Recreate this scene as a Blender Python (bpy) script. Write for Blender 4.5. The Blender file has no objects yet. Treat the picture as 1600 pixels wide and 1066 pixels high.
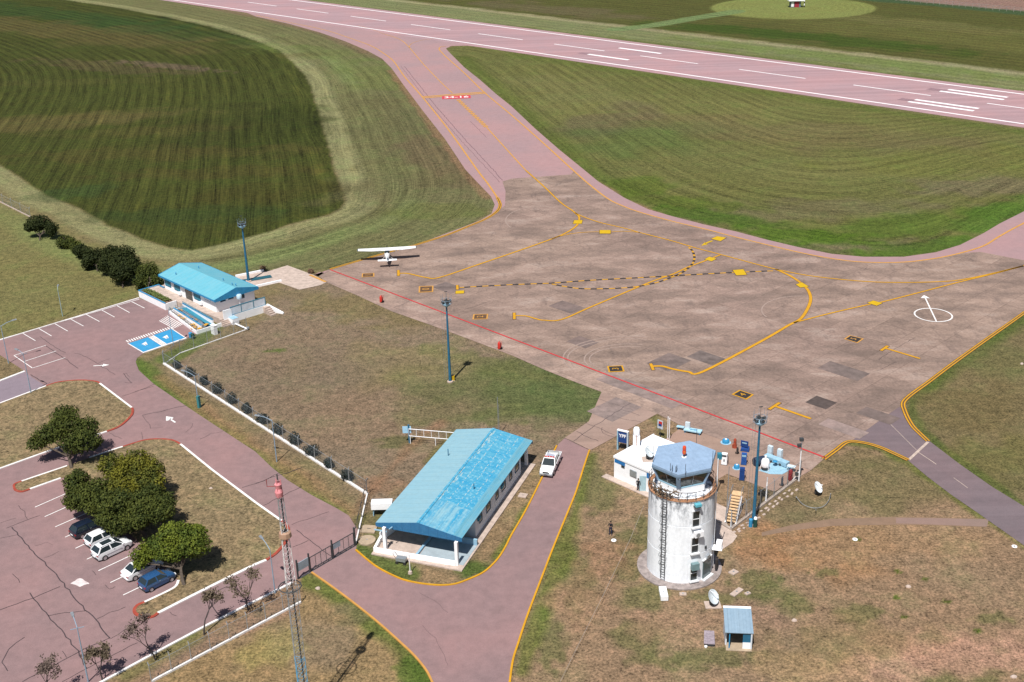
import bpy, bmesh, math, random
import numpy as np
from mathutils import Vector, Matrix
from mathutils.geometry import tessellate_polygon
SC = bpy.context.scene
COL = SC.collection
random.seed(7); RNG = np.random.default_rng(11)
rad = math.radians
# ---------------------------------------------------------------- camera (fitted to runway stripes, slabs and masts)
F, PITCH, ROLL, CH = 1842.11, .4031174, -.0260703, 71.4
_fw = Vector((0, math.cos(PITCH), -math.sin(PITCH))); _r = Vector((1, 0, 0)); _u = _r.cross(_fw)
_cr, _sr = math.cos(ROLL), math.sin(ROLL)
CR = _cr*_r + _sr*_u; CU = _cr*_u - _sr*_r
cam_d = bpy.data.cameras.new('camera'); cam = bpy.data.objects.new('camera', cam_d); COL.objects.link(cam)
cam_d.sensor_width = 36; cam_d.lens = F/1600*36; cam_d.clip_start = 1; cam_d.clip_end = 20000
M = Matrix.Identity(4)
for i, v in enumerate((CR, CU, -_fw)):
    for j in range(3): M[j][i] = v[j]
M.translation = Vector((0, 0, CH)); cam.matrix_world = M; SC.camera = cam
SC.render.resolution_x = 1024; SC.render.resolution_y = 682
# ---------------------------------------------------------------- light
SUN_EL, SUN_SH = 61.2, 70.0           # elevation, world direction in which shadows fall
w = bpy.data.worlds.new('World'); SC.world = w; w.use_nodes = True
nt = w.node_tree; bg = nt.nodes['Background']
sky = nt.nodes.new('ShaderNodeTexSky'); sky.sky_type = 'NISHITA'; sky.sun_disc = False
sky.sun_elevation = rad(SUN_EL)
_sx, _sy = -math.cos(rad(SUN_SH)), -math.sin(rad(SUN_SH))
sky.sun_rotation = math.atan2(_sx, _sy) % (2*math.pi)
nt.links.new(sky.outputs[0], bg.inputs[0]); bg.inputs[1].default_value = .05
sd = bpy.data.lights.new('sun', 'SUN'); sd.energy = 4.65; sd.angle = rad(.53); sd.color = (1, .96, .9)
so = bpy.data.objects.new('sun', sd); COL.objects.link(so)
_d = Vector((-_sx*math.cos(rad(SUN_EL)), -_sy*math.cos(rad(SUN_EL)), -math.sin(rad(SUN_EL))))
so.rotation_euler = _d.to_track_quat('-Z', 'Y').to_euler(); so.location = (0, 0, 200)
SC.view_settings.view_transform = 'Standard'; SC.view_settings.look = 'None'
SC.view_settings.exposure = .35; SC.view_settings.gamma = 1
K = 1.85                               # sunlit display value / albedo
# ---------------------------------------------------------------- helpers
def G(u, v, z=0.):
    d = CR*((u-800)/F) + CU*((533-v)/F) + _fw
    t = (z-CH)/d.z
    return Vector((d.x*t, d.y*t, z))
def GP(pts, z=0.): return [G(u, v, z) for u, v in pts]
def G2(pts): return np.array([G(u, v)[:2] for u, v in pts])
def lin(c): c /= 255.; return c/12.92 if c <= .04045 else ((c+.055)/1.055)**2.4
def C(r, g, b, k=None): k = k or K; return (min(.9, lin(r)/k), min(.9, lin(g)/k), min(.9, lin(b)/k), 1)
def cat(pts, n=6, closed=False):       # Catmull-Rom through points
    P = [Vector(p) for p in pts]; N = len(P); out = []
    rng = range(N) if closed else range(N-1)
    for i in rng:
        if closed: a, b, c, d = P[(i-1) % N], P[i], P[(i+1) % N], P[(i+2) % N]
        else: a, b, c, d = P[max(i-1, 0)], P[i], P[i+1], P[min(i+2, N-1)]
        for k in range(n):
            t = k/n
            out.append(.5*((2*b)+(c-a)*t+(2*a-5*b+4*c-d)*t*t+(3*b-a-3*c+d)*t**3))
    if not closed: out.append(P[-1])
    return out
class MB:
    def __init__(s): s.v = []; s.f = []
    def add(s, vs, fs):
        o = len(s.v); s.v += [tuple(x) for x in vs]; s.f += [tuple(i+o for i in f) for f in fs]; return s
    def hexa(s, b, t):                 # bottom 4, top 4 (ccw)
        return s.add(list(b)+list(t), [(3, 2, 1, 0), (4, 5, 6, 7)]+[(i, (i+1) % 4, (i+1) % 4+4, i+4) for i in range(4)])
    def box(s, x0, x1, y0, y1, z0, z1):
        return s.hexa([(x0, y0, z0), (x1, y0, z0), (x1, y1, z0), (x0, y1, z0)], [(x0, y0, z1), (x1, y0, z1), (x1, y1, z1), (x0, y1, z1)])
    def cbox(s, c, d, rz=0, ry=0):
        m = Matrix.Rotation(rz, 3, 'Z') @ Matrix.Rotation(ry, 3, 'Y'); c = Vector(c)
        P = [c+m @ Vector((sx*d[0]/2, sy*d[1]/2, sz*d[2]/2)) for sz in (-1, 1) for sx, sy in ((-1, -1), (1, -1), (1, 1), (-1, 1))]
        return s.hexa(P[:4], P[4:])
    def prism(s, poly, z0, z1):
        n = len(poly); b = [(p[0], p[1], z0) for p in poly]; t = [(p[0], p[1], z1) for p in poly]
        tr = tessellate_polygon([[Vector(p) for p in t]])
        fs = [(i, (i+1) % n, (i+1) % n+n, i+n) for i in range(n)]
        for q in tr: fs.append(tuple(i+n for i in q)); fs.append(tuple(reversed(q)))
        return s.add(b+t, fs)
    def sheet(s, poly, z):
        t = [Vector((p[0], p[1], z)) for p in poly]
        return s.add(t, [tuple(q) for q in tessellate_polygon([t])])
    def bar(s, a, b, w=.05, h=None):   # square bar
        a, b = Vector(a), Vector(b); h = h or w; d = (b-a).normalized()
        up = Vector((0, 0, 1)) if abs(d.z) < .95 else Vector((0, 1, 0))
        x = d.cross(up).normalized()*w/2; y = x.cross(d).normalized()*h/2
        return s.hexa([a-x-y, a+x-y, a+x+y, a-x+y], [b-x-y, b+x-y, b+x+y, b-x+y])
    def tube(s, pts, r, n=8, cap=True):
        P = [Vector(p) for p in pts]; R = r if isinstance(r, (list, tuple)) else [r]*len(P)
        o = len(s.v); prev = None
        for i, p in enumerate(P):
            d = (P[min(i+1, len(P)-1)]-P[max(i-1, 0)]).normalized()
            if prev is None:
                up = Vector((0, 0, 1)) if abs(d.z) < .95 else Vector((0, 1, 0)); x = d.cross(up).normalized()
            else: x = (prev-d*prev.dot(d)).normalized()
            prev = x; y = d.cross(x)
            for k in range(n):
                a = 2*math.pi*k/n; s.v.append(tuple(p+(x*math.cos(a)+y*math.sin(a))*R[i]))
        for i in range(len(P)-1):
            for k in range(n):
                k2 = (k+1) % n; s.f.append((o+i*n+k, o+i*n+k2, o+(i+1)*n+k2, o+(i+1)*n+k))
        if cap: s.f.append(tuple(o+k for k in range(n))); s.f.append(tuple(o+(len(P)-1)*n+n-1-k for k in range(n)))
        return s
    def lathe(s, prof, c=(0, 0, 0), n=24, a0=0, a1=2*math.pi, rot=None):
        full = abs(a1-a0-2*math.pi) < 1e-6; m = n if full else n+1; o = len(s.v); c = Vector(c)
        for (r, z) in prof:
            for k in range(m):
                a = a0+(a1-a0)*k/n; p = Vector((r*math.cos(a), r*math.sin(a), z))
                if rot: p = rot @ p
                s.v.append(tuple(c+p))
        for i in range(len(prof)-1):
            for k in range(n if full else n):
                k2 = (k+1) % m if full else k+1
                s.f.append((o+i*m+k, o+i*m+k2, o+(i+1)*m+k2, o+(i+1)*m+k))
        return s
    def loft(s, secs, cap=True):       # list of equally long closed rings
        n = len(secs[0]); o = len(s.v)
        for r in secs: s.v += [tuple(p) for p in r]
        for i in range(len(secs)-1):
            for k in range(n): s.f.append((o+i*n+k, o+i*n+(k+1) % n, o+(i+1)*n+(k+1) % n, o+(i+1)*n+k))
        if cap: s.f.append(tuple(o+n-1-k for k in range(n))); s.f.append(tuple(o+(len(secs)-1)*n+k for k in range(n)))
        return s
    def ribbon(s, pts, wd, z=None, off=0., z1=None, closed=False):
        P = [Vector((p[0], p[1], 0)) for p in pts]; N = len(P); L = []; Rr = []
        for i in range(N):
            if closed: a, b = P[(i-1) % N], P[(i+1) % N]
            else: a, b = P[max(i-1, 0)], P[min(i+1, N-1)]
            d = (b-a).normalized(); nn = Vector((-d.y, d.x, 0))
            L.append(P[i]+nn*(off+wd/2)); Rr.append(P[i]+nn*(off-wd/2))
        o = len(s.v); idx = range(N if closed else N-1)
        if z1 is None:
            for a, b in zip(L, Rr): s.v += [(a.x, a.y, z), (b.x, b.y, z)]
            for i in idx: j = (i+1) % N; s.f.append((o+2*i, o+2*i+1, o+2*j+1, o+2*j))
        else:
            for a, b in zip(L, Rr): s.v += [(a.x, a.y, z), (b.x, b.y, z), (b.x, b.y, z1), (a.x, a.y, z1)]
            for i in idx:
                j = (i+1) % N
                for k in range(4): k2 = (k+1) % 4; s.f.append((o+4*i+k, o+4*j+k, o+4*j+k2, o+4*i+k2))
            if not closed: s.f.append((o, o+1, o+2, o+3)); s.f.append((o+4*(N-1)+3, o+4*(N-1)+2, o+4*(N-1)+1, o+4*(N-1)))
        return s
    def build(s, name, mat, parent=None, smooth=False, fix=True):
        me = bpy.data.meshes.new(name); me.from_pydata(s.v, [], s.f); me.update()
        if fix:
            bm = bmesh.new(); bm.from_mesh(me); bmesh.ops.recalc_face_normals(bm, faces=bm.faces); bm.to_mesh(me); bm.free()
        if smooth:
            me.polygons.foreach_set('use_smooth', [True]*len(me.polygons))
            try: me.set_sharp_from_angle(angle=rad(40))
            except Exception: pass
        for m in (mat if isinstance(mat, (list, tuple)) else [mat]): me.materials.append(m)
        o = bpy.data.objects.new(name, me); COL.objects.link(o)
        if parent is not None: o.parent = parent
        return o
def thing(name, label, cat_, loc=(0, 0, 0), rz=0., group=None):
    o = bpy.data.objects.new(name, None); COL.objects.link(o); o.empty_display_size = .3
    o.location = loc; o.rotation_euler = (0, 0, rz); o['label'] = label; o['category'] = cat_
    if group: o['group'] = group
    return o
def tag(o, label, cat_, group=None):
    o['label'] = label; o['category'] = cat_
    if group: o['group'] = group
    return o
def copy_thing(root, loc, rz, label, group=None):
    def cp(o, par):
        c = o.copy(); COL.objects.link(c); c.parent = par
        for ch in list(kids.get(o.name, [])): cp(ch, c)
        return c
    kids = {}
    for ob in bpy.data.objects:
        if ob.parent: kids.setdefault(ob.parent.name, []).append(ob)
    c = cp(root, None); c.location = loc; c.rotation_euler = (0, 0, rz); c['label'] = label
    if group: c['group'] = group
    return c
def struct(o): o['kind'] = 'structure'; return o
# ---------------------------------------------------------------- materials
def nodes(name):
    m = bpy.data.materials.new(name); m.use_nodes = True
    t = m.node_tree; b = t.nodes['Principled BSDF']; return m, t, b
def mth(t, op, a, b=None, c=None, clamp=False):
    n = t.nodes.new('ShaderNodeMath'); n.operation = op; n.use_clamp = clamp
    for i, x in enumerate((a, b, c)):
        if x is None: continue
        if isinstance(x, (int, float)): n.inputs[i].default_value = x
        else: t.links.new(x, n.inputs[i])
    return n.outputs[0]
def noise(t, vec, scale, detail=3, rough=.6):
    n = t.nodes.new('ShaderNodeTexNoise'); n.inputs['Scale'].default_value = scale
    n.inputs['Detail'].default_value = detail; n.inputs['Roughness'].default_value = rough
    if vec is not None: t.links.new(vec, n.inputs['Vector'])
    return n.outputs['Fac']
def mrange(t, v, a, b, c=0., d=1.):
    n = t.nodes.new('ShaderNodeMapRange'); t.links.new(v, n.inputs[0])
    for i, x in enumerate((a, b, c, d)): n.inputs[i+1].default_value = x
    return n.outputs[0]
def mix(t, fac, a, b, mode='MIX'):
    n = t.nodes.new('ShaderNodeMix'); n.data_type = 'RGBA'; n.blend_type = mode
    for s, x in ((n.inputs[0], fac), (n.inputs[6], a), (n.inputs[7], b)):
        if isinstance(x, (int, float)): s.default_value = x
        elif isinstance(x, tuple): s.default_value = x
        else: t.links.new(x, s)
    return n.outputs[2]
def texco(t, kind='Object'): return t.nodes.new('ShaderNodeTexCoord').outputs[kind]
def geopos(t): return t.nodes.new('ShaderNodeNewGeometry').outputs['Position']
def mapping(t, vec, rot=0., scale=(1, 1, 1)):
    n = t.nodes.new('ShaderNodeMapping'); t.links.new(vec, n.inputs[0])
    n.inputs['Rotation'].default_value = (0, 0, rot); n.inputs['Scale'].default_value = scale; return n.outputs[0]
def vmul(t, col, v):                   # colour * scalar
    n = t.nodes.new('ShaderNodeVectorMath'); n.operation = 'SCALE'; t.links.new(col, n.inputs[0]) if not isinstance(col, tuple) else None
    if isinstance(col, tuple): n.inputs[0].default_value = col[:3]
    t.links.new(v, n.inputs['Scale']); return n.outputs[0]
_mc = {}
def plain(name, col, rough=.6, var=.12, vs=1.5, metal=0., spec=.4, dirt=None, bump=0.):
    if name in _mc: return _mc[name]
    m, t, b = nodes(name); P = texco(t)
    n1 = noise(t, P, vs, 4); n2 = noise(t, P, vs*9, 2)
    s = mth(t, 'ADD', mrange(t, n1, .3, .7, 1-var, 1+var), mrange(t, n2, .3, .7, -var*.5, var*.5))
    c = vmul(t, col, s)
    if dirt:
        n3 = noise(t, mapping(t, P, 0, (1, 1, .25)), 1.3, 5, .7)
        c = mix(t, mrange(t, n3, .5, .78, 0, .75), c, dirt)
    t.links.new(c, b.inputs['Base Color']); b.inputs['Roughness'].default_value = rough
    b.inputs['Metallic'].default_value = metal; b.inputs['Specular IOR Level'].default_value = spec
    _mc[name] = m; return m
def glass(name='dark_glass', col=(.02, .03, .035, 1)):
    if name in _mc: return _mc[name]
    m, t, b = nodes(name); b.inputs['Base Color'].default_value = col; b.inputs['Roughness'].default_value = .08
    b.inputs['Specular IOR Level'].default_value = .8; _mc[name] = m; return m
WHITE = plain('white_paint', (.84, .85, .87, 1), .55, .06, 2, dirt=(.5, .48, .45, 1))
WHITEC = plain('clean_white_paint', (.88, .89, .92, 1), .5, .04)
GREYM = plain('galvanised_steel', (.38, .41, .44, 1), .4, .15, 4, metal=.5)
DARKM = plain('dark_steel', (.05, .055, .06, 1), .5, .2, 4)
BLUEM = plain('blue_mast_paint', (.025, .13, .23, 1), .45, .2, 3)
LBLUE = plain('light_blue_paint', (.27, .45, .57, 1), .6, .15, 3)
BLUED = plain('deep_blue_paint', (.012, .05, .2, 1), .45, .1, 3)
TRIM = plain('sky_blue_trim', (.03, .24, .46, 1), .5, .15, 2)
TEAL = plain('teal_shutter', (.03, .2, .29, 1), .55, .2, 2)
CONC = plain('concrete', (.34, .30, .27, 1), .9, .22, 1.2, dirt=(.2, .17, .15, 1))
CONCP = plain('pale_concrete', (.45, .36, .31, 1), .9, .2, 1.2, dirt=(.28, .22, .19, 1))
YEL = plain('yellow_paint', C(252, 186, 34), .7, .1, .8, dirt=C(226, 160, 50))
YELF = plain('faded_yellow_paint', C(244, 180, 90), .75, .1, .8, dirt=C(222, 165, 100))
YELB = plain('bright_yellow_paint', C(250, 204, 14), .7, .06, 2)
BLK = plain('black_paint', (.03, .025, .025, 1), .8, .2, 2)
BRN = plain('dark_outline_paint', (.10, .055, .03, 1), .85, .2, 2)
WPT = plain('road_white_paint', (.75, .73, .72, 1), .7, .1, 1, dirt=(.5, .42, .42, 1))
REDP = plain('red_line_paint', (.45, .035, .04, 1), .8, .15, 1)
REDK = plain('red_kerb_paint', (.30, .05, .03, 1), .85, .2, 2, dirt=(.22, .12, .1, 1))
REDB = plain('red_paint', (.5, .03, .02, 1), .5, .1, 2)
ORNG = plain('orange_red_paint', (.62, .07, .025, 1), .5, .1, 3)
RUBBER = plain('tyre_rubber', (.02, .02, .02, 1), .85, .1)
BLUEH = plain('handicap_blue_paint', (.03, .25, .48, 1), .7, .12, 1, dirt=(.08, .3, .5, 1))
RUST = plain('rusty_steel', (.30, .15, .08, 1), .85, .35, 4, dirt=(.5, .3, .2, 1))
WOOD = plain('pale_wood', (.62, .42, .24, 1), .8, .15, 3)
BARK = plain('bark', (.09, .07, .055, 1), .9, .3, 5)
SOIL = plain('bare_soil', (.19, .12, .09, 1), .95, .3, 1.5)
GLASS = glass()

def grass_mat(name, uniform=None, speck=1.):
    m, t, b = nodes(name); P = geopos(t)
    if uniform is None:
        a = t.nodes.new('ShaderNodeAttribute'); a.attribute_name = 'tone'; base = a.outputs['Color']
        s = t.nodes.new('ShaderNodeAttribute'); s.attribute_name = 'mow'
        sp = t.nodes.new('ShaderNodeSeparateColor'); t.links.new(s.outputs['Color'], sp.inputs[0])
        dist, amp = sp.outputs[0], sp.outputs[1]     # distance from the mowing edge, strength
    else:
        base = uniform; dist = amp = None
    n0 = noise(t, P, .035, 4, .6); n1 = noise(t, P, .16, 5, .65); n2 = noise(t, P, .9, 5, .8); n3 = noise(t, P, 3.6, 4, .85)
    tot = mth(t, 'ADD', mrange(t, n1, .3, .7, .88, 1.12), mrange(t, n2, .28, .72, -.5*speck, .5*speck))
    tot = mth(t, 'ADD', tot, mrange(t, n3, .28, .72, -.6*speck, .6*speck))
    col = mix(t, mrange(t, n0, .38, .62, 0, .35), base, mix(t, 1., base, (1.09, .96, .90, 1), 'MULTIPLY'))
    col = mix(t, mrange(t, n1, .50, .66, 0, .6), col, mix(t, 1., base, (.80, .96, .80, 1), 'MULTIPLY'))
    col = mix(t, mrange(t, n2, .5, .7, 0, .6), col, mix(t, 1., base, (1.22, 1.04, 1.05, 1), 'MULTIPLY'))
    if dist is not None:
        x = t.nodes.new('ShaderNodeSeparateXYZ'); t.links.new(P, x.inputs[0])
        for fr, st, ln in ((1.6, .10, .02), (3.6, .16, .04), (.25, .03, .004)):
            cb = t.nodes.new('ShaderNodeCombineXYZ'); t.links.new(mth(t, 'MULTIPLY', dist, fr), cb.inputs[0])
            t.links.new(mth(t, 'MULTIPLY', x.outputs[0], ln), cb.inputs[1]); t.links.new(mth(t, 'MULTIPLY', x.outputs[1], ln), cb.inputs[2])
            n = noise(t, cb.outputs[0], 1.6, 2, .5)
            tot = mth(t, 'ADD', tot, mth(t, 'MULTIPLY', mrange(t, n, .35, .65, -st, st), amp))
        sn = mth(t, 'SINE', mth(t, 'ADD', mth(t, 'MULTIPLY', dist, 2*math.pi/3.1), mth(t, 'MULTIPLY', n1, 2.)))
        tot = mth(t, 'ADD', tot, mth(t, 'MULTIPLY', mth(t, 'MULTIPLY', sn, mrange(t, n0, .35, .6, .04, .13)), amp))
        rd = mth(t, 'POWER', mth(t, 'MAXIMUM', mth(t, 'SINE', mth(t, 'MULTIPLY', dist, 2*math.pi/7.7)), 0.), 12.)
        cb2 = t.nodes.new('ShaderNodeCombineXYZ'); t.links.new(mth(t, 'MULTIPLY', dist, .25), cb2.inputs[0]); t.links.new(mth(t, 'MULTIPLY', x.outputs[1], .05), cb2.inputs[1])
        nn = mrange(t, noise(t, cb2.outputs[0], 1., 4, .7), .5, .66, 0, .42)
        col = mix(t, mth(t, 'MULTIPLY', mth(t, 'MULTIPLY', rd, nn), mth(t, 'SUBTRACT', amp, .5), clamp=True), col, mix(t, 1., col, (1.8, 1.65, 1.5, 1), 'MULTIPLY'))
    c = vmul(t, col, tot); t.links.new(c, b.inputs['Base Color'])
    b.inputs['Roughness'].default_value = .95; b.inputs['Specular IOR Level'].default_value = .1
    bp = t.nodes.new('ShaderNodeBump'); bp.inputs['Strength'].default_value = .5; bp.inputs['Distance'].default_value = .15
    t.links.new(n3, bp.inputs['Height']); t.links.new(bp.outputs[0], b.inputs['Normal'])
    return m
GRASS = grass_mat('field_grass'); GRASSI = grass_mat('dry_lawn', C(158, 140, 108)); GRASSG = grass_mat('green_lawn', C(112, 122, 66))

def asphalt(name, col, streak=None, var=.08, tint=(1.05, .93, .9, 1)):
    m, t, b = nodes(name); P = geopos(t)
    n1 = noise(t, P, .05, 5, .6); n2 = noise(t, P, .8, 5, .7); n3 = noise(t, P, 9, 2, .7)
    tot = mth(t, 'ADD', mrange(t, n1, .3, .7, 1-var, 1+var), mrange(t, n2, .3, .7, -var*.7, var*.7))
    tot = mth(t, 'ADD', tot, mrange(t, n3, .3, .7, -.09, .09))
    c = mix(t, mrange(t, n1, .4, .62, 0, .8), col, mix(t, 1., col, tint, 'MULTIPLY'))
    n4 = noise(t, P, .32, 6, .72); c = mix(t, mrange(t, n4, .56, .72, 0, .5), c, mix(t, 1., col, (.80, .80, .78, 1), 'MULTIPLY')); c = mix(t, mrange(t, n4, .44, .30, 0, .4), c, mix(t, 1., col, (1.14, 1.12, 1.1, 1), 'MULTIPLY'))
    if streak is not None:
        n = noise(t, mapping(t, P, -streak, (.006, .22, 1)), 1.5, 5, .65)
        tot = mth(t, 'ADD', tot, mrange(t, n, .35, .65, -.13, .1))
    c = vmul(t, c, tot); t.links.new(c, b.inputs['Base Color']); b.inputs['Roughness'].default_value = .92
    b.inputs['Specular IOR Level'].default_value = .2
    return m
RPHI = -.811295
PINK = asphalt('pink_asphalt', C(175, 147, 148), None, .14); PINKR = asphalt('runway_asphalt', C(206, 173, 179), RPHI, .05)
PINKT = asphalt('taxiway_asphalt', C(198, 166, 169), None, .07)
LILAC = asphalt('lilac_asphalt', C(172, 156, 168)); LILACP = asphalt('dusty_patch', C(172, 148, 138)); GREYA = asphalt('grey_asphalt', C(146, 132, 138), rad(-47))
TAN = asphalt('worn_dirt_path', C(166, 141, 120), None, .15)

def concrete_apron(nm='apron_concrete', kk=1.):
    m, t, b = nodes(nm); P = geopos(t)
    mp = mapping(t, P, rad(46.3)); 
    xs_ = t.nodes.new('ShaderNodeSeparateXYZ'); t.links.new(mp, xs_.inputs[0]); U, V_ = mth(t, 'DIVIDE', xs_.outputs[0], 5.2), mth(t, 'DIVIDE', xs_.outputs[1], 3.4)
    def cell(f):
        cbn = t.nodes.new('ShaderNodeCombineXYZ'); t.links.new(mth(t, 'FLOOR', mth(t, 'MULTIPLY', U, f)), cbn.inputs[0]); t.links.new(mth(t, 'FLOOR', mth(t, 'MULTIPLY', V_, f)), cbn.inputs[1])
        wn = t.nodes.new('ShaderNodeTexWhiteNoise'); wn.noise_dimensions = '2D'; t.links.new(cbn.outputs[0], wn.inputs['Vector']); return wn.outputs['Value']
    slabv = mth(t, 'ADD', mrange(t, mth(t, 'POWER', cell(1.), 1.5), 0, 1, 1.05, .88), mrange(t, cell(.5), 0, 1, -.05, .05))
    jt = mth(t, 'MAXIMUM', mth(t, 'LESS_THAN', mth(t, 'FRACT', U), .016), mth(t, 'LESS_THAN', mth(t, 'FRACT', V_), .024)); slabv = mth(t, 'MULTIPLY', slabv, mrange(t, jt, 0, 1, 1., .7))
    n0 = noise(t, P, .018, 3, .5); n1 = noise(t, mapping(t, P, rad(-12), (.10, .22, 1)), 1, 6, .68); n2 = noise(t, mapping(t, P, rad(46.3), (.5, .16, 1)), 1, 5, .7); n3 = noise(t, P, 2.5, 4, .75)
    base = mix(t, mrange(t, n0, .4, .6), C(183, 156, 144), C(192, 165, 150))
    base = mix(t, mrange(t, n1, .36, .56, .9, 0), base, C(152, 132, 122))
    base = mix(t, mrange(t, n1, .54, .68, 0, .75), base, C(208, 186, 174))
    base = mix(t, mrange(t, n2, .54, .68, 0, .5), base, C(130, 114, 108))
    base = vmul(t, base, slabv)
    c = vmul(t, base, mrange(t, n3, .28, .72, .76*kk, 1.24*kk)); t.links.new(c, b.inputs['Base Color'])
    b.inputs['Roughness'].default_value = .9; b.inputs['Specular IOR Level'].default_value = .2
    return m
APRON = concrete_apron(); APRONP = concrete_apron('pale_apron_concrete', 1.2)

# ---------------------------------------------------------------- outlines read off the ground
TAXL = [(400,26),(450,37),(500,51),(540,65),(575,80),(597,92),(612,107),(632,135),(662,175),(695,217),(727,265),(750,289.5),(767,307),(773,320),(768,334),(750,344.5),(725,354.5),(650,383),(560,408),(516,421),(490,430)]
TAXR = [(800,81),(762,75),(730,71.5),(705,72),(697,76),(700,80),(725,105),(750,125),(775,147),(800,167),(837,202),(875,235),(912,265),(935,284),(975,309),(1012,327),(1050,338),(1100,351),(1150,362),(1199,375),(1250,387),(1300,397),(1350,401.5),(1412,401.5),(1462,394.5),(1500,383),(1537,364.5),(1562,349.5),(1599,331),(1680,288),(1800,235)]
YL = [(400,24),(450,35),(507,47),(550,61),(580,72),(600,84),(615,96),(632,120),(660,152),(700,202),(745,265),(762,287),(777,309),(781.5,320),(777,330),(760,342),(732,354),(700,367),(650,383),(595,398),(516,421)]
YR = [(697,72.5),(689,73.5),(686,77),(690,82),(700,92),(725,114),(757,145),(799,180),(850,225),(895,266),(920,288),(950,311),(975,323),(1000,332),(1050,346),(1100,358),(1150,371),(1199,383),(1250,395),(1300,404.5),(1350,410),(1412,410),(1462,404),(1500,396),(1537,384.5),(1562,369.5),(1600,349),(1700,300),(1800,255)]
APR_R = [(1800,343),(1700,417),(1600,489.5),(1537,534),(1487,570),(1450,598),(1425,616),(1413,627),(1411,634)]
DARKB = [(-300,-30),(102,0),(175,11),(250,25),(325,41),(400,64),(432,77),(457,96),(475,117),(487,140),(497,175),(510,220),(522,262),(536,300),(540,314),(535,326),(512,337),(462,349),(425,361),(375,374),(337,383),(300,391),(262,387),(225,374),(175,354),(125,327),(75,307),(25,274),(0,258),(-300,110)]
# ---------------------------------------------------------------- ground sheet with field tones
def seg_dist(P, L):
    L = np.asarray(L); best = np.full(len(P), 1e9)
    for a, b in zip(L[:-1], L[1:]):
        d = b-a; t = np.clip(((P-a) @ d)/max(d @ d, 1e-9), 0, 1)
        q = P-(a+t[:, None]*d); best = np.minimum(best, np.hypot(q[:, 0], q[:, 1]))
    return best
def soft_dist(P, L, T=9.):
    L = np.asarray(L); Q = []
    for a, b in zip(L[:-1], L[1:]):
        n = max(1, int(np.hypot(*(b-a))/5)); Q += [a+(b-a)*k/n for k in range(n)]
    Q = np.array(Q+[L[-1]]); out = np.zeros(len(P))
    for s0 in range(0, len(P), 20000):
        p = P[s0:s0+20000]; d = np.hypot(p[:, None, 0]-Q[None, :, 0], p[:, None, 1]-Q[None, :, 1]); m = d.min(1)
        out[s0:s0+20000] = m-T*np.log(np.exp(-(d-m[:, None])/T).sum(1)*5/T)
    return out
def inside(P, poly):
    x, y = P[:, 0], P[:, 1]; c = np.zeros(len(P), bool); n = len(poly)
    for i in range(n):
        x0, y0 = poly[i]; x1, y1 = poly[(i+1) % n]
        k = ((y0 > y) != (y1 > y)); xi = (x1-x0)*(y-y0)/((y1-y0) if y1 != y0 else 1e-9)+x0; c ^= k & (x < xi)
    return c
def sdist(P, poly): 
    d = seg_dist(P, np.vstack([poly, poly[:1]])); return np.where(inside(P, poly), d, -d)
RA = np.array([math.cos(RPHI), math.sin(RPHI)]); RN = np.array([-math.sin(RPHI), math.cos(RPHI)])
RD0, RT0, RPER = 384.52*.84067, -572.65*.84067, 42.03
def vnoise(P, s, seed):                # smooth value noise for ragged field edges
    rg = np.random.default_rng(seed); T = rg.random((256, 256)); q = P/s; i = np.floor(q).astype(int); f = q-i; f = f*f*(3-2*f)
    g = lambda a, b: T[(i[:, 0]+a) % 256, (i[:, 1]+b) % 256]
    return (g(0, 0)*(1-f[:, 0])+g(1, 0)*f[:, 0])*(1-f[:, 1])+(g(0, 1)*(1-f[:, 0])+g(1, 1)*f[:, 0])*f[:, 1]
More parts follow.
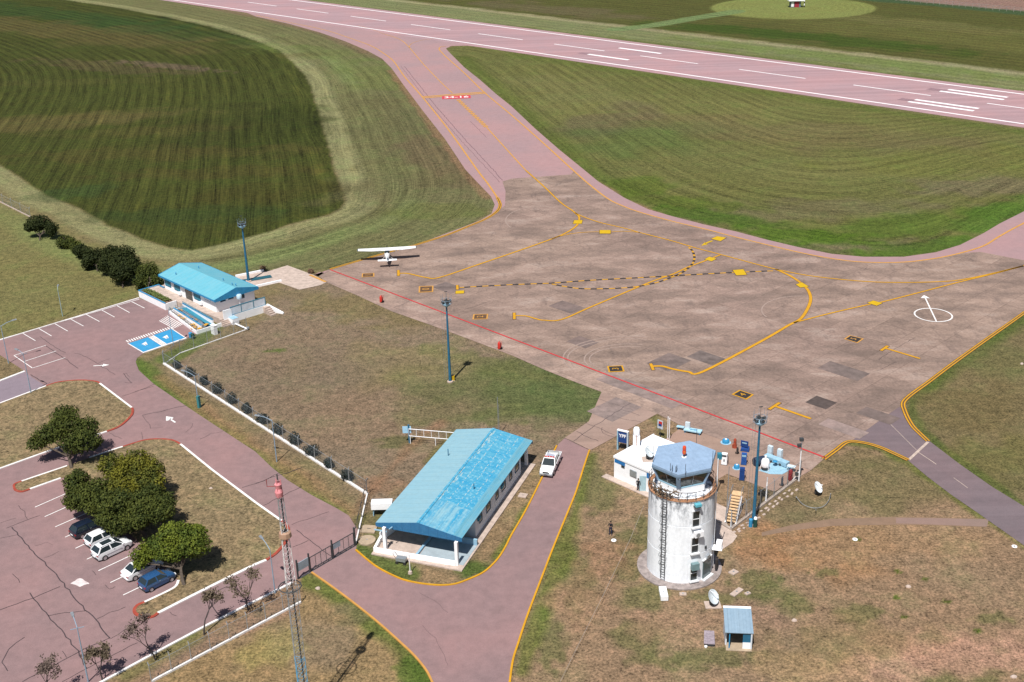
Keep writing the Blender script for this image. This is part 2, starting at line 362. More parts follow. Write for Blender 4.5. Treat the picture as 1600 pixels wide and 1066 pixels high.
def ground():
    ys = np.concatenate([np.linspace(-300, 60, 12), np.exp(np.linspace(math.log(66), math.log(720), 600)), np.exp(np.linspace(math.log(760), math.log(7000), 25))])
    xs = np.linspace(-1, 1, 760); W_ = np.maximum(ys, 90)*.62+6; W_ = np.where(ys > 720, ys*1.2, W_); W_ = np.where(ys < 60, 400, W_)
    X = xs[None, :]*W_[:, None]; Y = np.repeat(ys[:, None], len(xs), 1); P = np.stack([X.ravel(), Y.ravel()], 1)
    col = np.tile(np.array(C(146, 130, 98)[:3]), (len(P), 1)); mow = np.zeros((len(P), 3))
    wob = (vnoise(P, 3., 3)-.5)*1.6+(vnoise(P, 9., 4)-.5)*2.
    def lay(mask, c, amt=1.):
        nonlocal col
        c = np.array(C(*c)[:3]); m = np.clip(mask, 0, 1)[:, None]*amt; col = col*(1-m)+c*m
    def region(poly, c, soft=1.5, amp=0., ref=None, w=1.):
        s = sdist(P, G2(poly))+wob*w; m = np.clip(s/soft+.5, 0, 1); lay(m, c)
        k = m > .5; mow[k, 1] = amp
        if ref is not None: d = soft_dist(P[k], G2(ref), 12.); mow[k, 0] = d
    def blob(px, rx, ry, c, amt=.8, ang=0.):
        g = np.array(G(*px)[:2]); q = P-g; a = rad(ang); x = q[:, 0]*math.cos(a)+q[:, 1]*math.sin(a); y = -q[:, 0]*math.sin(a)+q[:, 1]*math.cos(a)
        r = np.hypot(x/rx, y/ry)+(vnoise(P, min(rx, ry)*.5, int(px[0]))-.5)*.9; lay(np.clip((1.15-r)/.5, 0, 1), c, amt)
    def line(pts, wd, c, amt=.8, soft=1.):
        d = seg_dist(P, G2(pts))+wob*.5; lay(np.clip((wd-d)/soft+.5, 0, 1), c, amt)
    # base regions
    region([(-900,110),(-300,110),(0,258),(225,374),(300,391),(400,367),(512,337),(516,421),(420,445),(250,420),(0,318),(-900,100)], (142,132,92), 3, .5, [(-300,110),(0,258),(225,374),(300,391),(425,361),(512,337)])
    region([(-600,80),(0,318),(250,420),(218,466),(0,532),(-600,700)], (136,132,86), 3)
    region([(100,0),(400,64),(475,117),(510,220),(540,314),(512,337),(300,391),(330,425),(516,423),(650,384),(750,346),(773,321),(727,266),(662,176),(597,93),(500,52),(400,27),(240,-5),(-200,-40),(-600,-60),(-600,-40)], (124,124,84), 1.5, 1., DARKB)
    region(DARKB, (77,83,38), .9, 1.7, [(-600,-62)]+DARKB[:9]+DARKB[9:14]+[(552,400),(580,520),(640,760)], w=.3)
    region(list(reversed(TAXR))+[(700,78),(1900,250),(1900,150)][0:0]+[(1599,203),(1800,233)], (118,120,70), 2)
    k = inside(P, G2(TAXR+[(1800,232),(1599,202),(1200,143),(800,84)])); mow[k, 1] = 1.; 
    mow[k, 0] = soft_dist(P[k], G2([(697,76),(800,167),(912,265),(1012,327),(1150,362),(1300,397),(1412,401.5),(1500,383),(1599,331),(1800,235)]), 15.)
    lay(k.astype(float), (118,120,70)) if False else None
    # beyond the runway
    d = P @ RN-RD0; m = d > 21
    lay(np.clip((d-21)/2, 0, 1), (136,142,98)); lay(np.clip((d-44+wob)/4, 0, 1), (165,160,122)); lay(np.clip((d-50+wob)/3, 0, 1), (96,98,52))
    mow[m, 0] = d[m]*.6; mow[m, 1] = .9
    blob((860,15),60,14,(112,104,74),.8,-46); blob((1500,60),90,20,(112,112,62),.7,-46); blob((1300,62),60,10,(70,92,34),.8,-46); blob((1150,48),45,10,(72,92,36),.8,-40)
    blob((1450,40),60,12,(118,116,70),.7,-46); blob((1350,95),80,7,(118,138,66),.5,-46)
    c0 = np.array(G(1238,12)[:2]); r0 = np.linalg.norm(np.array(G(1238,30.5)[:2])-c0); dd = np.hypot(*(P-c0).T)
    lay(np.clip((r0-dd)/2, 0, 1), (142,150,86)); k = dd < r0; mow[k, 0] = dd[k]; mow[k, 1] = .5
    line([(965,46),(1020,40),(1090,28),(1150,18)], 4.5, (128,150,98), .9)
    region([(1290,-22),(1345,1),(1440,8),(1600,24),(1900,60),(1900,-60)], (78,100,66), 3); region([(1330,-22),(1405,0),(1500,9),(1600,17),(1900,50),(1900,-100)], (160,130,118), 3, .6, [(1400,0),(1600,17)])
    # mowing strip tones
    line([(102,0),(250,25),(400,64),(457,96),(487,140),(510,220),(540,314),(512,337),(425,361),(300,391)], 3.2, (158,156,112), .0)
    off = sdist(P, G2(DARKB))+wob*.3; k = np.clip((off+7.5)/2, 0, 1)*np.clip((-off)/.7, 0, 1); lay(k, (156,156,112), .75)
    k = np.clip((off+18)/3, 0, 1)*np.clip((-off-9)/3, 0, 1)*np.clip(vnoise(P, 25, 9)*1.6-.4, 0, 1); lay(k, (138,158,96), .5)
    blob((640,210),14,60,(110,108,74),.6,15); blob((690,250),9,30,(120,104,80),.6,20); blob((600,120),12,36,(114,130,68),.4,20); blob((620,300),16,14,(118,112,80),.5)
    blob((480,80),36,12,(112,130,70),.4,-40); blob((700,330),14,6,(112,118,64),.5)
    # dark field mottling
    blob((110,50),110,22,(110,98,62),.5,-35); blob((170,105),40,9,(112,94,74),.35,-30); blob((260,103),26,4,(128,106,96),.5,-30)
    blob((90,190),30,12,(112,100,64),.5,5); blob((180,180),30,8,(104,98,56),.4,5); blob((60,130),50,6,(94,92,50),.3); blob((250,205),28,7,(98,92,52),.4,5)
    blob((60,20),110,16,(48,84,42),.45,-38); blob((230,45),70,14,(58,84,42),.4,-40); blob((370,200),22,30,(62,66,32),.5); blob((300,335),28,6,(52,74,38),.4); blob((440,200),12,40,(58,68,26),.5)
    blob((250,240),40,8,(92,86,46),.5); blob((340,270),30,6,(86,80,42),.5); blob((120,300),10,6,(60,84,44),.5,30); blob((420,300),18,9,(78,74,36),.5)
    # mid field
    blob((1050,180),60,20,(132,132,80),.6,-30); blob((900,140),30,14,(132,130,84),.5,-50); blob((1250,330),30,8,(122,116,84),.7); blob((1350,385),22,4,(128,118,94),.7)
    blob((1530,290),18,7,(126,116,90),.7); blob((1100,80),110,7,(104,112,48),.5,-46); blob((1300,250),50,20,(124,124,76),.6); blob((940,190),14,24,(116,104,84),.5,-40); blob((1000,215),20,18,(92,116,62),.5)
    blob((1420,350),26,8,(92,118,44),.7,20); blob((1250,210),60,16,(122,108,78),.45,-30); blob((1500,250),40,14,(118,124,62),.5)
    line([(720,90),(800,160),(875,228),(935,278),(990,308)], 3.2, (94,110,48), .6, 3.5); line([(800,86),(1200,145),(1599,205)], 4, (104,118,56), .55, 3)
    blob((985,295),12,8,(98,116,46),.7,20); blob((1060,318),16,6,(96,114,44),.7,-25); blob((1110,338),14,5,(86,114,42),.8,-30); line([(1199,372),(1300,394),(1412,398),(1490,382),(1560,345),(1660,292)], 1.6, (94,110,54), .6, 1.6)
    blob((1250,368),14,5,(92,122,40),.8,-20); blob((1450,385),20,4,(88,118,44),.8,15); blob((1560,335),16,5,(88,124,46),.7,40); line([(610,110),(662,178),(727,270),(765,310)], 1.2, (156,124,96), .7, 1)
    line([(930,285),(975,312),(1040,340)], .9, (168,136,110), .7, .8); line([(240,-5),(400,27),(500,52),(597,93)], 2, (130,110,90), .5, 2)
    # lawn between the terminal and the long blue-roofed building
    region([(440,450),(509,442),(737,532),(940,613),(920,660),(882,686),(841,740),(721,895),(580,870),(574,773),(256,569),(386,514),(420,480)], (149,131,109), 2.5)
    blob((560,480),16,6,(140,128,88),.7,-30); blob((670,600),8,7,(112,116,72),.7); blob((690,640),7,5,(108,116,70),.85); blob((820,600),10,11,(112,118,74),.85,-30); blob((880,625),6,10,(102,116,70),.8)
    blob((760,570),14,3,(116,120,74),.7,-35); blob((790,620),6,5,(108,118,74),.8); blob((630,570),14,8,(150,138,98),.6); blob((480,590),12,12,(138,124,104),.6); blob((560,650),16,12,(154,132,108),.5)
    blob((620,690),3,2,(108,112,70),.7); line([(560,790),(640,700),(690,660)], .8, (158,122,94), .5, 1); blob((600,760),2,5,(164,126,98),.4,65); blob((430,548),1.6,.8,(98,118,56),.8); blob((780,650),5,3,(112,118,74),.7)
    line([(675,720),(712,680)], .9, (118,118,64), .7, 1)
    # verge beside the access road
    line([(222,572),(240,590),(275,615),(300,630)], 1.5, (98,118,54), .8, 1); line([(212,564),(217,579),(240,600),(312,649),(399,706),(487,774),(540,800)], .9, (104,128,58), .75, .8)
    line([(250,590),(330,650),(430,720),(550,800)], 1., (168,134,100), .6, 1.2); line([(330,512),(300,540),(262,560)], 2., (102,122,60), .8, 1)
    region([(560,865),(585,880),(637,905),(707,911),(757,890),(790,850),(846,749),(830,735),(750,850),(721,898),(580,872)], (160,138,106), .8); line([(560,860),(600,885),(640,900)], 1.2, (92,116,52), .8, .8); blob((740,890),2,1.5,(78,112,44),.8); line([(780,870),(800,830),(846,749)], .5, (112,126,56), .8, .6)
    blob((600,820),3,4,(110,118,60),.6)
    # tower lawn
    region([(921,705),(935,690),(1027,647),(1070,665),(1287,718),(1325,692),(1419,719),(1525,800),(1600,853),(1900,1060),(1900,1400),(600,1400),(797,1066),(800,1040),(865,855)], (164,139,112), 1.2)
    blob((1300,860),9,6,(176,140,104),.85); blob((1400,850),14,4,(172,144,112),.7); blob((1190,850),3,6,(176,134,98),.6); blob((1230,790),5,5,(128,118,88),.7); blob((1400,760),9,7,(130,122,86),.8); blob((1330,720),8,3,(126,118,82),.6)
    for b_ in [((930,760),2.5,6),((900,900),2,7),((985,890),2.6,2),((1000,930),3,3),((1130,935),4,1.5),((1200,925),3,2),((1240,945),2,2),((1350,960),2.5,1.6),((1000,1000),3,3),((1100,1030),6,1.5),((1290,895),1.6,.8),((1550,965),2,1.2),((980,850),1.5,4),((1180,905),3,1.4),((1500,1050),5,2),((1010,840),1.3,5),((860,1000),1.6,5)]:
        blob(b_[0], b_[1], b_[2], (104,114,66), .6)
    line([(925,710),(905,780),(882,850),(860,910),(840,970),(815,1050)], 1.1, (112,124,58), .75, 1.); blob((1450,1030),12,3,(196,158,136),.75,5); blob((1380,1010),8,2.5,(190,152,126),.6); blob((1270,1040),6,3,(182,156,116),.6)
    blob((900,940),4,4,(172,140,112),.6); blob((1060,980),5,3,(176,144,118),.6); blob((1240,1000),5,3,(150,130,106),.6); blob((950,870),3,5,(166,132,104),.6); blob((1150,960),1.5,1.5,(190,140,118),.5)
    blob((1330,1000),7,4,(150,132,96),.6); blob((1180,960),3,3,(164,136,116),.6); blob((1500,900),9,6,(160,138,112),.6); line([(1020,650),(1040,690)], 1., (104,118,56), .6, 1)
    for u_, v_ in [(1413,965),(1528,986),(1401,934),(1404,893),(1478,940),(1445,905),(1340,843)]: blob((u_, v_), .45, .35, (88,110,34), .9)
    # right wedge
    region([(1800,355),(1600,492),(1425,622),(1420,650),(1460,690),(1600,789),(1900,980),(2100,600)], (134,122,88), 1.5)
    line([(1700,425),(1600,495),(1487,575),(1430,625)], 1.6, (92,112,50), .8, 1.8); line([(1425,625),(1425,650),(1455,690),(1600,790)], .7, (86,110,48), .8, .7); blob((1520,640),10,8,(126,114,78),.7); blob((1560,560),9,7,(118,118,76),.6); blob((1580,720),8,6,(118,116,68),.6)
    line([(1325,690),(1375,700),(1419,722),(1522,799),(1600,855)], .6, (110,122,56), .7, .6)
    # foreground left
    region([(466,905),(487,897),(525,924),(562,952),(595,979),(647,1027),(675,1068),(640,1500),(-200,1500),(180,1130),(237,1066),(399,978)], (166,142,104), .8)
    line([(470,905),(525,930),(562,957),(595,985),(647,1030),(672,1070)], 1.3, (106,120,58), .85, 1.2); blob((650,1050),2,4,(90,116,48),.8); blob((480,1000),6,5,(150,132,108),.7); blob((420,1010),3,3,(168,158,96),.5); blob((560,960),3,2,(130,124,90),.6)
    region([(160,1066),(399,941),(457,911),(466,905),(456,950),(399,977),(237,1066),(150,1120)], (164,136,110), .5)
    line([(200,1056),(250,1028),(300,1000)], 1., (108,122,60), .5, 1)
    fac = []
    ny, nx = len(ys), len(xs)
    I = np.arange(ny*nx).reshape(ny, nx); Q = np.stack([I[:-1, :-1], I[:-1, 1:], I[1:, 1:], I[1:, :-1]], -1).reshape(-1, 4)
    me = bpy.data.meshes.new('ground'); me.vertices.add(len(P)); me.vertices.foreach_set('co', np.c_[P, np.zeros(len(P))].ravel())
    me.loops.add(Q.size); me.loops.foreach_set('vertex_index', Q.ravel()); me.polygons.add(len(Q)); me.polygons.foreach_set('loop_start', np.arange(0, Q.size, 4)); me.update(calc_edges=True)
    a = me.attributes.new('tone', 'FLOAT_COLOR', 'POINT'); a.data.foreach_set('color', np.c_[col, np.ones(len(P))].ravel())
    a = me.attributes.new('mow', 'FLOAT_COLOR', 'POINT'); a.data.foreach_set('color', np.c_[mow, np.ones(len(P))].ravel())
    me.materials.append(GRASS); o = bpy.data.objects.new('ground', me); COL.objects.link(o); return struct(o)
ground()
# ---------------------------------------------------------------- paved surfaces
def rw(t, d): return (RA[0]*t+RN[0]*(RD0+d), RA[1]*t+RN[1]*(RD0+d))
def sheet(name, poly, z, mat, parent=None):
    o = MB().sheet(poly, z).build(name, mat, parent, fix=False)
    me = o.data
    if len(me.polygons) and sum(p.normal.z for p in me.polygons) < 0: me.flip_normals()
    return struct(o) if parent is None else o
runway = sheet('runway', [rw(RT0-1500, -22), rw(RT0+620, -22), rw(RT0+620, 22), rw(RT0-1500, 22)], .03, PINKR)
taxi = sheet('taxiway', G2([(340,2)]+TAXL+[(500,425),(800,500),(1400,620),(1600,489.5),(1800,343)]+[(1900,270),(1800,235)]+list(reversed(TAXR[:-1]))+[(860,76),(700,45)]), .02, PINKT)
apron = sheet('apron', G2([(516,421),(595,398),(650,383),(700,367),(732,354),(760,342),(777,330),(789,322),(790,299),(785,284),(800,279.5),(892,273),(897,268),(920,288),(950,311),(975,323),(1000,332),(1050,346),(1100,358),(1150,371),(1199,383),(1250,395),(1300,404.5),(1350,410),(1412,410),(1462,404),(1500,396),(1532,394),(1599,407),(1720,402),(1600,489.5),(1537,534),(1487,570),(1450,598),(1425,616),(1410,633),(1382,652),(1334,687),(1325,690),(1287,718),(1265,737),(1250,745),(1210,769),(1136,741),(1118,752),(1060,748),(1035,690),(1067,667),(1027,647),(930,700),(922,704),(882,685),(920,659),(935,624),(940,613),(900,598),(850,578),(800,556),(737,532),(675,509),(612,487),(560,463),(509,441),(498,432)]), .04, APRON)
sheet('pale_concrete_path', G2([(420,424),(449,415),(490,430),(511,441),(500,446),(468,453),(436,442),(400,450),(395,438)]), .035, CONCP)
groad = sheet('service_road', G2([(1411,630),(1409,634),(1382,651),(1334,687),(1325,690),(1350,691),(1375,699),(1400,710),(1419,720),(1450,746),(1487,774),(1525,800),(1599,852),(1900,1060),(1990,1000),(1599,791),(1550,761),(1500,726),(1454,691),(1430,671),(1417,651)]), .03, GREYA)
PK = [(217,466),(300,500),(312,512),(306.6,522),(291,529),(225,551.6),(214,560),(212,566),(217,579),(240,600),(275,624),(312,649),(350,674),(399,706),(425,731),(450,751),(487,774),(525,794),(545,806),(560,830),(556,862),(585,884),(612,899),(637,908.5),(675,914.5),(707,914),(732,906),(757,894),(777,875),(790,855),(799,837),(821,799),(846,749),(870,697),(882,685),(921,704),(912,731),(900,769),(888,799),(865,855),(845,907),(825,960),(810,1005),(800,1040),(790,1120),(700,1120),(675,1065),(665,1047),(647,1025),(625,1004),(595,977),(562,950),(525,922),(487,895),(466,903),(457,911),(399,940),(325,977),(250,1017),(160,1066),(60,1120),(-300,1300),(-600,900),(-500,700),(0,596),(39,581),(37,579),(0,555),(-200,500),(0,532)]
carpark = sheet('car_park', G2(PK), .025, PINK)
sheet('side_road', G2([(0,596.5),(39,581.5),(50,590),(72,604),(0,631),(-400,775),(-450,730)]), .03, LILAC)
sheet('dirt_track', G2([(1545,811),(1460,809),(1400,808),(1300,811),(1240,820),(1190,832),(1190,838),(1240,829),(1300,822),(1400,820),(1460,821),(1540,824)]), .012, TAN)
sheet('worn_dirt_patch', G2([(1545,812),(1460,810),(1400,809.5),(1400,818),(1460,820),(1542,823)]), .017, LILACP)
def kerb(parent, pts, mat, wd=.28, h=.13, sm=True, off=0., name='kerb', closed=False):
    P = [G(*p) for p in pts]; P = cat(P, 5, closed) if sm else P
    return MB().ribbon(P, wd, .0, off, h, closed).build(name, mat, parent)
# raised lawns inside the car park
I2 = [(72,604),(87,599),(107,596),(130,595),(150,597),(156,600),(206,638),(207.5,642),(206,649),(197,659),(185,668),(167,675),(150,680),(75,706),(0,733),(-300,840),(-400,775),(0,631)]
isl = struct(MB().prism(G2(I2), 0, .11).build('traffic_island', GRASSI))
kerb(isl, [(72,604),(87,599),(107,596),(130,595),(150,597),(156,600)], REDK); kerb(isl, [(156,600),(206,638)], WPT, sm=False)
kerb(isl, [(206,638),(207.5,642),(206,649),(197,659),(185,668),(167,675)], REDK, .32); kerb(isl, [(167,675),(75,706),(0,733),(-300,840)], WPT, sm=False); kerb(isl, [(72,604),(0,631),(-200,705)], WPT, sm=False)
I3 = [(105,729),(185,701),(192,699),(225,689),(250,687),(270,689),(282,695),(330,734),(399,786),(440,815),(447,820),(451,832),(448,846),(432,865),(416,876),(399,883),(362,901),(300,932),(247,959),(240,964),(230,965),(215,962),(210,955),(215,947),(226,942),(262,925),(276,915),(279,908),(262,890),(108,745),(95,748),(47,765),(33,769),(24,765),(22,759),(34,753)]
isl3 = struct(MB().prism(G2(I3), 0, .11).build('traffic_island', GRASSI))
kerb(isl3, [(192,699),(225,689),(250,687),(270,689),(282,695)], REDK); kerb(isl3, [(282,695),(330,734),(399,786),(440,815)], WPT, sm=False)
kerb(isl3, [(440,815),(448,822),(451,832),(446,848),(432,865),(416,876)], REDK, .34); kerb(isl3, [(416,876),(399,883),(362,901),(300,932),(247,959)], WPT, .34, sm=False)
kerb(isl3, [(247,959),(240,964),(230,965.5),(215,962),(210,955),(215,947),(226,942)], REDK, .34); kerb(isl3, [(226,942),(262,925),(275,917),(279,908)], WPT)
kerb(isl3, [(105,729),(34,753)], WPT, sm=False); kerb(isl3, [(34,753),(24,757),(22,761),(25,767),(35,769),(47,765)], REDK); kerb(isl3, [(47,765),(95,748)], WPT, sm=False); kerb(isl3, [(192,699),(185,701),(140,716)], WPT, sm=False)
def kthing(): pass
# kerbs of the car park and the fence plinths
kerb(carpark, [(0,596),(39,581)], WPT, .4, .15, False); kerb(carpark, [(60,1120),(160,1066),(250,1017),(325,977),(399,940),(457,911)], WPT, .25, .13, False)
kerb(carpark, [(-200,600),(0,532),(217,466)], WPT, .22, .12, False); kerb(carpark, [(225,551.6),(291,529)], WPT, .3, .13, False)
for pts, mt in (([(556,860),(585,884),(612,899),(637,908.5),(675,914.5),(707,914),(732,906),(757,894),(777,875),(790,855),(799,837),(821,799),(846,749),(856,727),(870,697)], YEL), ([(921,704),(912,731),(900,769),(888,799),(865,855),(845,907),(825,960),(810,1005),(800,1040),(792,1110)], YEL), ([(487,895),(525,922),(562,950),(595,977),(625,1004),(647,1025),(665,1047),(676,1068),(695,1110)], YELF)):
    kerb(carpark, pts, mt, .2, .12)
# yellow markings -------------------------------------------------
def marks(parent, name, pts, wd, mat, z=.07, sm=True, outline=0., double=0., n=6):
    P = [G(*p) for p in pts]; P = cat(P, n) if sm else P
    if outline: MB().ribbon(P, wd+2*outline+double, z-.012).build(name+'_border', BRN, parent, fix=False)
    m = MB()
    if double: m.ribbon(P, wd, z, double/2+.0); m.ribbon(P, wd, z, -double/2)
    else: m.ribbon(P, wd, z)
    return m.build(name, mat, parent, fix=False)
marks(taxi, 'edge_line', YL[:13], .42, YELF, .05, double=.0)
marks(apron, 'edge_line', YL[12:], .2, YEL, .06, double=.42, outline=.06)
marks(taxi, 'edge_line', YR, .42, YELF, .055)
marks(apron, 'edge_line', list(APR_R)+[(1413,641),(1417,651),(1423,662),(1430,671),(1450,690)], .18, YEL, .075, double=.38, outline=.08)
marks(apron, 'edge_line', [(1287,718),(1306,704),(1325,691),(1350,692.5),(1375,699.5),(1400,710.5),(1419,719.5)], .18, YEL, .075, double=.38, outline=.08)
marks(groad, 'stop_line', [(1420,719),(1450,691)], .35, CONCP, .05, False)
marks(groad, 'centre_line', [(1380,652),(1432,704)], .06, CONCP, .045, False); marks(groad, 'centre_line', [(1433,706),(1463,726)], .1, CONCP, .045, False); marks(groad, 'centre_line', [(1490,747),(1512,763)], .07, CONCP, .045, False)
marks(apron, 'edge_line', [(484,430),(509,441)], .5, YELF, .067, False)
T = [(602,54),(625,62),(640,75),(662,101),(687,127),(707,146)]
marks(taxi, 'centre_line', T, .3, YELF, .055); marks(taxi, 'centre_line', [(678,61),(660,63),(646,67),(640.5,71),(640,75)], .2, YELF, .055); marks(taxi, 'centre_line', [(560,40),(580,46),(602,54)], .15, YELF, .055)
m = MB(); P0, P1 = G(716,156), G(760,199); L_ = (P1-P0).length; dd = (P1-P0).normalized(); k = 0.
while k < L_: m.ribbon([P0+dd*k, P0+dd*(k+2.0)], .38, .056, .42); m.ribbon([P0+dd*k, P0+dd*(k+2.)], .38, .056, -.42); k += 2.8
m.ribbon([P0, P1], .3, .055); m.build('centre_line', YELF, taxi, fix=False)
marks(taxi, 'centre_line', [(760,199),(799,242),(822,267)], .34, YELF, .055); marks(taxi, 'hold_line', [(660,152.5),(759,145)], 1.15, YELF, .052, False, double=1.9)
def cl(pts, wd=.2, **k): marks(apron, 'taxi_line', pts, wd*1.65, YEL, .075, outline=.055, **k)
cl([(822,267),(850,292),(875,316),(892,328),(906,337),(937,348),(975,357),(1000,364),(1050,377),(1087,388),(1125,398),(1199,418),(1225,424),(1262,431),(1312,437),(1362,441),(1412,442),(1462,441),(1500,438),(1550,428),(1599,416),(1750,378)])
cl([(898,333),(904,338),(905,344),(901,353),(887,363),(862,374),(800,396),(750,413),(687,434),(665,434),(637,428),(622,428)], .24)
cl([(862,374),(875,369.5),(900,364.8),(925,363),(955,362.8),(975,362),(1000,364)], .14)
cl([(1125,399),(1102,408),(1075,418),(1050,429.5),(1012,443),(925,479.5),(877,500),(850,501),(838,499),(822,494.5),(805,494)], .22)
cl([(1212,421),(1237,433),(1255,446),(1264,457),(1266.5,469.5),(1261,484.5),(1250,499.5),(1232,509),(1190,533.5),(1098,581.5),(1075,581.5),(1050,577),(1035,573),(1020,573)], .3)
cl([(1240,505),(1300,489.5),(1355,477),(1380,472),(1437,457.5),(1500,441),(1550,429),(1599,416)], .2)
cl([(1210,635),(1267,655)], .26, sm=False); cl([(1381,544),(1437.5,561)], .24, sm=False)
for a, b in (((622.5,422.5),(622.7,432)),((803.5,489),(803.7,500)),((1016.5,568.5),(1021,579.5)),((1201,641),(1219,629.5)),((1376,549),(1387.5,541)),((714.5,446),(714.7,453.5))):
    a, b = G(*a), G(*b); q = MB().ribbon([a, b], .62, .066).build('stop_bar_border', BRN, apron, fix=False); MB().ribbon([a+(b-a)*.04, b-(b-a)*.04], .42, .082).build('stop_bar', YEL, apron, fix=False)
def dashed(pts, wd=.46, step=1.05):
    P = cat([G(*p) for p in pts], 8); L = [0]
    for a, b in zip(P[:-1], P[1:]): L.append(L[-1]+(b-a).length)
    def at(s):
        for i in range(len(P)-1):
            if L[i+1] >= s: return P[i].lerp(P[i+1], (s-L[i])/max(1e-6, L[i+1]-L[i]))
        return P[-1]
    MB().ribbon(P, .26, .068).build('taxi_line', YEL, apron, fix=False)
    y, bk = MB(), MB(); s = 0; i = 0
    while s < L[-1]-.5:
        seg = [at(s), at(min(s+step/2, L[-1])), at(min(s+step, L[-1]))]
        (bk if i % 2 else y).ribbon(seg, wd if i % 2 else wd*.8, .078); s += step; i += 1
    y.build('dashed_line', YEL, apron, fix=False); bk.build('dashed_line_gap', BLK, apron, fix=False)
dashed([(1076,387),(1082,393),(1085,403),(1081,414),(1065,427),(1050,433.5),(1025,442.5),(987,449.5),(937,452),(900,451),(862,444.5)])
dashed([(1208,424),(1192,424.5),(1125,427.5),(1062,431),(1000,434.5),(925,438.5),(862,443),(800,445.5),(718,450)])
def ybox(q, arrow=None):
    P = GP(q); c = sum(P, Vector())/4; MB().sheet([c+(p-c)*1.0 for p in P], .08).build('sign_panel_border', BRN, apron, fix=False)
    MB().sheet([c+(p-c)*.9 for p in P], .09).build('sign_panel', YELB, apron, fix=False)
ybox([(894.5,350.5),(896.5,344.5),(911,344.5),(909.5,350.5)]); ybox([(936,366),(936,360),(955,360),(955,366)]); ybox([(1100,406),(1108,401.5),(1120.5,405),(1112,409.5)]); ybox([(1110,374),(1120,369.5),(1136,372),(1126,378)])
ybox([(1143.5,422.5),(1162,421),(1168,430.5),(1150,431.5)]); ybox([(1241.5,444.5),(1248,441.5),(1259,443),(1265,450),(1250,450.5)][:4] if 0 else [(1242.5,445),(1253,441.5),(1265,449),(1250,450.5)]); ybox([(1354,474),(1364,470),(1380,474.5),(1370,479)])
MB().ribbon(GP([(1113,377),(1102,381)]), .45, .09).sheet(GP([(1095.5,385),(1101,379.5),(1106,382.5)]), .09).build('direction_arrow', YELB, apron, fix=False)
# stand numbers
FONT = bpy.data.curves.new('f', 'FONT')
def textmesh(body, mat, name, parent, size, wx=1., depth=0., bold=.0):
    cu = bpy.data.curves.new('t', 'FONT'); cu.body = body; cu.size = size; cu.align_x = 'CENTER'; cu.align_y = 'CENTER'; cu.extrude = depth; cu.offset = bold
    o = bpy.data.objects.new('t', cu); COL.objects.link(o); dg = bpy.context.evaluated_depsgraph_get()
    me = bpy.data.meshes.new_from_object(o.evaluated_get(dg)); bpy.data.objects.remove(o); me.materials.clear(); me.materials.append(mat)
    n = bpy.data.objects.new(name, me); COL.objects.link(n); n.parent = parent; n.scale = (wx, 1, 1); return n
def stand(q, num, updir, col=YEL, fill=BLK, size=1.7):
    P = GP(q); c = sum(P, Vector())/4
    MB().sheet(P, .078).build('stand_panel_border', col, apron, fix=False); MB().sheet([c+(p-c)*.80 for p in P], .09).build('stand_panel', fill, apron, fix=False)
    t = textmesh(num, col, 'stand_number', apron, size*.78, 1.1, 0, .0); a = math.atan2(updir[1], updir[0])-math.pi/2
    t.location = (c.x, c.y, .1); t.rotation_euler = (0, 0, a)
up4 = G(1160,617)-G(1267,655)
stand([(565,434),(565.5,428),(585,427.2),(585,433)], '1', (-1, 0), YELF, BRN, 2.0); stand([(654,458),(654.5,448),(677.5,447.2),(677,457)], '0', (-1, 0), YELF, BRN, 2.2)
stand([(738,500),(739.5,491.8),(763,491.2),(762,499.3)], '2', (-1, 0), YELF, BRN, 1.9); stand([(951,582.5),(948.5,573),(973,571.8),(976,581.3)], '3', (-1, .05))
stand([(1142.8,617),(1155.5,610),(1178,617.5),(1166.5,625.5)], '4', up4); stand([(1318.5,530.5),(1327.5,524.5),(1350,530),(1340,537)], '5', up4, YELF)
ybox([(711,460),(711.5,455),(726,454.5),(725.5,459.5)])
# compass rose
P0 = G(1458.2,492.9); m = MB(); ring = [(P0.x+2.85*math.cos(a), P0.y+2.85*math.sin(a)) for a in np.linspace(0, 2*math.pi, 40, endpoint=False)]
m.ribbon(ring, .24, .08, closed=True); a, b = G(1463,503), G(1445,465); m.ribbon([a, b], .22, .083)
d = (b-a).normalized(); n_ = Vector((-d.y, d.x, 0)); m.sheet([b+d*.9, b+n_*.75-d*.5, b-n_*.75-d*.5], .085); m.build('compass_mark', WPT, apron, fix=False)
marks(apron, 'safety_line', [(516,422),(1290,716)], .28, REDP, .075, False)
# runway sign on the taxiway
c0 = G(713,152.2); th = rad(5.)
sgn = MB().cbox((0, 0, 0), (8.6, 4.4, .004)).build('designation_panel', plain('runway_red', (.50, .045, .065, 1), .7, .08), taxi); sgn.location = (c0.x, c0.y, .06)
sgn.rotation_euler = (0, 0, rad(3)); tx = textmesh('34-16', WPT, 'designation_text', taxi, 3.5, .92, 0, .06); tx.location = (c0.x, c0.y, .075); tx.rotation_euler = (0, 0, rad(3))
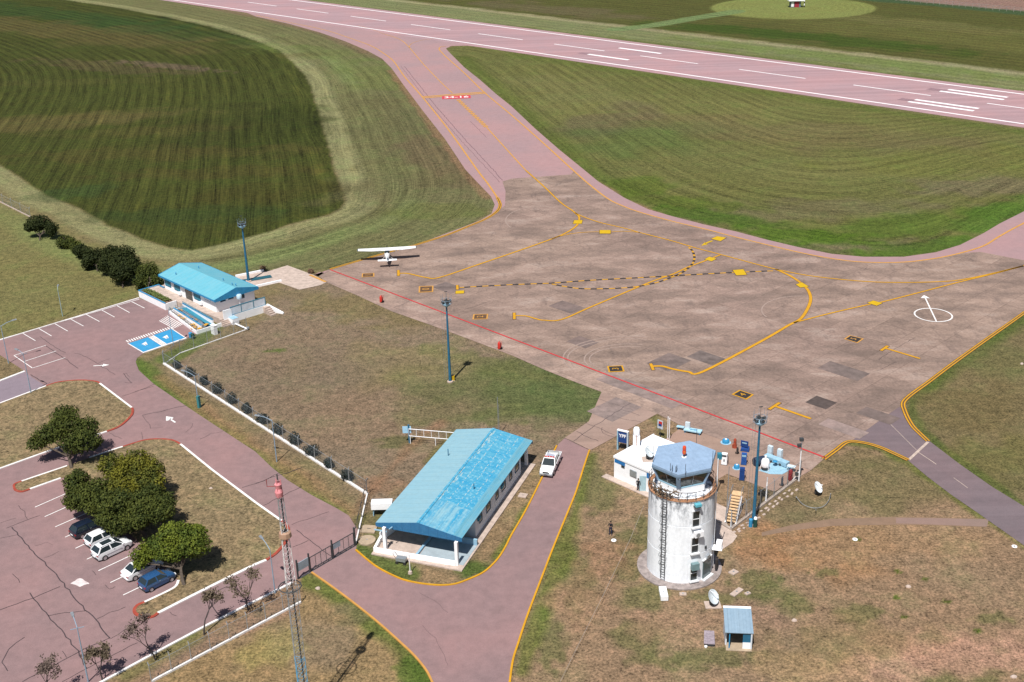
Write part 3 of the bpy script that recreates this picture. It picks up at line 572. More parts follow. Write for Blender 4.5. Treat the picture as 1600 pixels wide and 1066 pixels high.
# runway paint
def rbox(m, t0, t1, d0, d1, z=.06): m.sheet([rw(t0, d0), rw(t1, d0), rw(t1, d1), rw(t0, d1)], z)
RW = plain('runway_white_paint', (.8, .76, .78, 1), .7, .06, .5)
m = MB(); rbox(m, RT0-1400, RT0+600, -18.45, -17.55); m.build('edge_line', RW, runway, fix=False)
m = MB(); rbox(m, RT0-1400, RT0+600, 17.55, 18.45); m.build('edge_line', RW, runway, fix=False)
for k in range(-14, 13):
    m = MB(); rbox(m, RT0+k*RPER, RT0+k*RPER+25.2, -.33, .33); m.build('centre_line_dash', RW, runway, fix=False)
def tt(u, v): g = G(u, v); return g.x*RA[0]+g.y*RA[1], g.x*RN[0]+g.y*RN[1]-RD0
for a, b, wd in (((967,75.3),(1033,84),1.5),((918,85.3),(983,93.8),1.5),((1469,142.5),(1568,156.3),1.5),((1482,140.2),(1574,152.6),1.5),((1419.5,159),(1521,173.8),1.5),((1430,156),(1529,170),1.5)):
    (t0, d0), (t1, d1) = tt(*a), tt(*b); m = MB(); d_ = (d0+d1)/2; rbox(m, t0, t1, d_-wd/2, d_+wd/2); m.build('aiming_bar', RW, runway, fix=False)
for a, b, wd in (((905,83),(925,85.7),2.4),((1405,155),(1430,158),3.),((1450,139),(1476,142),3)):
    (t0, d0), (t1, d1) = tt(*a), tt(*b); m = MB(); d_ = (d0+d1)/2; rbox(m, t0, t1, d_-wd/2, d_+wd/2, .045); m.build('old_paint_patch', plain('faded_patch', C(176, 142, 150), .9, .15), runway, fix=False)
# car park paint
def wl(a, b, wd=.13, nm='bay_line'): MB().ribbon(GP([a, b]), wd, .05).build(nm, WPT, carpark, fix=False)
for a, b in (((205,471.5),(226,482)),((182.5,478),(202.5,489)),((159,485),(179,496)),((135,492),(155.5,503)),((111,499.5),(130.5,510)),((86,506.5),(106,518)),((61,514),(80.5,525.5)),((36,521.5),(55.5,533)),
             ((22,556),(72,540)),((39,565),(88,549)),((50.7,575.7),(102,559.3)),((22,556),(50.7,575.7)),((55,793),(112,768)),((70,808),(126,783)),((86.3,824),(143,799)),((102,840),(158,815)),((118,857.5),(174,831)),((136,874.5),(192,848)),((153.8,892.5),(209,866.5)),((172.5,911),(229,884)),((192.5,930.5),(250,903))): wl(a, b)
wl((-60,548),(217.5,468),.16,'edge_line')
for q in ([(201,537),(225,551),(253,541.5),(231,527.5)], [(239,524.5),(261,539),(290,529),(268,514.5)]):
    MB().sheet(GP(q), .05).build('blue_bay', BLUEH, carpark, fix=False)
for (u, v) in ((227,537.5),(260,527)):
    s_ = MB().sheet(GP([(u-6,v+1),(u+1,v-3),(u+4,v+2)]), .062); s_.sheet(GP([(u-3,v+2.2),(u+2,v+.3),(u+1,v+3)]), .062); s_.build('bay_symbol', WPT, carpark, fix=False)
m = MB()
for i in range(5): f = i/4.; a = (233+f*6., 527-f*2.2); b = (254+f*6.5, 541-f*2.1); m.ribbon(GP([a, b]), .22, .058)
m.build('bay_hatching', WPT, carpark, fix=False); wl((200,537),(225,552),.18); wl((225,551.6),(290,529.5),.2); wl((268,514),(291,529),.18)
for i in range(19):
    f = i/18.; u, v = 201+f*68, 535.5-f*21.5; MB().ribbon(GP([(u, v), (u-3.6, v-3.)]), .2, .055).build('zebra_stripe', WPT, carpark, fix=False)
for i in range(6):
    MB().ribbon(GP([(249+2.4*i, 501.5-1.5*i), (272+2.6*i, 514-1.2*i)]), .15, .052).build('hatch_stripe', WPT, carpark, fix=False)
def arrow(c, yaw, s=1.):
    c = G(*c); d = Vector((math.cos(yaw), math.sin(yaw), 0)); n = Vector((-d.y, d.x, 0))
    MB().ribbon([c-d*1.4*s, c+d*.4*s], .28*s, .05).sheet([c+d*1.5*s, c+d*.3*s+n*.65*s, c+d*.3*s-n*.65*s], .052).build('lane_arrow', WPT, carpark, fix=False)
arrow((158,571.5), 0.1, .8); arrow((267,656), 2.3, .9); MB().ribbon(GP([(260,658),(270,654)]), .25, .05).build('lane_arrow', WPT, carpark, fix=False)
MB().sheet([G(125+13*math.cos(a)*(1+.25*math.sin(3*a)), 911+5.2*math.sin(a)*(1+.3*math.cos(4*a))) for a in np.linspace(0, 6.28, 24, endpoint=False)], .05).build('faded_paint_mark', plain('faded_white', (.62, .54, .54, 1), .9, .2, 1.2, dirt=(.35, .26, .26, 1)), carpark, fix=False)
# sealed cracks
SEAL = plain('crack_sealant', (.055, .04, .045, 1), .7, .3, 3)
def crack(pts, wd=.09, parent=carpark, z=.046):
    P = [G(*p) for p in pts]; Q = []
    for a, b in zip(P[:-1], P[1:]):
        n = max(2, int((b-a).length/.7)); d = (b-a).normalized(); nn = Vector((-d.y, d.x, 0))
        for k in range(n): Q.append(a.lerp(b, k/n)+nn*random.uniform(-.12, .12))
    Q.append(P[-1]); MB().ribbon(Q, wd*.9, z).build('crack', SEAL, parent, fix=False)
for c_, wd in (([(19,824),(52,862),(78,888),(112,928),(133,953),(150,968),(172,998)], .13),([(46,927),(75,963),(95,985),(122,1018),(136,1045)], .12),([(0,954),(52,935),(94,917)], .1),([(75,963),(100,959),(135,955)], .08),([(172,998),(130,1014),(104,1030),(70,1048),(35,1066)], .09),([(172,998),(195,985),(217,978)], .06),([(150,968),(172,958),(196,949)], .06),
    ([(97,1066),(140,1044),(180,1022),(215,1005)], .07),([(37,996),(15,1015),(4,1035),(12,1049)], .09),([(10,826),(35,815),(62,806)], .07),([(20,897),(31,911)], .07),([(0,842),(28,836)], .04),([(97,1018),(104,1028)], .06),([(328,940),(340,925),(355,917)], .08),([(328,940),(335,952),(347,965)], .12),([(265,957),(276,963)], .06),
    ([(73,541),(95,556),(122,576)], .11),([(117,552),(140,560),(152,568),(180,586)], .07),([(152,568),(172,561)], .04),([(192,584),(200,592),(206,599)], .09),([(193,585),(197,584),(203,590)], .06),([(206,599),(195,598)], .06),([(192,620),(215,612),(243,600)], .07),([(210,612),(240,604)], .05),([(223,649),(250,644),(278,637),(291,634)], .09),([(223,649),(232,662),(235,670)], .06),
    ([(235,670),(255,668)], .04),([(170,677),(190,686)], .06),([(220,676),(223,687)], .05),([(312,687),(330,678),(348,675)], .04),([(300,662),(298,670),(290,676)], .04),([(379,763),(410,752),(438,739)], .07),([(400,756),(421,748),(450,739),(472,731)],.09),([(411,790),(435,779),(471,761)],.08),([(462,829),(482,842),(504,860),(518,870)],.09),([(455,820),(480,812),(514,800)],.05),([(458,856),(482,845)],.06),
    ([(47,586),(70,598)], .12),([(30,790),(38,800),(43,812)], .06),([(0,818),(25,810)], .03),([(656,927),(680,940),(700,958)], .03),([(660,978),(680,998),(700,1040)], .03),([(62,526),(88,545),(103,552)],.08),([(83,620),(100,612)],.0001),([(143,893),(150,899)],.06),([(166,914),(171,921),(180,917)],.06),([(104,604),(120,580)],.0001),([(55,853),(72,848),(82,852)],.03),([(70,873),(92,862)],.03)):
    if wd > .001: crack(c_, wd)
for c_, wd in (([(985,630),(935,662),(896,690)], .08),([(930,622),(990,642)],.05),([(900,675),(925,686),(935,690)],.08),([(915,661),(960,680)],.06),([(948,650),(1002,660)],.05),([(970,640),(1000,650)],.06),([(940,668),(942,678),(962,684)],.06),([(510,440),(560,464)],.0001),([(546,462),(567,457)],.05),([(616,481),(640,471)],.06),([(725,484),(760,473)],.06),([(882,685),(900,693),(921,703)],.06),([(1370,580),(1400,566)],.05),([(1372,563),(1395,548),(1430,528)],.06),([(1228,423),(1238,417)],.05),([(1350,421),(1355,418)],.07)):
    if wd > .001: crack(c_, wd, apron, .056)
for c_, wd in (([(632,104),(680,165),(730,222),(772,267),(785,282)], .2),([(626,103),(674,166),(724,224),(765,268),(781,285)], .12),([(735,190),(760,215)], .12)):
    SEAL_ = SEAL; SEAL = plain('tyre_mark', C(150, 118, 126), .9, .1); crack(c_, wd, taxi, .042); SEAL = SEAL_
MB().sheet(G2([(516,423.5),(1288,717),(1267,735),(1067,666),(1027,647),(985,632),(940,613),(900,598),(850,578),(800,556),(737,532),(675,509),(612,487),(560,463),(509,441),(500,433)]), .043).build('pale_edge_slabs', APRONP, apron, fix=False)
MB().sheet(G2([(882,685),(920,659),(935,624),(940,613),(985,632),(1027,647),(930,700),(922,704)]), .0445).build('linking_slabs', asphalt('link_concrete', C(192, 167, 155), rad(45), .1), apron, fix=False)
MB().sheet(G2([(1067,667),(1266,735),(1250,745),(1210,769),(1136,741),(1118,752),(1060,748),(1035,690)]), .0452).build('yard_slabs', asphalt('yard_concrete', C(196, 166, 150), rad(-46), .1), apron, fix=False)
for (cu, cv, ru, rv) in ((985,560,105,34),(985,560,98,30),(985,562,72,24),(985,562,64,20),(1250,485,60,22),(850,345,60,22)):
    MB().ribbon([G(cu+ru*math.cos(a), cv+rv*math.sin(a)) for a in np.linspace(rad(150), rad(285), 22)], .22, .0535).build('tyre_arc', plain('pale_tyre_arc', C(193, 169, 158), .9, .15), apron, fix=False)
# stained slabs on the apron
_sz = [.0]
def slab(c, a, b, tone, z=.049):
    tone = tone+(150-tone)*.35 if tone < 160 else tone-6
    _sz[0] += .0008; z = .044+_sz[0]
    c = G(*c); m = Matrix.Rotation(rad(-46.3), 3, 'Z'); P = [c+m @ Vector((x*a/2, y*b/2, 0)) for x, y in ((-1, -1), (1, -1), (1, 1), (-1, 1))]
    MB().sheet(P, z).build('stained_slab', asphalt('stained_concrete_%d' % int(tone), C(int(tone), tone*.9, tone*.87), rad(-46), .3), apron, fix=False)
for a_ in (((1283,629.5),3.2,2.8,90),((1045,566),4.2,5.2,150),((1318,580),6.5,3.4,142),((1372,650),5,2.6,128),((885,480),5,3.4,144),((700,450),5,3.4,146),((910,535),4,3.,136),((1105,560),5,3.2,152)): slab(*a_)
for a_ in (((1318,670),6,2.4,182),((960,640),4.6,6.,176),((1000,610),14,3.2,180)): slab(*a_, z=.047)
# ---------------------------------------------------------------- terminal building
A46 = rad(-46.3)
def rel(o_, ang):                       # world -> local helper
    c, s = math.cos(-ang), math.sin(-ang)
    return lambda p: ((p[0]-o_[0])*c-(p[1]-o_[1])*s, (p[0]-o_[0])*s+(p[1]-o_[1])*c)
def roof_mat(name, c1, c2, c3=None, axis=0, amt=.5, seams=.0):
    m, t, b = nodes(name); P = texco(t)
    sc = (.12, .9, 1) if axis else (.9, .12, 1)
    n1 = noise(t, mapping(t, P, 0, sc), 1.6, 5, .7); n2 = noise(t, P, 2.5, 4, .7)
    c = mix(t, mrange(t, n1, .38, .64, 0, 1), c1, c2)
    if c3: c = mix(t, mrange(t, n2, .52, .66, 0, amt), c, c3)
    x = t.nodes.new('ShaderNodeSeparateXYZ'); t.links.new(P, x.inputs[0])
    sm = mth(t, 'LESS_THAN', mth(t, 'FRACT', mth(t, 'DIVIDE', x.outputs[0 if axis == 0 else 1], 1.05)), .07)
    c = vmul(t, c, mth(t, 'MULTIPLY', mrange(t, n2, .3, .7, .92, 1.08), mrange(t, sm, 0, 1, 1., .86)))
    t.links.new(c, b.inputs['Base Color']); b.inputs['Roughness'].default_value = .5
    wv = mth(t, 'SINE', mth(t, 'MULTIPLY', x.outputs[0 if axis == 0 else 1], 2*math.pi/.28))
    bp = t.nodes.new('ShaderNodeBump'); bp.inputs['Strength'].default_value = .5; bp.inputs['Distance'].default_value = .02
    t.links.new(wv, bp.inputs['Height']); t.links.new(bp.outputs[0], b.inputs['Normal']); return m
TROOF = roof_mat('terminal_roof_sheet', C(128, 222, 246), C(150, 228, 248), C(112, 206, 234), 0, .5)
def window(parent, m4, w_, h_, frame=WHITEC, pane=GLASS, fr=.07, bars=1, name='window'):
    """window in a wall; m4 maps (x along wall, z up, y outward)"""
    f = MB(); T_ = lambda x, y, z: m4 @ Vector((x, y, z))
    def bx(x0, x1, z0, z1, y0, y1):
        f.hexa([T_(x0, y0, z0), T_(x1, y0, z0), T_(x1, y1, z0), T_(x0, y1, z0)], [T_(x0, y0, z1), T_(x1, y0, z1), T_(x1, y1, z1), T_(x0, y1, z1)])
    bx(-w_/2-fr, w_/2+fr, -h_/2-fr, -h_/2, -.01, .06); bx(-w_/2-fr, w_/2+fr, h_/2, h_/2+fr, -.01, .06)
    bx(-w_/2-fr, -w_/2, -h_/2, h_/2, -.01, .06); bx(w_/2, w_/2+fr, -h_/2, h_/2, -.01, .06)
    for k in range(bars): x = -w_/2+w_*(k+1)/(bars+1); bx(x-.025, x+.025, -h_/2, h_/2, .01, .05)
    o = f.build(name, frame, parent)
    p = MB(); p.add([T_(-w_/2, .015, -h_/2), T_(w_/2, .015, -h_/2), T_(w_/2, .015, h_/2), T_(-w_/2, .015, h_/2)], [(0, 1, 2, 3)]); p.build('pane', pane, o, fix=False)
    return o
def wallm(x, y, z, ang): return Matrix.Translation((x, y, z)) @ Matrix.Rotation(ang, 4, 'Z')
O1 = (-60.81, 192.55)
tb = thing('terminal_building', 'white airport terminal with a light turquoise gabled roof, standing on a raised terrace', 'building', (*O1, 0), A46)
tw = MB(); W0, W1, D0, D1, ZB, ZE, ZR = .7, 17.6, .55, 7.9, 1., 3.32, 4.4
tw.box(W0, W1, D0, D1, ZB, ZE)
for x in (W0, W1-.2): tw.add([(x, D0, ZE), (x, D1, ZE), (x, 4.2, ZR-.1), (x+.2, D0, ZE), (x+.2, D1, ZE), (x+.2, 4.2, ZR-.1)], [(0, 1, 2), (3, 5, 4), (0, 3, 4, 1), (1, 4, 5, 2), (2, 5, 3, 0)])
wall = tw.build('wall', WHITEC, tb)
def gable(parent, L0, L1, y0, yr, y1, ze, zr, mat, th=.12, name='roof'):
    m = MB(); v = []
    for x in (L0, L1): v += [(x, y0, ze), (x, yr, zr), (x, y1, ze), (x, y1, ze-th), (x, yr, zr-th), (x, y0, ze-th)]
    m.add(v, [(0, 6, 7, 1), (1, 7, 8, 2), (5, 4, 10, 11), (4, 3, 9, 10), (0, 5, 11, 6), (2, 8, 9, 3), (0, 1, 4, 5), (1, 2, 3, 4), (6, 11, 10, 7), (7, 10, 9, 8)])
    return m.build(name, mat, parent)
rf = gable(tb, 0, 18.2, 0, 4.2, 8.4, 3.45, 4.5, TROOF)
fas = MB(); fas.box(-.02, 18.22, -.06, 0, 3.17, 3.47).box(-.02, 18.22, 8.4, 8.46, 3.17, 3.47)
for x in (-.06, 18.2): fas.add([(x, 0, 3.05), (x, 0, 3.5), (x, 4.2, 4.53), (x, 8.4, 3.5), (x, 8.4, 3.05), (x+.06, 0, 3.05), (x+.06, 0, 3.5), (x+.06, 4.2, 4.53), (x+.06, 8.4, 3.5), (x+.06, 8.4, 3.05)], [(0, 1, 2, 3, 4), (9, 8, 7, 6, 5), (0, 5, 6, 1), (1, 6, 7, 2), (2, 7, 8, 3), (3, 8, 9, 4), (4, 9, 5, 0)])
fas.build('fascia', TRIM, tb)
for (x, y) in ((3.3, 1.6), (4.1, 5.6), (13.2, 4.9), (16.5, 4.6), (17.1, 4.9)):
    z = 3.5+1.05*(1-abs(y-4.2)/4.2); MB().tube([(x, y, z-.1), (x, y, z+.3)], .07, 8).lathe([(0, z+.42), (.14, z+.3), (0, z+.3)], (x, y, 0), 10).build('vent_pipe', TRIM, rf)
for x, w_ in ((2.0, 1.9), (5.1, 1.8), (11.7, 2.0)):
    f = window(tb, wallm(x, D0, 2.25, 0), w_, 1.15, TRIM, GLASS, .08, 1)
    f.scale = (1, 1, 1); MB().box(x-w_/2, x+w_/2, D0-.10, D0-.03, 1.75, 2.75).build('shutter', TEAL, f)
MB().box(7.9, 10.3, D0-.04, D0+.02, 1.02, 3.0).build('entrance', GLASS, tb); MB().box(7.75, 7.9, D0-.12, D0+.02, 1., 3.1).box(10.3, 10.45, D0-.12, D0+.02, 1., 3.1).box(7.75, 10.45, D0-.12, D0+.02, 3.0, 3.12).build('door_frame', WHITEC, tb)
window(tb, wallm(15., D0, 2.7, 0), 1.9, .5, TRIM, TEAL, .05, 0)
def Wm(x, y, z, a): return Matrix.Translation((x, y, z)) @ Matrix.Rotation(a, 4, 'Z')
class _F: pass
def gwin(x, y, z, a, w_, h_, frame=WHITEC, pane=GLASS, par=tb, fr=.05, bars=0):
    m = Matrix.Translation((x, y, z)) @ Matrix.Rotation(a, 4, 'Z') @ Matrix.Diagonal((1, -1, 1, 1)); return window(par, m, w_, h_, frame, pane, fr, bars)
for i_ in list(bpy.data.objects):
    pass
gwin(W1, 1.9, 2.75, rad(90), .9, .35, TRIM); gwin(W1, 3.4, 2.8, rad(90), .9, .4, TRIM); gwin(W1, 5.4, 2.5, rad(90), 1.0, .8, TRIM)
MB().tube([(18.6, 4.4, 1), (18.6, 4.4, 2.6)], .07, 8).build('tank_post', WHITEC, tb)
MB().lathe([(0, 2.6), (.42, 2.6), (.45, 2.7), (.45, 3.2), (.35, 3.32), (0, 3.35)], (18.6, 4.4, 0), 20).build('water_tank', plain('pale_blue_plastic', (.45, .6, .7, 1), .5), tb, True)
for x, y in ((6.2, -.1), (13., -.1)):
    MB().box(x-.35, x+.35, D0-.42, D0-.1, 1.25, 1.75).build('air_conditioner', WHITEC, tb)
# terrace
te = thing('raised_terrace', 'white walled terrace and ramps with blue capping in front of the turquoise-roofed terminal', 'terrace', (*O1, 0), A46)
tx_ = MB(); tx_.prism([(-1.1, -3.35), (7.8, -3.35), (7.8, -1.3), (10.2, -1.3), (20.6, -.6), (20.9, 8.0), (-1., 8.0), (-1.1, .4)], 0, 1.0).build('terrace_floor', CONCP, te)
wl_ = MB()
def wallseg(m, a, b, z0, z1, th=.16): m.hexa(*[[(a[0]+nx, a[1]+ny, z), (b[0]+nx, b[1]+ny, z), (b[0]-nx, b[1]-ny, z), (a[0]-nx, a[1]-ny, z)] for z in (z0, z1) for L in [math.hypot(b[0]-a[0], b[1]-a[1])] for nx, ny in [((b[1]-a[1])/L*th/2, -(b[0]-a[0])/L*th/2)]])
for a, b, z0, z1 in (((-1.15, -3.45), (7.9, -3.45), 0, 1.22), ((7.9, -3.5), (7.9, -1.4), 0, 1.15), ((-1.18, -3.45), (-1.18, .5), 0, 1.22), ((21.2, -5.4), (10., -3.9), 0, .55), ((21.2, -5.4), (21.2, -.9), 0, .62), ((10.2, -1.45), (20.6, -2.0), 0, 1.25), ((10, -3.1), (20.3, -4.0), 0, .85), ((10., -3.9), (10., -1.4), 0, .6), ((20.95, 1.2), (21.25, 8.0), 0, 1.25), ((21.0, 1.3), (20.9, -.2), 0, 2.4)): wallseg(wl_, a, b, z0, z1)
wl_.build('parapet', WHITEC, te)
cp_ = MB()
for a, b, z in (((-1.2, -3.45), (7.95, -3.45), 1.225), ((-1.18, -3.5), (-1.18, .5), 1.225), ((10.2, -1.45), (20.6, -2.0), 1.255), ((10, -3.1), (20.3, -4.0), .855), ((-.95, .45), (.6, .45), 1.1)): wallseg(cp_, a, b, z, z+.07, .24)
cp_.build('capping', TRIM, te)
pl = MB(); pl.box(-.9, 7.3, -3.2, -1.75, 1.0, 1.14); pl.build('planter_soil', SOIL, te)
pg = MB()
for i in range(900):
    x, y = random.uniform(-.8, 7.2), random.uniform(-3.1, -1.8); r = random.uniform(.06, .16); z = 1.14+random.uniform(.02, .3); a = random.uniform(0, 6.3)
    c, s = math.cos(a)*r, math.sin(a)*r; pg.add([(x-c, y-s, z), (x+s, y-c, z+random.uniform(-.08, .08)), (x+c, y+s, z), (x-s, y+c, z+random.uniform(-.08, .08))], [(0, 1, 2, 3)])
LEAF = plain('low_plants', (.10, .13, .03, 1), .8, .6, 2); pg.build('planting', LEAF, te, fix=False)
MB().hexa([(10.3, -3.7, .05), (20.9, -5.2, .05), (20.9, -4.15, .05), (10.3, -3.25, .05)], [(10.3, -3.7, .35), (20.9, -5.2, .12), (20.9, -4.15, .12), (10.3, -3.25, .35)]).build('ramp', CONC, te)
MB().hexa([(10.3, -2.95, .05), (20.9, -3.9, .05), (20.9, -2.15, .05), (10.3, -1.6, .05)], [(10.3, -2.95, .4), (20.9, -3.9, .15), (20.9, -2.15, .15), (10.3, -1.6, .95)]).build('ramp', plain('teal_ramp', (.16, .2, .24, 1), .9, .2), te)
MB().hexa([(11.5, -1.9, .05), (20.4, -2.3, .05), (20.4, -2.1, .05), (11.5, -1.6, .05)], [(11.5, -2.5, .98), (20.2, -2.75, .55), (20.2, -2.1, .55), (11.5, -1.6, .98)]).build('ramp_edge', TEAL, te)
for k_ in range(5): MB().box(20.6+.01, 22.0-k_*.27, -.9, .5, .0+(k_*.2 if k_ else 0), .2+k_*.2).build('step', CONCP, te)
def railing(parent, a, b, za, zb, h=.9, n=8, mat=TEAL, r=.03, name='handrail'):
    m = MB(); a = Vector((*a, za)); b = Vector((*b, zb)); u = Vector((0, 0, h))
    m.bar(a+u, b+u, r*2); m.bar(a+u*.5, b+u*.5, r*1.5)
    for k in range(n+1): p = a.lerp(b, k/n); m.bar(p, p+u, r*1.6)
    return m.build(name, mat, parent)
railing(te, (10., -3.9), (21.2, -5.4), .55, .5, .75, 10, GREYM); railing(te, (10.3, -2.9), (20.6, -3.85), .85, .8, .6, 10, GREYM); railing(te, (10.2, -1.45), (20.5, -2.), 1.25, 1.2, .35, 9)
for k_, (x, y) in enumerate(((10.6, -2.9), (11.2, -2.4), (12.8, -3.5), (14.2, -3.9), (15.2, -3.2), (16.8, -3.2), (17.8, -4.2), (18.8, -4.5), (19.4, -4.9), (20.2, -4.2), (20., -3.))):
    MB().cbox((x, y, .42 if y < -3.4 else .62), (.9, .55, .05), .2*k_).build('tactile_panel', YEL, te)
# screen panels on the right of the terrace
for k_, (y0, y1) in enumerate(((1.2, 3.1), (3.1, 5.4), (5.4, 7.6))):
    MB().hexa([(20.95+y0*.03-.03, y0+.06, 1.3), (20.95+y1*.03-.03, y1-.06, 1.3), (20.95+y1*.03+.03, y1-.06, 1.3), (20.95+y0*.03+.03, y0+.06, 1.3)], [(20.95+y0*.03-.03, y0+.06, 2.55), (20.95+y1*.03-.03, y1-.06, 2.55), (20.95+y1*.03+.03, y1-.06, 2.55), (20.95+y0*.03+.03, y0+.06, 2.55)]).build('screen_panel', plain('screen_sheet', (.62, .68, .76, 1), .6), te)
fr_ = MB()
for y in (1.2, 3.1, 5.4, 7.6): fr_.bar((20.95+y*.03, y, 1.2), (20.95+y*.03, y, 2.65), .11)
fr_.bar((20.99, 1.2, 2.62), (21.18, 7.6, 2.62), .1); fr_.bar((20.99, 1.2, 1.28), (21.18, 7.6, 1.28), .1); fr_.build('screen_frame', TEAL, te)
MB().prism([(20.9, .6), (22.3, .6), (22.3, 1.7), (20.9, 1.7)], 0, 1.0).build('meter_block', WHITEC, te); MB().box(20.9, 22.3, .6, 1.7, 1.003, 1.06).build('capping', LBLUE, te)
MB().hexa([(21.2, 7.8, 0), (24.2, 8.9, 0), (24.1, 9.15, 0), (21.1, 8.1, 0)], [(21.2, 7.8, 1.3), (24.2, 8.9, .25), (24.1, 9.15, .25), (21.1, 8.1, 1.3)]).build('stair_wall', WHITEC, te)
for k_ in range(5): MB().box(21.3, 23.6-k_*.4, 7.0-.0, 8.0, k_*.22, .22+k_*.22).build('step', CONCP, te)
# covered walk to the apron: ramp walls behind the building
aw = thing('apron_ramp', 'white kerbed ramp with a dark blue strip between the terminal and the apron', 'ramp')
q = MB(); q.sheet(GP([(368,433),(392,428),(418,424),(440,424),(425,438),(405,447),(398,449),(385,446)]), .03); q.build('ramp_floor', CONCP, aw, fix=False)
for a, b in (((368,433),(412,424)), ((400,449),(440,440))): MB().ribbon(GP([a, b]), .3, 0, 0, .35).build('ramp_wall', WHITEC, aw)
MB().ribbon(GP([(380,440),(424,432.5)]), 1.3, .04, 0, .16).build('dark_strip', plain('dark_teal_panel', (.02, .09, .12, 1), .6), aw)
# ---------------------------------------------------------------- long building with the worn blue roof
A2 = rad(-20.5); O2 = (-15.42, 110.92)
sb = thing('hangar_office', 'long white building under a worn bright blue gabled roof with an open near porch', 'building', (*O2, 0), A2)
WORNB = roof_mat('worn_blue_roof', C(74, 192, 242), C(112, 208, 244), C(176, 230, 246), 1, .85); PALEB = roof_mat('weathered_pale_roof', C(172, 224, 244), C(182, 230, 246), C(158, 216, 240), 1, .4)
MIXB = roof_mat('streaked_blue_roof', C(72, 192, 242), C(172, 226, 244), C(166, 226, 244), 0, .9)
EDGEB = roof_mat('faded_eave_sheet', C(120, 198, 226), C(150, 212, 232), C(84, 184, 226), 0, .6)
LL = 23.1; WR = 10.2; SL = rad(0)
def rp(x, y, dz=0): return (x, y, 2.95+.95*(1-abs(x-WR/2)/(WR/2))+dz)
def slope(x0, x1, y0, y1, mat, name, th=.1, dz=0.):
    return MB().hexa([rp(x0, y0, -th+dz), rp(x1, y0, -th+dz), rp(x1, y1, -th+dz), rp(x0, y1, -th+dz)], [rp(x0, y0, dz), rp(x1, y0, dz), rp(x1, y1, dz), rp(x0, y1, dz)]).build(name, mat, sb)
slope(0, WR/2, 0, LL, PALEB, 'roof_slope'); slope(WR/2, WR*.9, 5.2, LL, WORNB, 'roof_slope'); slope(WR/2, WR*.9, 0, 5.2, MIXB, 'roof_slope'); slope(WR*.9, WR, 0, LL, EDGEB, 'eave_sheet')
PW = plain('flaked_whitewash', C(200, 232, 240), .7, .2, 3)
m = MB()
for k in range(46):                      # flaked paint along the ridge and lap joints
    y = random.uniform(5, LL-.3); x = WR/2+abs(random.gauss(0, .22))+.02; l = random.uniform(.3, 1.4); m.sheet([rp(x, y, .004)[:2], rp(x+.12, y+l*.3)[:2], rp(x+.04, y+l)[:2], rp(x-.03, y+l*.6)[:2]], 0); n_ = 4
    for i in range(1, n_+1): v = m.v[-i]; m.v[-i] = (v[0], v[1], rp(v[0], v[1], .006)[2])
for xl in (6.3, 7.5, 8.5):
    for k in range(24):
        y = 5.4+k*.72+random.uniform(-.2, .2); x = xl+random.uniform(-.05, .05); l = random.uniform(.25, .6); m.sheet([(x-.04, y), (x+.05, y+.05), (x+.03, y+l), (x-.05, y+l*.8)], 0)
        for i in range(1, 5): v = m.v[-i]; m.v[-i] = (v[0], v[1], rp(v[0], v[1], .006)[2])
m.build('flaked_paint', PW, sb)['kind'] = 'stuff'
MB().bar(rp(WR/2, -.02, .02), rp(WR/2, LL+.02, .02), .28, .05).build('ridge_cap', WORNB, sb)
CLAD = roof_mat('blue_cladding', C(58, 138, 196), C(66, 148, 204), None, 0)
for y in (-.05, LL): MB().add([(0, y, 2.5), (0, y, 2.94), (WR/2, y, 3.9), (WR, y, 2.94), (WR, y, 2.5), (0, y+.05, 2.5), (0, y+.05, 2.94), (WR/2, y+.05, 3.9), (WR, y+.05, 2.94), (WR, y+.05, 2.5)], [(0, 1, 2, 3, 4), (9, 8, 7, 6, 5), (0, 5, 6, 1), (1, 6, 7, 2), (2, 7, 8, 3), (3, 8, 9, 4), (4, 9, 5, 0)]).build('gable_cladding', CLAD, sb)
BW = MB(); BW.box(.6, 9.85, 4.6, 19.6, .15, 2.9).build('wall', plain('pale_wall', (.62, .66, .72, 1), .6, .05), sb)
MB().box(.16, 10.8, -1.86, 22.4, 0, .15).build('plinth', CONCP, sb)
for k_, y in enumerate((6.2, 8.6, 11.4, 13.6, 16.0, 18.2)):
    gwin(9.85, y, 1.75, rad(90), 1.2 if k_ % 2 else .8, .9, BLUEM, GLASS, sb)
for y in (5.2, 12.6): MB().box(9.86, 10.08, y, y+.7, 1.9, 2.3).build('wall_cabinet', TEAL, sb)
MB().box(2.6, 3.5, 4.55, 4.62, .15, 2.2).build('door', BLUEM, sb); MB().box(5.6, 6.6, 4.55, 4.62, .15, 2.2).build('door', BLUEM, sb)
for x, y in ((1.35, -.7), (9.9, -.95), (9.75, 21.9), (1.2, 22.0)): MB().box(x-.17, x+.17, y-.17, y+.17, .15, 3.0).build('post', WHITEC, sb)
lw = MB()
for a, b, z1 in (((.4, -1.35), (9.8, -1.1), .62), ((.35, -1.35), (.0, .9), .62), ((0., .9), (.25, 1.7), 1.1), ((.25, 1.7), (1.0, 4.6), 1.1)): wallseg(lw, a, b, .1, z1, .3)
lw.build('porch_wall', WHITEC, sb); lw = MB(); wallseg(lw, (5.1, -1.0), (5.1, 3.2), .15, .42, .25); wallseg(lw, (5.1, 3.2), (10.6, 3.2), .15, .9, .25); lw.build('inner_wall', plain('pale_blue_wall', (.25, .42, .55, 1), .7), sb)
MB().box(.7, 4.9, -.9, 4.5, .15, .19).build('porch_floor', CONCP, sb); MB().box(5.3, 10.6, -.9, 3., .15, .18).build('porch_floor', plain('blue_grey_floor', (.3, .36, .4, 1), .8, .1), sb)
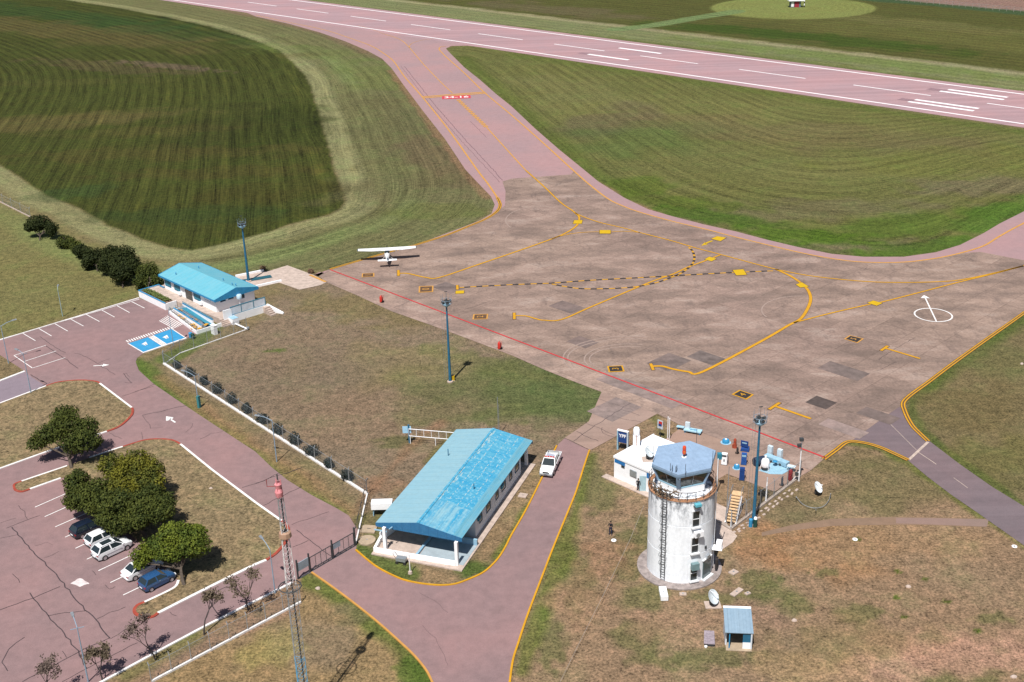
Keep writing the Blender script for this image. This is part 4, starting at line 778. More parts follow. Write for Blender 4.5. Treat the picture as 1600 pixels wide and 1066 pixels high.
MB().bar((1.9, -.6, 2.8), (3.0, 4.5, 2.8), .1).build('beam', LBLUE, sb); MB().bar((0.1, -.6, 2.45), (1.6, -.6, 2.45), .12).build('beam', LBLUE, sb)
for x, y, s_ in ((2.0, 15.8, .9), (7.9, 9.3, .7)): z = rp(x, y)[2]; MB().tube([(x, y, z-.1), (x, y, z+s_)], .06, 8).build('vent_pipe', BLUEM, sb)
wh = thing('water_tank_box', 'white flat-topped box on legs at the left end of the worn blue roof', 'tank', G(592,806)); MB().box(-.8, 1.6, -.2, .9, .9, 1.7).build('box', WHITEC, wh)
for x, y in ((-.6, 0), (1.4, 0), (-.6, .7), (1.4, .7)): MB().box(x-.05, x+.05, y-.05, y+.05, 0, .9).build('leg', LBLUE, wh)
# little objects round it
ms = thing('marker_board', 'small light blue board on a blue post at the end of a white pipe rail', 'sign', G(640,692)); MB().tube([(0, 0, 0), (0, 0, 2.6)], .13, 8).build('post', BLUEM, ms); MB().cbox((-.25, 0, 1.9), (1.1, .06, .95)).build('board', plain('pale_blue_board', (.35, .6, .8, 1), .5), ms)
pr = thing('pipe_rail', 'white tubular ladder-like rail behind the long blue roof', 'railing', (0, 0, 0)); a, b = G(640,693), G(722,700); m = MB()
d_ = (b-a).normalized(); 
for t_, zz in ((0, 2.1), (0, 1.1)): m.tube([a+Vector((0, 0, zz)), b+Vector((0, 0, zz))], .045, 6)
m.build('rail', WHITEC, pr)
for k in range(8): p = a.lerp(b, k/7); MB().tube([p+Vector((0, 0, 1.1)), p+Vector((0, 0, 2.1))], .03, 6).build('rung', WHITEC, pr)
for k in (.02, .5, .98): p = a.lerp(b, k); MB().tube([p, p+Vector((0, 0, 1.1))], .045, 6).build('post', WHITEC, pr)
ant = thing('radio_antenna', 'thin grey whip antenna behind the far ridge of the worn blue roof', 'antenna', G(779,680)); MB().tube([(0, 0, 0), (0, 0, 5.5)], .04, 6).build('mast', GREYM, ant); MB().tube([(.12, 0, 0), (.12, 0, 4.4)], .025, 6).build('element', GREYM, ant)
mc = thing('manhole_cover', 'round concrete cover beside the gate and the blue-roofed building', 'manhole', G(573.5,845.5)); MB().lathe([(0, .2), (.95, .2), (.98, .17), (.98, 0)], n=32).build('slab', plain('tan_concrete', (.36, .28, .2, 1), .9, .15, 2), mc); MB().lathe([(0, .24), (.12, .24), (.12, .2)], n=12).build('lid_handle', CONC, mc)
mc = thing('concrete_pad', 'square concrete pad just above the round cover by the gate', 'pad', G(576.5,828), rad(-10)); MB().box(-.85, .85, -.75, .75, 0, .16).build('slab', plain('tan_concrete', (0, 0, 0, 1)), mc); MB().bar((-.2, 0, .18), (.2, 0, .18), .04).build('lifting_ring', DARKM, mc)
mc = thing('cover_slab', 'small pale cover slab in the grass right of the worn blue roof', 'pad', G(817,775), rad(-20)); MB().box(-.5, .5, -.45, .45, 0, .12).build('slab', CONCP, mc); MB().bar((-.12, 0, .13), (.12, 0, .13), .03).build('lifting_ring', DARKM, mc)
ct = thing('equipment_cart', 'grey metal cart with a handle in front of the porch wall', 'cart', G(627,880), rad(-18)); MB().box(-.5, .6, -.3, .3, .35, .75).build('tray', GREYM, ct)
for x, y in ((-.4, -.32), (.5, -.32), (-.4, .32), (.5, .32)): MB().lathe([(.17, -.03), (.17, .03), (.05, .03), (.05, -.03)], (x, y, .17), 14, rot=Matrix.Rotation(rad(90), 3, 'X')).build('wheel', RUBBER, ct)
MB().tube([(-.5, -.25, .7), (-.8, -.25, 1.2), (-.8, .25, 1.2), (-.5, .25, .7)], .025, 6).build('handle', DARKM, ct)
pp = thing('white_post', 'thin white post in the grass in front of the porch', 'post', G(641,896)); MB().tube([(0, 0, 0), (0, 0, 2.5)], .05, 8).build('pole', WHITEC, pp); MB().lathe([(0, .3), (.2, .25), (.25, 0)], n=12).build('foot', CONCP, pp)
#@@PART4
# ---------------------------------------------------------------- control tower
TC = (17.1, 105.45)
tw = thing('control_tower', 'round white control tower with a hexagonal blue grey cab and rusty gallery rail', 'tower', (*TC, 0))
def tower_mat():
    m, t, b = nodes('stained_tower_white'); P = texco(t)
    x = t.nodes.new('ShaderNodeSeparateXYZ'); t.links.new(P, x.inputs[0])
    n = noise(t, mapping(t, P, 0, (1.2, 1.2, .35)), 1.7, 6, .75); n2 = noise(t, P, 3, 4, .7)
    up = mrange(t, x.outputs[2], 6.2, 10.2, .0, 1.)
    f = mth(t, 'MULTIPLY', mrange(t, n, .44, .60, 0, 1.1), mth(t, 'ADD', mth(t, 'POWER', up, 1.2), .09), clamp=True)
    c = mix(t, f, (.86, .90, .95, 1), (.16, .18, .21, 1)); c = vmul(t, c, mrange(t, n2, .3, .7, .93, 1.05))
    t.links.new(c, b.inputs['Base Color']); b.inputs['Roughness'].default_value = .7; return m
TWM = tower_mat(); R0 = 3.42
MB().lathe([(0, .0), (4.45, 0), (4.45, .14), (R0, .16)], n=56).build('plinth', plain('stone_paving', (.26, .22, .21, 1), .9, .3, 2, dirt=(.42, .36, .33, 1)), tw)
body = MB().lathe([(R0, .1), (R0, 3.5), (R0-.04, 3.52), (R0-.04, 3.56), (R0, 3.58), (R0, 6.9), (R0-.04, 6.92), (R0-.04, 6.96), (R0, 6.98), (R0, 9.7), (R0+.06, 9.75), (R0+.06, 9.9), (0, 9.9)], n=72).build('body', TWM, tw, True)
MB().lathe([(R0-.35, 9.92), (R0+.03, 9.92), (R0+.1, 9.87), (R0+.1, 9.95), (R0-.35, 9.99)], n=56).build('gallery_deck', RUST, tw)
def ringpts(r, z, n=60, a0=0, a1=2*math.pi): return [(r*math.cos(a0+(a1-a0)*k/n), r*math.sin(a0+(a1-a0)*k/n), z) for k in range(n+1)]
MB().tube(ringpts(R0, 10.9), .03, 6, False).tube(ringpts(R0, 10.4), .022, 6, False).build('gallery_rail', plain('rusty_dark_rail', (.12, .09, .08, 1), .8, .4, 5), tw)
for k in range(24):
    a = 2*math.pi*k/24; MB().bar((R0*math.cos(a), R0*math.sin(a), 9.9), (R0*math.cos(a), R0*math.sin(a), 10.92), .05).build('rail_post', DARKM, tw)
HX = [(13.86, 104.94), (14.94, 108.65), (18.39, 109.66), (20.74, 107.39), (19.65, 103.74), (16.19, 102.54)]
HX = [(x-TC[0], y-TC[1]) for x, y in HX]; cx, cy = sum(p[0] for p in HX)/6, sum(p[1] for p in HX)/6
def hx(s, z): return [(cx+(x-cx)*s-(0 if s > .95 else cx*.35*(1-s)*3), cy+(y-cy)*s-(0 if s > .95 else cy*.35*(1-s)*3), z) for x, y in HX]
RFM = plain('cab_roof_paint', C(182, 212, 246), .6, .1, 2)
MB().loft([hx(1, 12.52), hx(1.0, 12.72)]).build('cab_roof', RFM, tw)
MB().loft([hx(1.012, 12.3), hx(1.012, 12.5)]).build('roof_fascia', plain('blue_grey_fascia', (.16, .24, .33, 1), .5), tw)
MB().loft([hx(.96, 12.22), hx(.99, 12.3)]).build('soffit', WHITEC, tw)
MB().loft([hx(.80, 9.95), hx(.80, 10.8)]).build('cab_wall', WHITEC, tw)
MB().loft([hx(.765, 10.8), hx(.935, 12.22)]).build('cab_glazing', glass('cab_glass', (.04, .05, .045, 1)), tw)
b_, t_ = hx(.78, 10.8), hx(.95, 12.24)
for k in range(6):
    k2 = (k+1) % 6; p, q_ = Vector(b_[k]), Vector(t_[k]); MB().bar(p, q_, .42 if k == 5 else .2, .2).build('cab_pillar', plain('cab_blue_grey', (.22, .32, .45, 1), .5), tw)
    m0 = (Vector(b_[k])+Vector(b_[k2]))/2; m1 = (Vector(t_[k])+Vector(t_[k2]))/2; MB().bar(m0, m1, .05).build('mullion', GREYM, tw)
    MB().bar(Vector(b_[k]), Vector(b_[k2]), .12, .12).build('sill', LBLUE, tw)
for s_ in (.25, .55, .8):
    pts = [Vector(hx(s_, 12.735)[k]) for k in range(6)]
for k in range(1, 7): 
    f = k/7; a = Vector(hx(1, 12.728)[4]).lerp(Vector(hx(1, 12.728)[5]), f); b = Vector(hx(1, 12.728)[2]).lerp(Vector(hx(1, 12.728)[1]), f); MB().bar(a, b, .035, .02).build('roof_seam', RFM, tw)
bc = thing('beacon_light', 'red rotating beacon on its stand in the middle of the tower cab roof', 'beacon', (TC[0]+cx, TC[1]+cy, 12.72)); MB().lathe([(.4, 0), (.4, .08), (0, .08)], n=16).build('base_plate', WHITEC, bc)
MB().tube([(0, 0, .05), (0, 0, .5)], .16, 10).build('stand', DARKM, bc); bc.scale = (.62, .62, .8); MB().lathe([(0, .45), (.3, .5), (.34, .8), (.26, 1.0), (.3, 1.1), (.3, 1.45), (.2, 1.6), (0, 1.64)], n=16).build('lamp_housing', ORNG, bc, True); MB().lathe([(0, 0), (.14, 0), (.14, .02), (0, .02)], (0, -.3, .8), 12, rot=Matrix.Rotation(rad(90), 3, 'X')).build('lens', YEL, bc)
for (x, y, h) in ((-.2, -2.9, 1.5), (2.7, -1.6, 2.2), (-3.1, -.2, 2.2), (1.9, 3.6, 2.0), (-1.6, -2.1, 1.2), (-1.1, -2.4, 1.0)): MB().tube([(x, y, 11.5 if h > 2 else 12.7), (x, y, 12.7+h-.3)], .025, 6).build('aerial', DARKM, tw)
for x in (-1.45, -1.0): MB().tube([(x, -2.35, 12.3), (x, -2.3, 13.25), (x+.1, -1.8, 13.2), (x+.15, -1.6, 12.75)], .025, 6).build('hatch_rail', DARKM, tw)
def onwall(a, z): return Matrix.Translation((R0*math.cos(a), R0*math.sin(a), z)) @ Matrix.Rotation(a+math.pi/2, 4, 'Z') @ Matrix.Diagonal((1, -1, 1, 1))
# azimuth of the window column: px 1092
AW = math.atan2(-3.25, .98)
WF = plain('window_white', (.7, .72, .74, 1), .5)
def twin(a, z, w_, h_):
    f = window(tw, onwall(a, z), w_, h_, WF, GLASS, .1, 0); m4 = onwall(a, z)
    def bx(x0, x1, z0, z1, y0, y1, nm, mt):
        P = [m4 @ Vector(p) for p in ((x0, y0, z0), (x1, y0, z0), (x1, y1, z0), (x0, y1, z0), (x0, y0, z1), (x1, y0, z1), (x1, y1, z1), (x0, y1, z1))]; MB().hexa(P[:4], P[4:]).build(nm, mt, f)
    bx(-w_/2-.15, w_/2+.15, -h_/2-.16, -h_/2-.02, .0, .28, 'sill', WF); bx(-w_/2, w_/2, -.03, .03, .02, .07, 'transom', WF)
    return bx
for z in (1.35, 4.7, 7.8): bx = twin(AW, z, .72, 1.75)
bx(-.1, .45, -5.2, -4.7, .1, .3, 'curtain', TEAL) if 0 else None
def wbox(a, z, w_, h_, d0, d1, nm, mt, x0=0.):
    m4 = onwall(a, z); P = [m4 @ Vector(p) for p in ((x0-w_/2, d0, -h_/2), (x0+w_/2, d0, -h_/2), (x0+w_/2, d1, -h_/2), (x0-w_/2, d1, -h_/2), (x0-w_/2, d0, h_/2), (x0+w_/2, d0, h_/2), (x0+w_/2, d1, h_/2), (x0-w_/2, d1, h_/2))]
    return MB().hexa(P[:4], P[4:]).build(nm, mt, tw)
wbox(AW, 2.3, .8, .75, .05, .5, 'window_awning', plain('awning_grey_green', (.16, .25, .27, 1), .7)); 
for z_, a_, s_ in ((6.15, AW+.06, 1.0),):
    o = wbox(a_, z_, .95, .62, .05, .5, 'air_conditioner', WHITEC); m4 = onwall(a_, z_); p = m4 @ Vector((-.15, .51, 0)); q_ = m4 @ Vector((-.15, .53, 0)); MB().lathe([(0, 0), (.22, 0), (.24, .02), (0, .02)], p, 14, rot=(q_-p).to_track_quat('Z', 'Y').to_matrix()).build('fan_grille', GREYM, tw)
wbox(AW-.0, 9.6, .65, .26, .1, .55, 'floodlight_hood', plain('turquoise_hood', (.12, .42, .52, 1), .5)); wbox(AW, 9.35, .7, .12, -.0, .4, 'bracket', DARKM)
AD = math.atan2(-2.35, 2.49); wbox(AD, 1.3, 1.35, 2.1, -.1, .04, 'door', glass('door_glass', (.05, .09, .1, 1))); wbox(AD, .2, 1.7, .14, -.1, .35, 'threshold', WF); wbox(AD, 2.5, 1.6, .12, -.1, .1, 'lintel', WF); wbox(AD, 2.75, .6, .3, .02, .2, 'door_lamp', GREYM); wbox(AD-.12, 4.0, .22, .3, .0, .1, 'vent', DARKM)
AE = math.atan2(-1.0, 3.3); wbox(AE, 3.3, .9, .75, .35, .95, 'air_conditioner', WHITEC); wbox(AE, 2.9, 1.0, .06, 0, 1.0, 'bracket', WHITEC); wbox(AE+.0, 1.0, .7, 1.15, .35, .6, 'side_panel', BLK)
MB().tube([(3.5, -.35, 0), (3.5, -.35, 13)], .05, 8).build('drain_pipe', WHITEC, tw)
# ladder with cage on the front left
AL = math.atan2(-2.75, -2.05); cl_, sl_ = math.cos(AL), math.sin(AL); tl = Vector((-sl_, cl_, 0)); nr = Vector((cl_, sl_, 0))
lad = thing('caged_ladder', 'dark steel ladder with safety hoops fixed up the front of the round tower', 'ladder', (*TC, 0)); base = nr*(R0+.25)
for s_ in (-.22, .22): MB().bar(base+tl*s_+Vector((0, 0, .5)), base+tl*s_+Vector((0, 0, 11.2)), .06).build('stile', DARKM, lad)
for k in range(33): z = .7+k*.3; MB().bar(base-tl*.22+Vector((0, 0, z)), base+tl*.22+Vector((0, 0, z)), .035).build('rung', DARKM, lad)
for k in range(9):
    z = 2.6+k*.95; P = [base+tl*(.38*math.cos(a))+nr*(.62*math.sin(a))+Vector((0, 0, z)) for a in np.linspace(0, math.pi, 9)]; MB().tube(P, .02, 5).build('safety_hoop', DARKM, lad)
for s_ in (0,): MB().bar(base+nr*.62+Vector((0, 0, 2.5)), base+nr*.62+Vector((0, 0, 11)), .03).build('cage_strap', DARKM, lad)
# overgrown aerials / cables heap at the gallery left
m = MB()
for k in range(150):
    a = random.gauss(3.9, .25); r = R0-.2+random.gauss(0, .18); z = 10.+abs(random.gauss(0, .45)); p = Vector((r*math.cos(a), r*math.sin(a), z)); d = Vector((random.gauss(0, 1), random.gauss(0, 1), random.gauss(0, 1))).normalized()*random.uniform(.08, .25); e = d.orthogonal().normalized()*.06
    m.add([p-d-e, p+d-e, p+d+e, p-d+e], [(0, 1, 2, 3)])
gp = m.build('gallery_plant', plain('dry_creeper', (.16, .11, .07, 1), .9, .5, 4), None, fix=False); gp.location = (*TC, 0); gp['kind'] = 'stuff'; tag(gp, 'dry brown creeper tangled over the left side of the tower gallery rail', 'plant')
# ---------------------------------------------------------------- fuel office
O3 = (11.89, 124.5); fo = thing('fuel_office', 'low white flat-roofed fuel office behind the round tower', 'building', (*O3, 0), rad(-45.5))
MB().box(0, 8.6, 0, 7.5, 0, 2.75).build('wall', WHITEC, fo); MB().box(-.08, 8.68, -.08, 7.58, 2.75, 2.92).build('roof', plain('white_roof_coating', (.85, .86, .88, 1), .6, .03), fo)
MB().box(-.08, 8.68, -.08, .08, 2.93, 3.02).box(-.08, .08, .08, 7.58, 2.93, 3.02).build('roof_edge', WHITEC, fo); MB().box(-1.2, 9., -.9, 0, 0, .1).build('walkway', CONCP, fo)
MB().box(.1, 1.7, -.03, 0, 2.2, 2.68).build('blue_sign', plain('sign_blue', (.02, .16, .42, 1), .5), fo); MB().box(5.0, 5.5, -.03, 0, 1.95, 2.6).build('blue_sign', plain('sign_blue', (0, 0, 0, 1)), fo)
f = gwin(3.0, 0, 1.7, 0, .9, .8, GREYM, GLASS, fo); MB().box(2.5, 3.5, -.1, -.05, 1.35, 2.1).build('shutter', GREYM, f)
MB().box(5.6, 6.3, -.05, 0, .1, 2.1).build('door', plain('pale_door', (.6, .7, .75, 1), .5), fo); MB().hexa([(4.3, -.45, .1), (4.34, -.48, .1), (4.95, -.02, .1), (4.9, 0, .1)], [(4.3, -.45, 2.1), (4.34, -.48, 2.1), (4.95, -.02, 2.1), (4.9, 0, 2.1)]).build('open_door_leaf', plain('door_leaf_blue_grey', (.35, .5, .56, 1), .5), fo)
gwin(6.9, 0, 1.6, 0, .8, .9, TRIM, GLASS, fo); gwin(1.4, 0, 2.05, 0, .4, .2, DARKM, GLASS, fo)
tkk = thing('roof_water_tank', 'white cylindrical water tank on a white stand on the fuel office roof', 'tank', G(993.5,697,2.92)); x0 = 0
MB().box(-.35, .45, -.3, .3, 0, 1.5).build('stand', WHITEC, tkk); MB().tube([(0, -.36, .1), (0, -.36, 1.7)], .06, 8).build('down_pipe', plain('pink_pipe', (.5, .35, .3, 1)), tkk); MB().lathe([(0, 1.5), (.36, 1.5), (.4, 1.56), (.4, 2.3), (.3, 2.5), (0, 2.54)], (.05, 0, 0), 20).build('tank', WHITEC, tkk, True)
def dish(name, label, loc, r, az, el, parent_h=1.2, pad=True, backc=GREYM, face=None):
    t = thing(name, label, 'satellite dish', loc); rot = Matrix.Rotation(az-math.pi/2, 3, 'Z') @ Matrix.Rotation(-(math.pi/2-el), 3, 'X'); c = Vector((0, 0, parent_h))
    prof = [(r*k/6, .28*r*(k/6)**2) for k in range(7)]
    MB().lathe(prof+[(r*1.03, prof[-1][1])]+[(r*k/6, .28*r*(k/6)**2-.03) for k in range(6, -1, -1)], c, 28, rot=rot).build('reflector', face or plain('dish_white', (.6, .66, .7, 1), .5, .05), t, True)
    MB().tube([(0, 0, 0), (0, 0, parent_h-.05)], .07, 8).build('mast', DARKM, t); MB().cbox((0, 0, parent_h*.45), (.5, .4, .35)).build('mount', DARKM, t)
    MB().tube([c+rot @ Vector((0, -r*.95, .2*r)), c+rot @ Vector((0, -.1, r*.95))], .025, 6).build('feed_arm', WHITEC, t); MB().lathe([(.05, 0), (.08, .15), (0, .15)], c+rot @ Vector((0, -.08, r*.9)), 10, rot=rot).build('feed_horn', WHITEC, t)
    if pad: MB().box(-.7, .9, -.6, .6, 0, .1).build('pad', CONCP, t)
    return t
dish('rooftop_dish', 'pale satellite dish standing on the white fuel office roof', G(1012.5,718,2.95), .7, rad(-35), rad(38), 1.0)
dish('ground_dish', 'grey satellite dish on a concrete pad just below the round tower', G(1112,946), .75, rad(-38), rad(35), 1.0)
dish('field_dish', 'white satellite dish alone in the grass right of the fuel station kerb', G(1276,773), .68, rad(-35), rad(38), .95, False, face=plain('dish_bright', (.75, .8, .84, 1), .5, .05))
# YPF totem
ys = thing('fuel_brand_sign', 'blue and white fuel company sign reading YPF left of the white fuel office', 'sign', G(973,704), rad(-30)); ys.scale = (.76, .76, .76); MB().box(-1.0, -.78, -.2, .2, 0, 3.7).build('post', LBLUE, ys); MB().box(.78, 1.0, -.2, .2, 0, 3.7).build('post', plain('sign_side', (.5, .58, .65, 1)), ys)
MB().box(-.78, .78, -.15, .15, 1.5, 3.6).build('panel', BLUED, ys); MB().box(-1., 1., -.22, .22, 3.6, 3.75).build('cap', WHITEC, ys)
t_ = textmesh('YPF', WHITEC, 'lettering', ys, .85, .95, .01, .02); t_.location = (0, -.17, 2.75); t_.rotation_euler = (rad(90), 0, 0)
rs = thing('notice_sign', 'small white notice sign with red and blue flag panel on a dark post', 'sign', G(1031,684)); MB().tube([(0, 0, 0), (0, 0, 1.4)], .05, 8).build('post', DARKM, rs); MB().cbox((0, 0, 1.9), (.8, .05, 1.2), rad(-40)).build('panel', plain('pale_panel', (.5, .55, .62, 1)), rs); MB().cbox((0.02, -.05, 2.1), (.5, .03, .5), rad(-40)).build('emblem', REDB, rs); MB().cbox((-.03, -.045, 1.85), (.45, .03, .3), rad(-40)).build('emblem', BLUED, rs)
for k_, (u, v) in enumerate(((1043,686),(1045.5,688))):
    o = thing('flag_pole', ['thin white pole beside the fuel office, the farther of the close pair','thin white pole beside the fuel office, the nearer of the close pair'][k_], 'pole', G(u, v), group='white poles behind the fuel office'); MB().tube([(0, 0, 0), (0, 0, 3.1)], .05, 6).build('pole', WHITEC, o); MB().lathe([(0, 3.2), (.08, 3.15), (0, 3.1)], n=8).build('finial', WHITEC, o)
wr = MB(); a, b = G(1018,745,3.4), G(955,862,1.6); wr2 = [a, G(988,840,1.0), G(930,960,.6), G(875,1066,.3)]
o = MB().tube([G(1006,790,2.2), G(985,842,1.2), G(945,925,.7), G(905,1005,.5), G(872,1072,.4)], .018, 5).build('guy_wire', CONC); tag(o, 'thin pale wire running down the grass left of the round tower', 'cable')
# ---------------------------------------------------------------- fuel station yard
CONCK = plain('kerb_concrete', (.36, .30, .26, 1), .9, .2, 2, dirt=(.2, .17, .15, 1))
yw = thing('yard_kerb_wall', 'low concrete kerb wall of the fuel yard beside the right-hand mast', 'wall'); MB().ribbon(GP([(1142,827.5),(1250,745)]), .3, 0, 0, .22).build('kerb', CONCK, yw); MB().ribbon(GP([(1122,816),(1142,828)]), .3, 0, 0, .22).build('kerb', CONCK, yw)
yp = struct(MB().sheet(G2([(1118,786),(1136.5,794.5),(1134.5,817),(1141,827),(1152,838),(1145,848),(1130,858),(1118,862),(1118,836)]), .04).build('yard_path', CONCP, fix=False))
def stone(k, u, v): o = MB().cbox((0, 0, .04), (random.uniform(.3, .55), random.uniform(.2, .3), .08), rad(45)+random.uniform(-.3, .3)).build('stepping_stone', CONCP, sp_); p = G(u, v); o.location = p
sp_ = thing('stone_path', 'double row of rough stones along the outside of the yard kerb', 'path')
for k in range(13): stone(k, 1146+k*7.2+random.uniform(-1, 1), 833-k*5.5+random.uniform(-1, 1)); stone(k, 1156+k*7.4+random.uniform(-1, 1), 831.5-k*5.5+random.uniform(-1, 1))
def blue_cap(label, u, v, r):
    t = thing('tank_fill_cover', label, 'tank cover', G(u, v), group='blue covers on the fuel yard'); MB().lathe([(0, .06), (r*1.5, .06), (r*1.5, 0)], n=24).build('painted_pad', LBLUE, t); MB().lathe([(r, .06), (r, .4), (r*.85, .48), (0, .5)], n=20).build('cover', TRIM, t, True); MB().cbox((0, 0, .53), (r*.6, r*.5, .06)).build('lid', WHITEC, t)
blue_cap('round blue fill cover on a pale pad at the back of the fuel yard', 1134,692,.45); blue_cap('flat light blue fill cover in front of the tall blue pump box', 1151,732,.35)
t = thing('hydrant', 'rusty red hydrant with a coiled hose beside the round blue cover', 'hydrant', G(1148,700)); MB().lathe([(0, 0), (.28, 0), (.26, .3), (.17, .9), (.2, 1.1), (.12, 1.3), (0, 1.32)], n=14).build('body', plain('rust_red', (.32, .06, .03, 1), .6, .2, 3), t, True); MB().tube([(-.3, -.1, .1), (-.35, -.1, .5), (-.1, -.15, .7)], .06, 8).build('hose', plain('hose_red', (.4, .1, .05, 1)), t)
t = thing('information_board', 'dark navy slanted information board on the fuel yard', 'sign', G(1164,705), rad(-20)); MB().hexa([(-.55, -.3, .1), (.55, -.3, .1), (.55, .35, .1), (-.55, .35, .1)], [(-.5, -.25, .4), (.5, -.25, .4), (.5, .3, .6), (-.5, .3, .6)]).build('base', BLUED, t); MB().cbox((-.1, 0, 1.0), (.95, .12, .8), rad(-10)).build('board', BLUED, t); MB().cbox((-.1, -.07, 1.15), (.6, .02, .16), rad(-10)).build('board_stripe', LBLUE, t)
def pump(label, u, v, mat, h=1.75, rz=-20, w_=.75, panel=WHITEC):
    t = thing('fuel_pump', label, 'fuel pump', G(u, v), rad(rz), 'pump boxes on the fuel yard'); t.scale = (.85, .85, .82); MB().box(-w_/2, w_/2, -.28, .28, .12, h).build('cabinet', mat, t); MB().box(-w_/2-.05, w_/2+.05, -.33, .33, 0, .12).build('base', DARKM, t); MB().box(-w_/2+.08, w_/2-.08, -.3, -.28, h-.45, h-.15).build('display', panel, t); MB().tube([(w_/2, 0, h-.3), (w_/2+.18, 0, h-.6), (w_/2+.16, 0, .5), (w_/2+.02, 0, .4)], .035, 6).build('hose', RUBBER, t); MB().box(-.08, .08, -.31, -.28, h*.35, h*.55).build('label_plate', DARKM if mat is WHITEC else mat, t); return t
pump('white fuel pump cabinet with a dark top on the fuel yard', 1131.5,726,WHITEC,1.9,-20,.8,DARKM); pump('tall bright blue pump box standing behind the light blue cover', 1162,726,plain('bright_blue', (.015,.08,.30,1)),1.9,-15,.75,LBLUE); pump('dark blue narrow cabinet nearest the kerb of the fuel yard', 1159,750,BLUED,2.0,-15,.7,BLUED)
def extinguisher(label, u, v, mat, h=1.25, r=.22):
    t = thing('fire_extinguisher', label, 'extinguisher', G(u, v), group='extinguishers on the fuel yard'); MB().lathe([(0, .15), (r, .15), (r, h*.8), (r*.6, h*.93), (.05, h), (0, h)], n=14).build('cylinder', mat, t, True); MB().tube([(0, 0, h), (.15, 0, h+.05)], .03, 6).build('valve', DARKM, t)
    for s_ in (-1, 1): MB().lathe([(.15, -.03), (.15, .03), (.05, .03), (.05, -.03)], (s_*.2, .1, .15), 12, rot=Matrix.Rotation(rad(90), 3, 'Y')).build('wheel', RUBBER, t)
extinguisher('dark red wheeled extinguisher near the corner of the yard kerb', 1234.5,751,plain('maroon_paint', (.2,.01,.015,1)),1.6,.26); extinguisher('small black and white extinguisher beside the white pump cabinet', 1152,710,BLK,1.0,.14)
extinguisher('thin dark grey extinguisher standing alone at the front of the fuel yard', 1221.5,760,plain('slate', (.05,.06,.08,1)),1.3,.13)
t = thing('refuelling_platform', 'light blue painted pad carrying pumps, valves and white vent boxes', 'platform'); MB().prism(G2([(1185,736),(1208,722.5),(1240,732),(1222,742),(1203,741.5)]), .045, .09).build('painted_pad', LBLUE, t)
c = G(1213,724); MB().cbox(c+Vector((0, 0, .45)), (3.2, .8, .5), rad(-46)).build('manifold', LBLUE, t)
for u, v in ((1204,716.5),(1219,722)): MB().cbox(G(u, v)+Vector((0, .4, .8)), (.6, .4, 1.5), rad(-46)).build('vent_box', plain('pale_cabinet', (.55,.64,.7,1)), t)
for u, v in ((1206,722),(1219,727.5)): MB().lathe([(.12, 0), (.2, .1), (.2, .3), (0, .32)], G(u, v, .1), 12).build('valve', DARKM, t)
MB().lathe([(.2, 0), (.3, .1), (.12, .2), (0, .2)], G(1211,722,.7), 14).build('hand_wheel', TRIM, t)
t = thing('white_tank', 'white cylindrical fuel tank with a dark opening and hoops on the fuel yard', 'tank', G(1195,735)); t.scale = (.85, .85, .95); MB().lathe([(.55, .6), (.6, .7), (.6, 1.35), (.45, 1.6), (.15, 1.65), (.15, 2.1), (0, 2.12)], n=20).build('vessel', WHITEC, t, True); MB().lathe([(.0, .3), (.5, .3), (.52, .6), (.5, .62), (0, .62)], n=20).build('skirt', DARKM, t)
for a in (.3, 1.9, 3.5, 5.1): MB().tube([(.55*math.cos(a), .55*math.sin(a), 1.2), (.8*math.cos(a), .8*math.sin(a), .6), (.8*math.cos(a), .8*math.sin(a), 0)], .035, 6).build('leg', WHITEC, t)
t = thing('fuel_bowser', 'dark round fuel drum lying behind the right-hand blue mast', 'drum', G(1186,727), rad(20)); MB().lathe([(0, -.7), (.5, -.7), (.55, -.6), (.55, .6), (.5, .7), (0, .7)], (0, 0, .6), 20, rot=Matrix.Rotation(rad(90), 3, 'Y')).build('drum', plain('dark_navy', (.02,.035,.07,1)), t, True); MB().box(-.5, .5, -.4, .4, .02, .14).build('cradle', DARKM, t)
t = thing('small_table', 'small pale blue table beside the platform at the back of the fuel yard', 'table', G(1236,737)); MB().cbox((0, 0, .75), (1.0, .6, .06), rad(-30)).build('top', plain('pale_cabinet', (0,0,0,1)), t)
for x, y in ((-.4, 0), (.4, 0), (0, .3), (0, -.3)): MB().bar((x*.8, y, 0), (x*.8, y, .73), .05).build('leg', LBLUE, t)
t = thing('loading_gantry', 'pale blue weighing table with a white upright at the far edge of the fuel yard', 'table', G(1076,676), rad(-25)); MB().box(-.6, 1.7, -.4, .5, .35, .5).build('deck', plain('gantry_blue', (.35,.55,.66,1)), t); MB().box(-1.7, -.7, .1, .6, .4, .5).build('deck', plain('gantry_blue', (0,0,0,1)), t); MB().box(-.5, .1, .0, .3, .5, 1.4).build('upright', plain('pale_cabinet', (0,0,0,1)), t)
for x, y in ((-.4, -.3), (1.5, -.3), (1.5, .4), (-1.5, .3)): MB().bar((x, y, 0), (x, y, .36), .08).build('leg', TRIM, t)
t_ = textmesh('BASE', TRIM, 'lettering', t, .4, 1, .004, .01); t_.location = (.6, .05, .51)
for u, v in ((1045,671),): pass
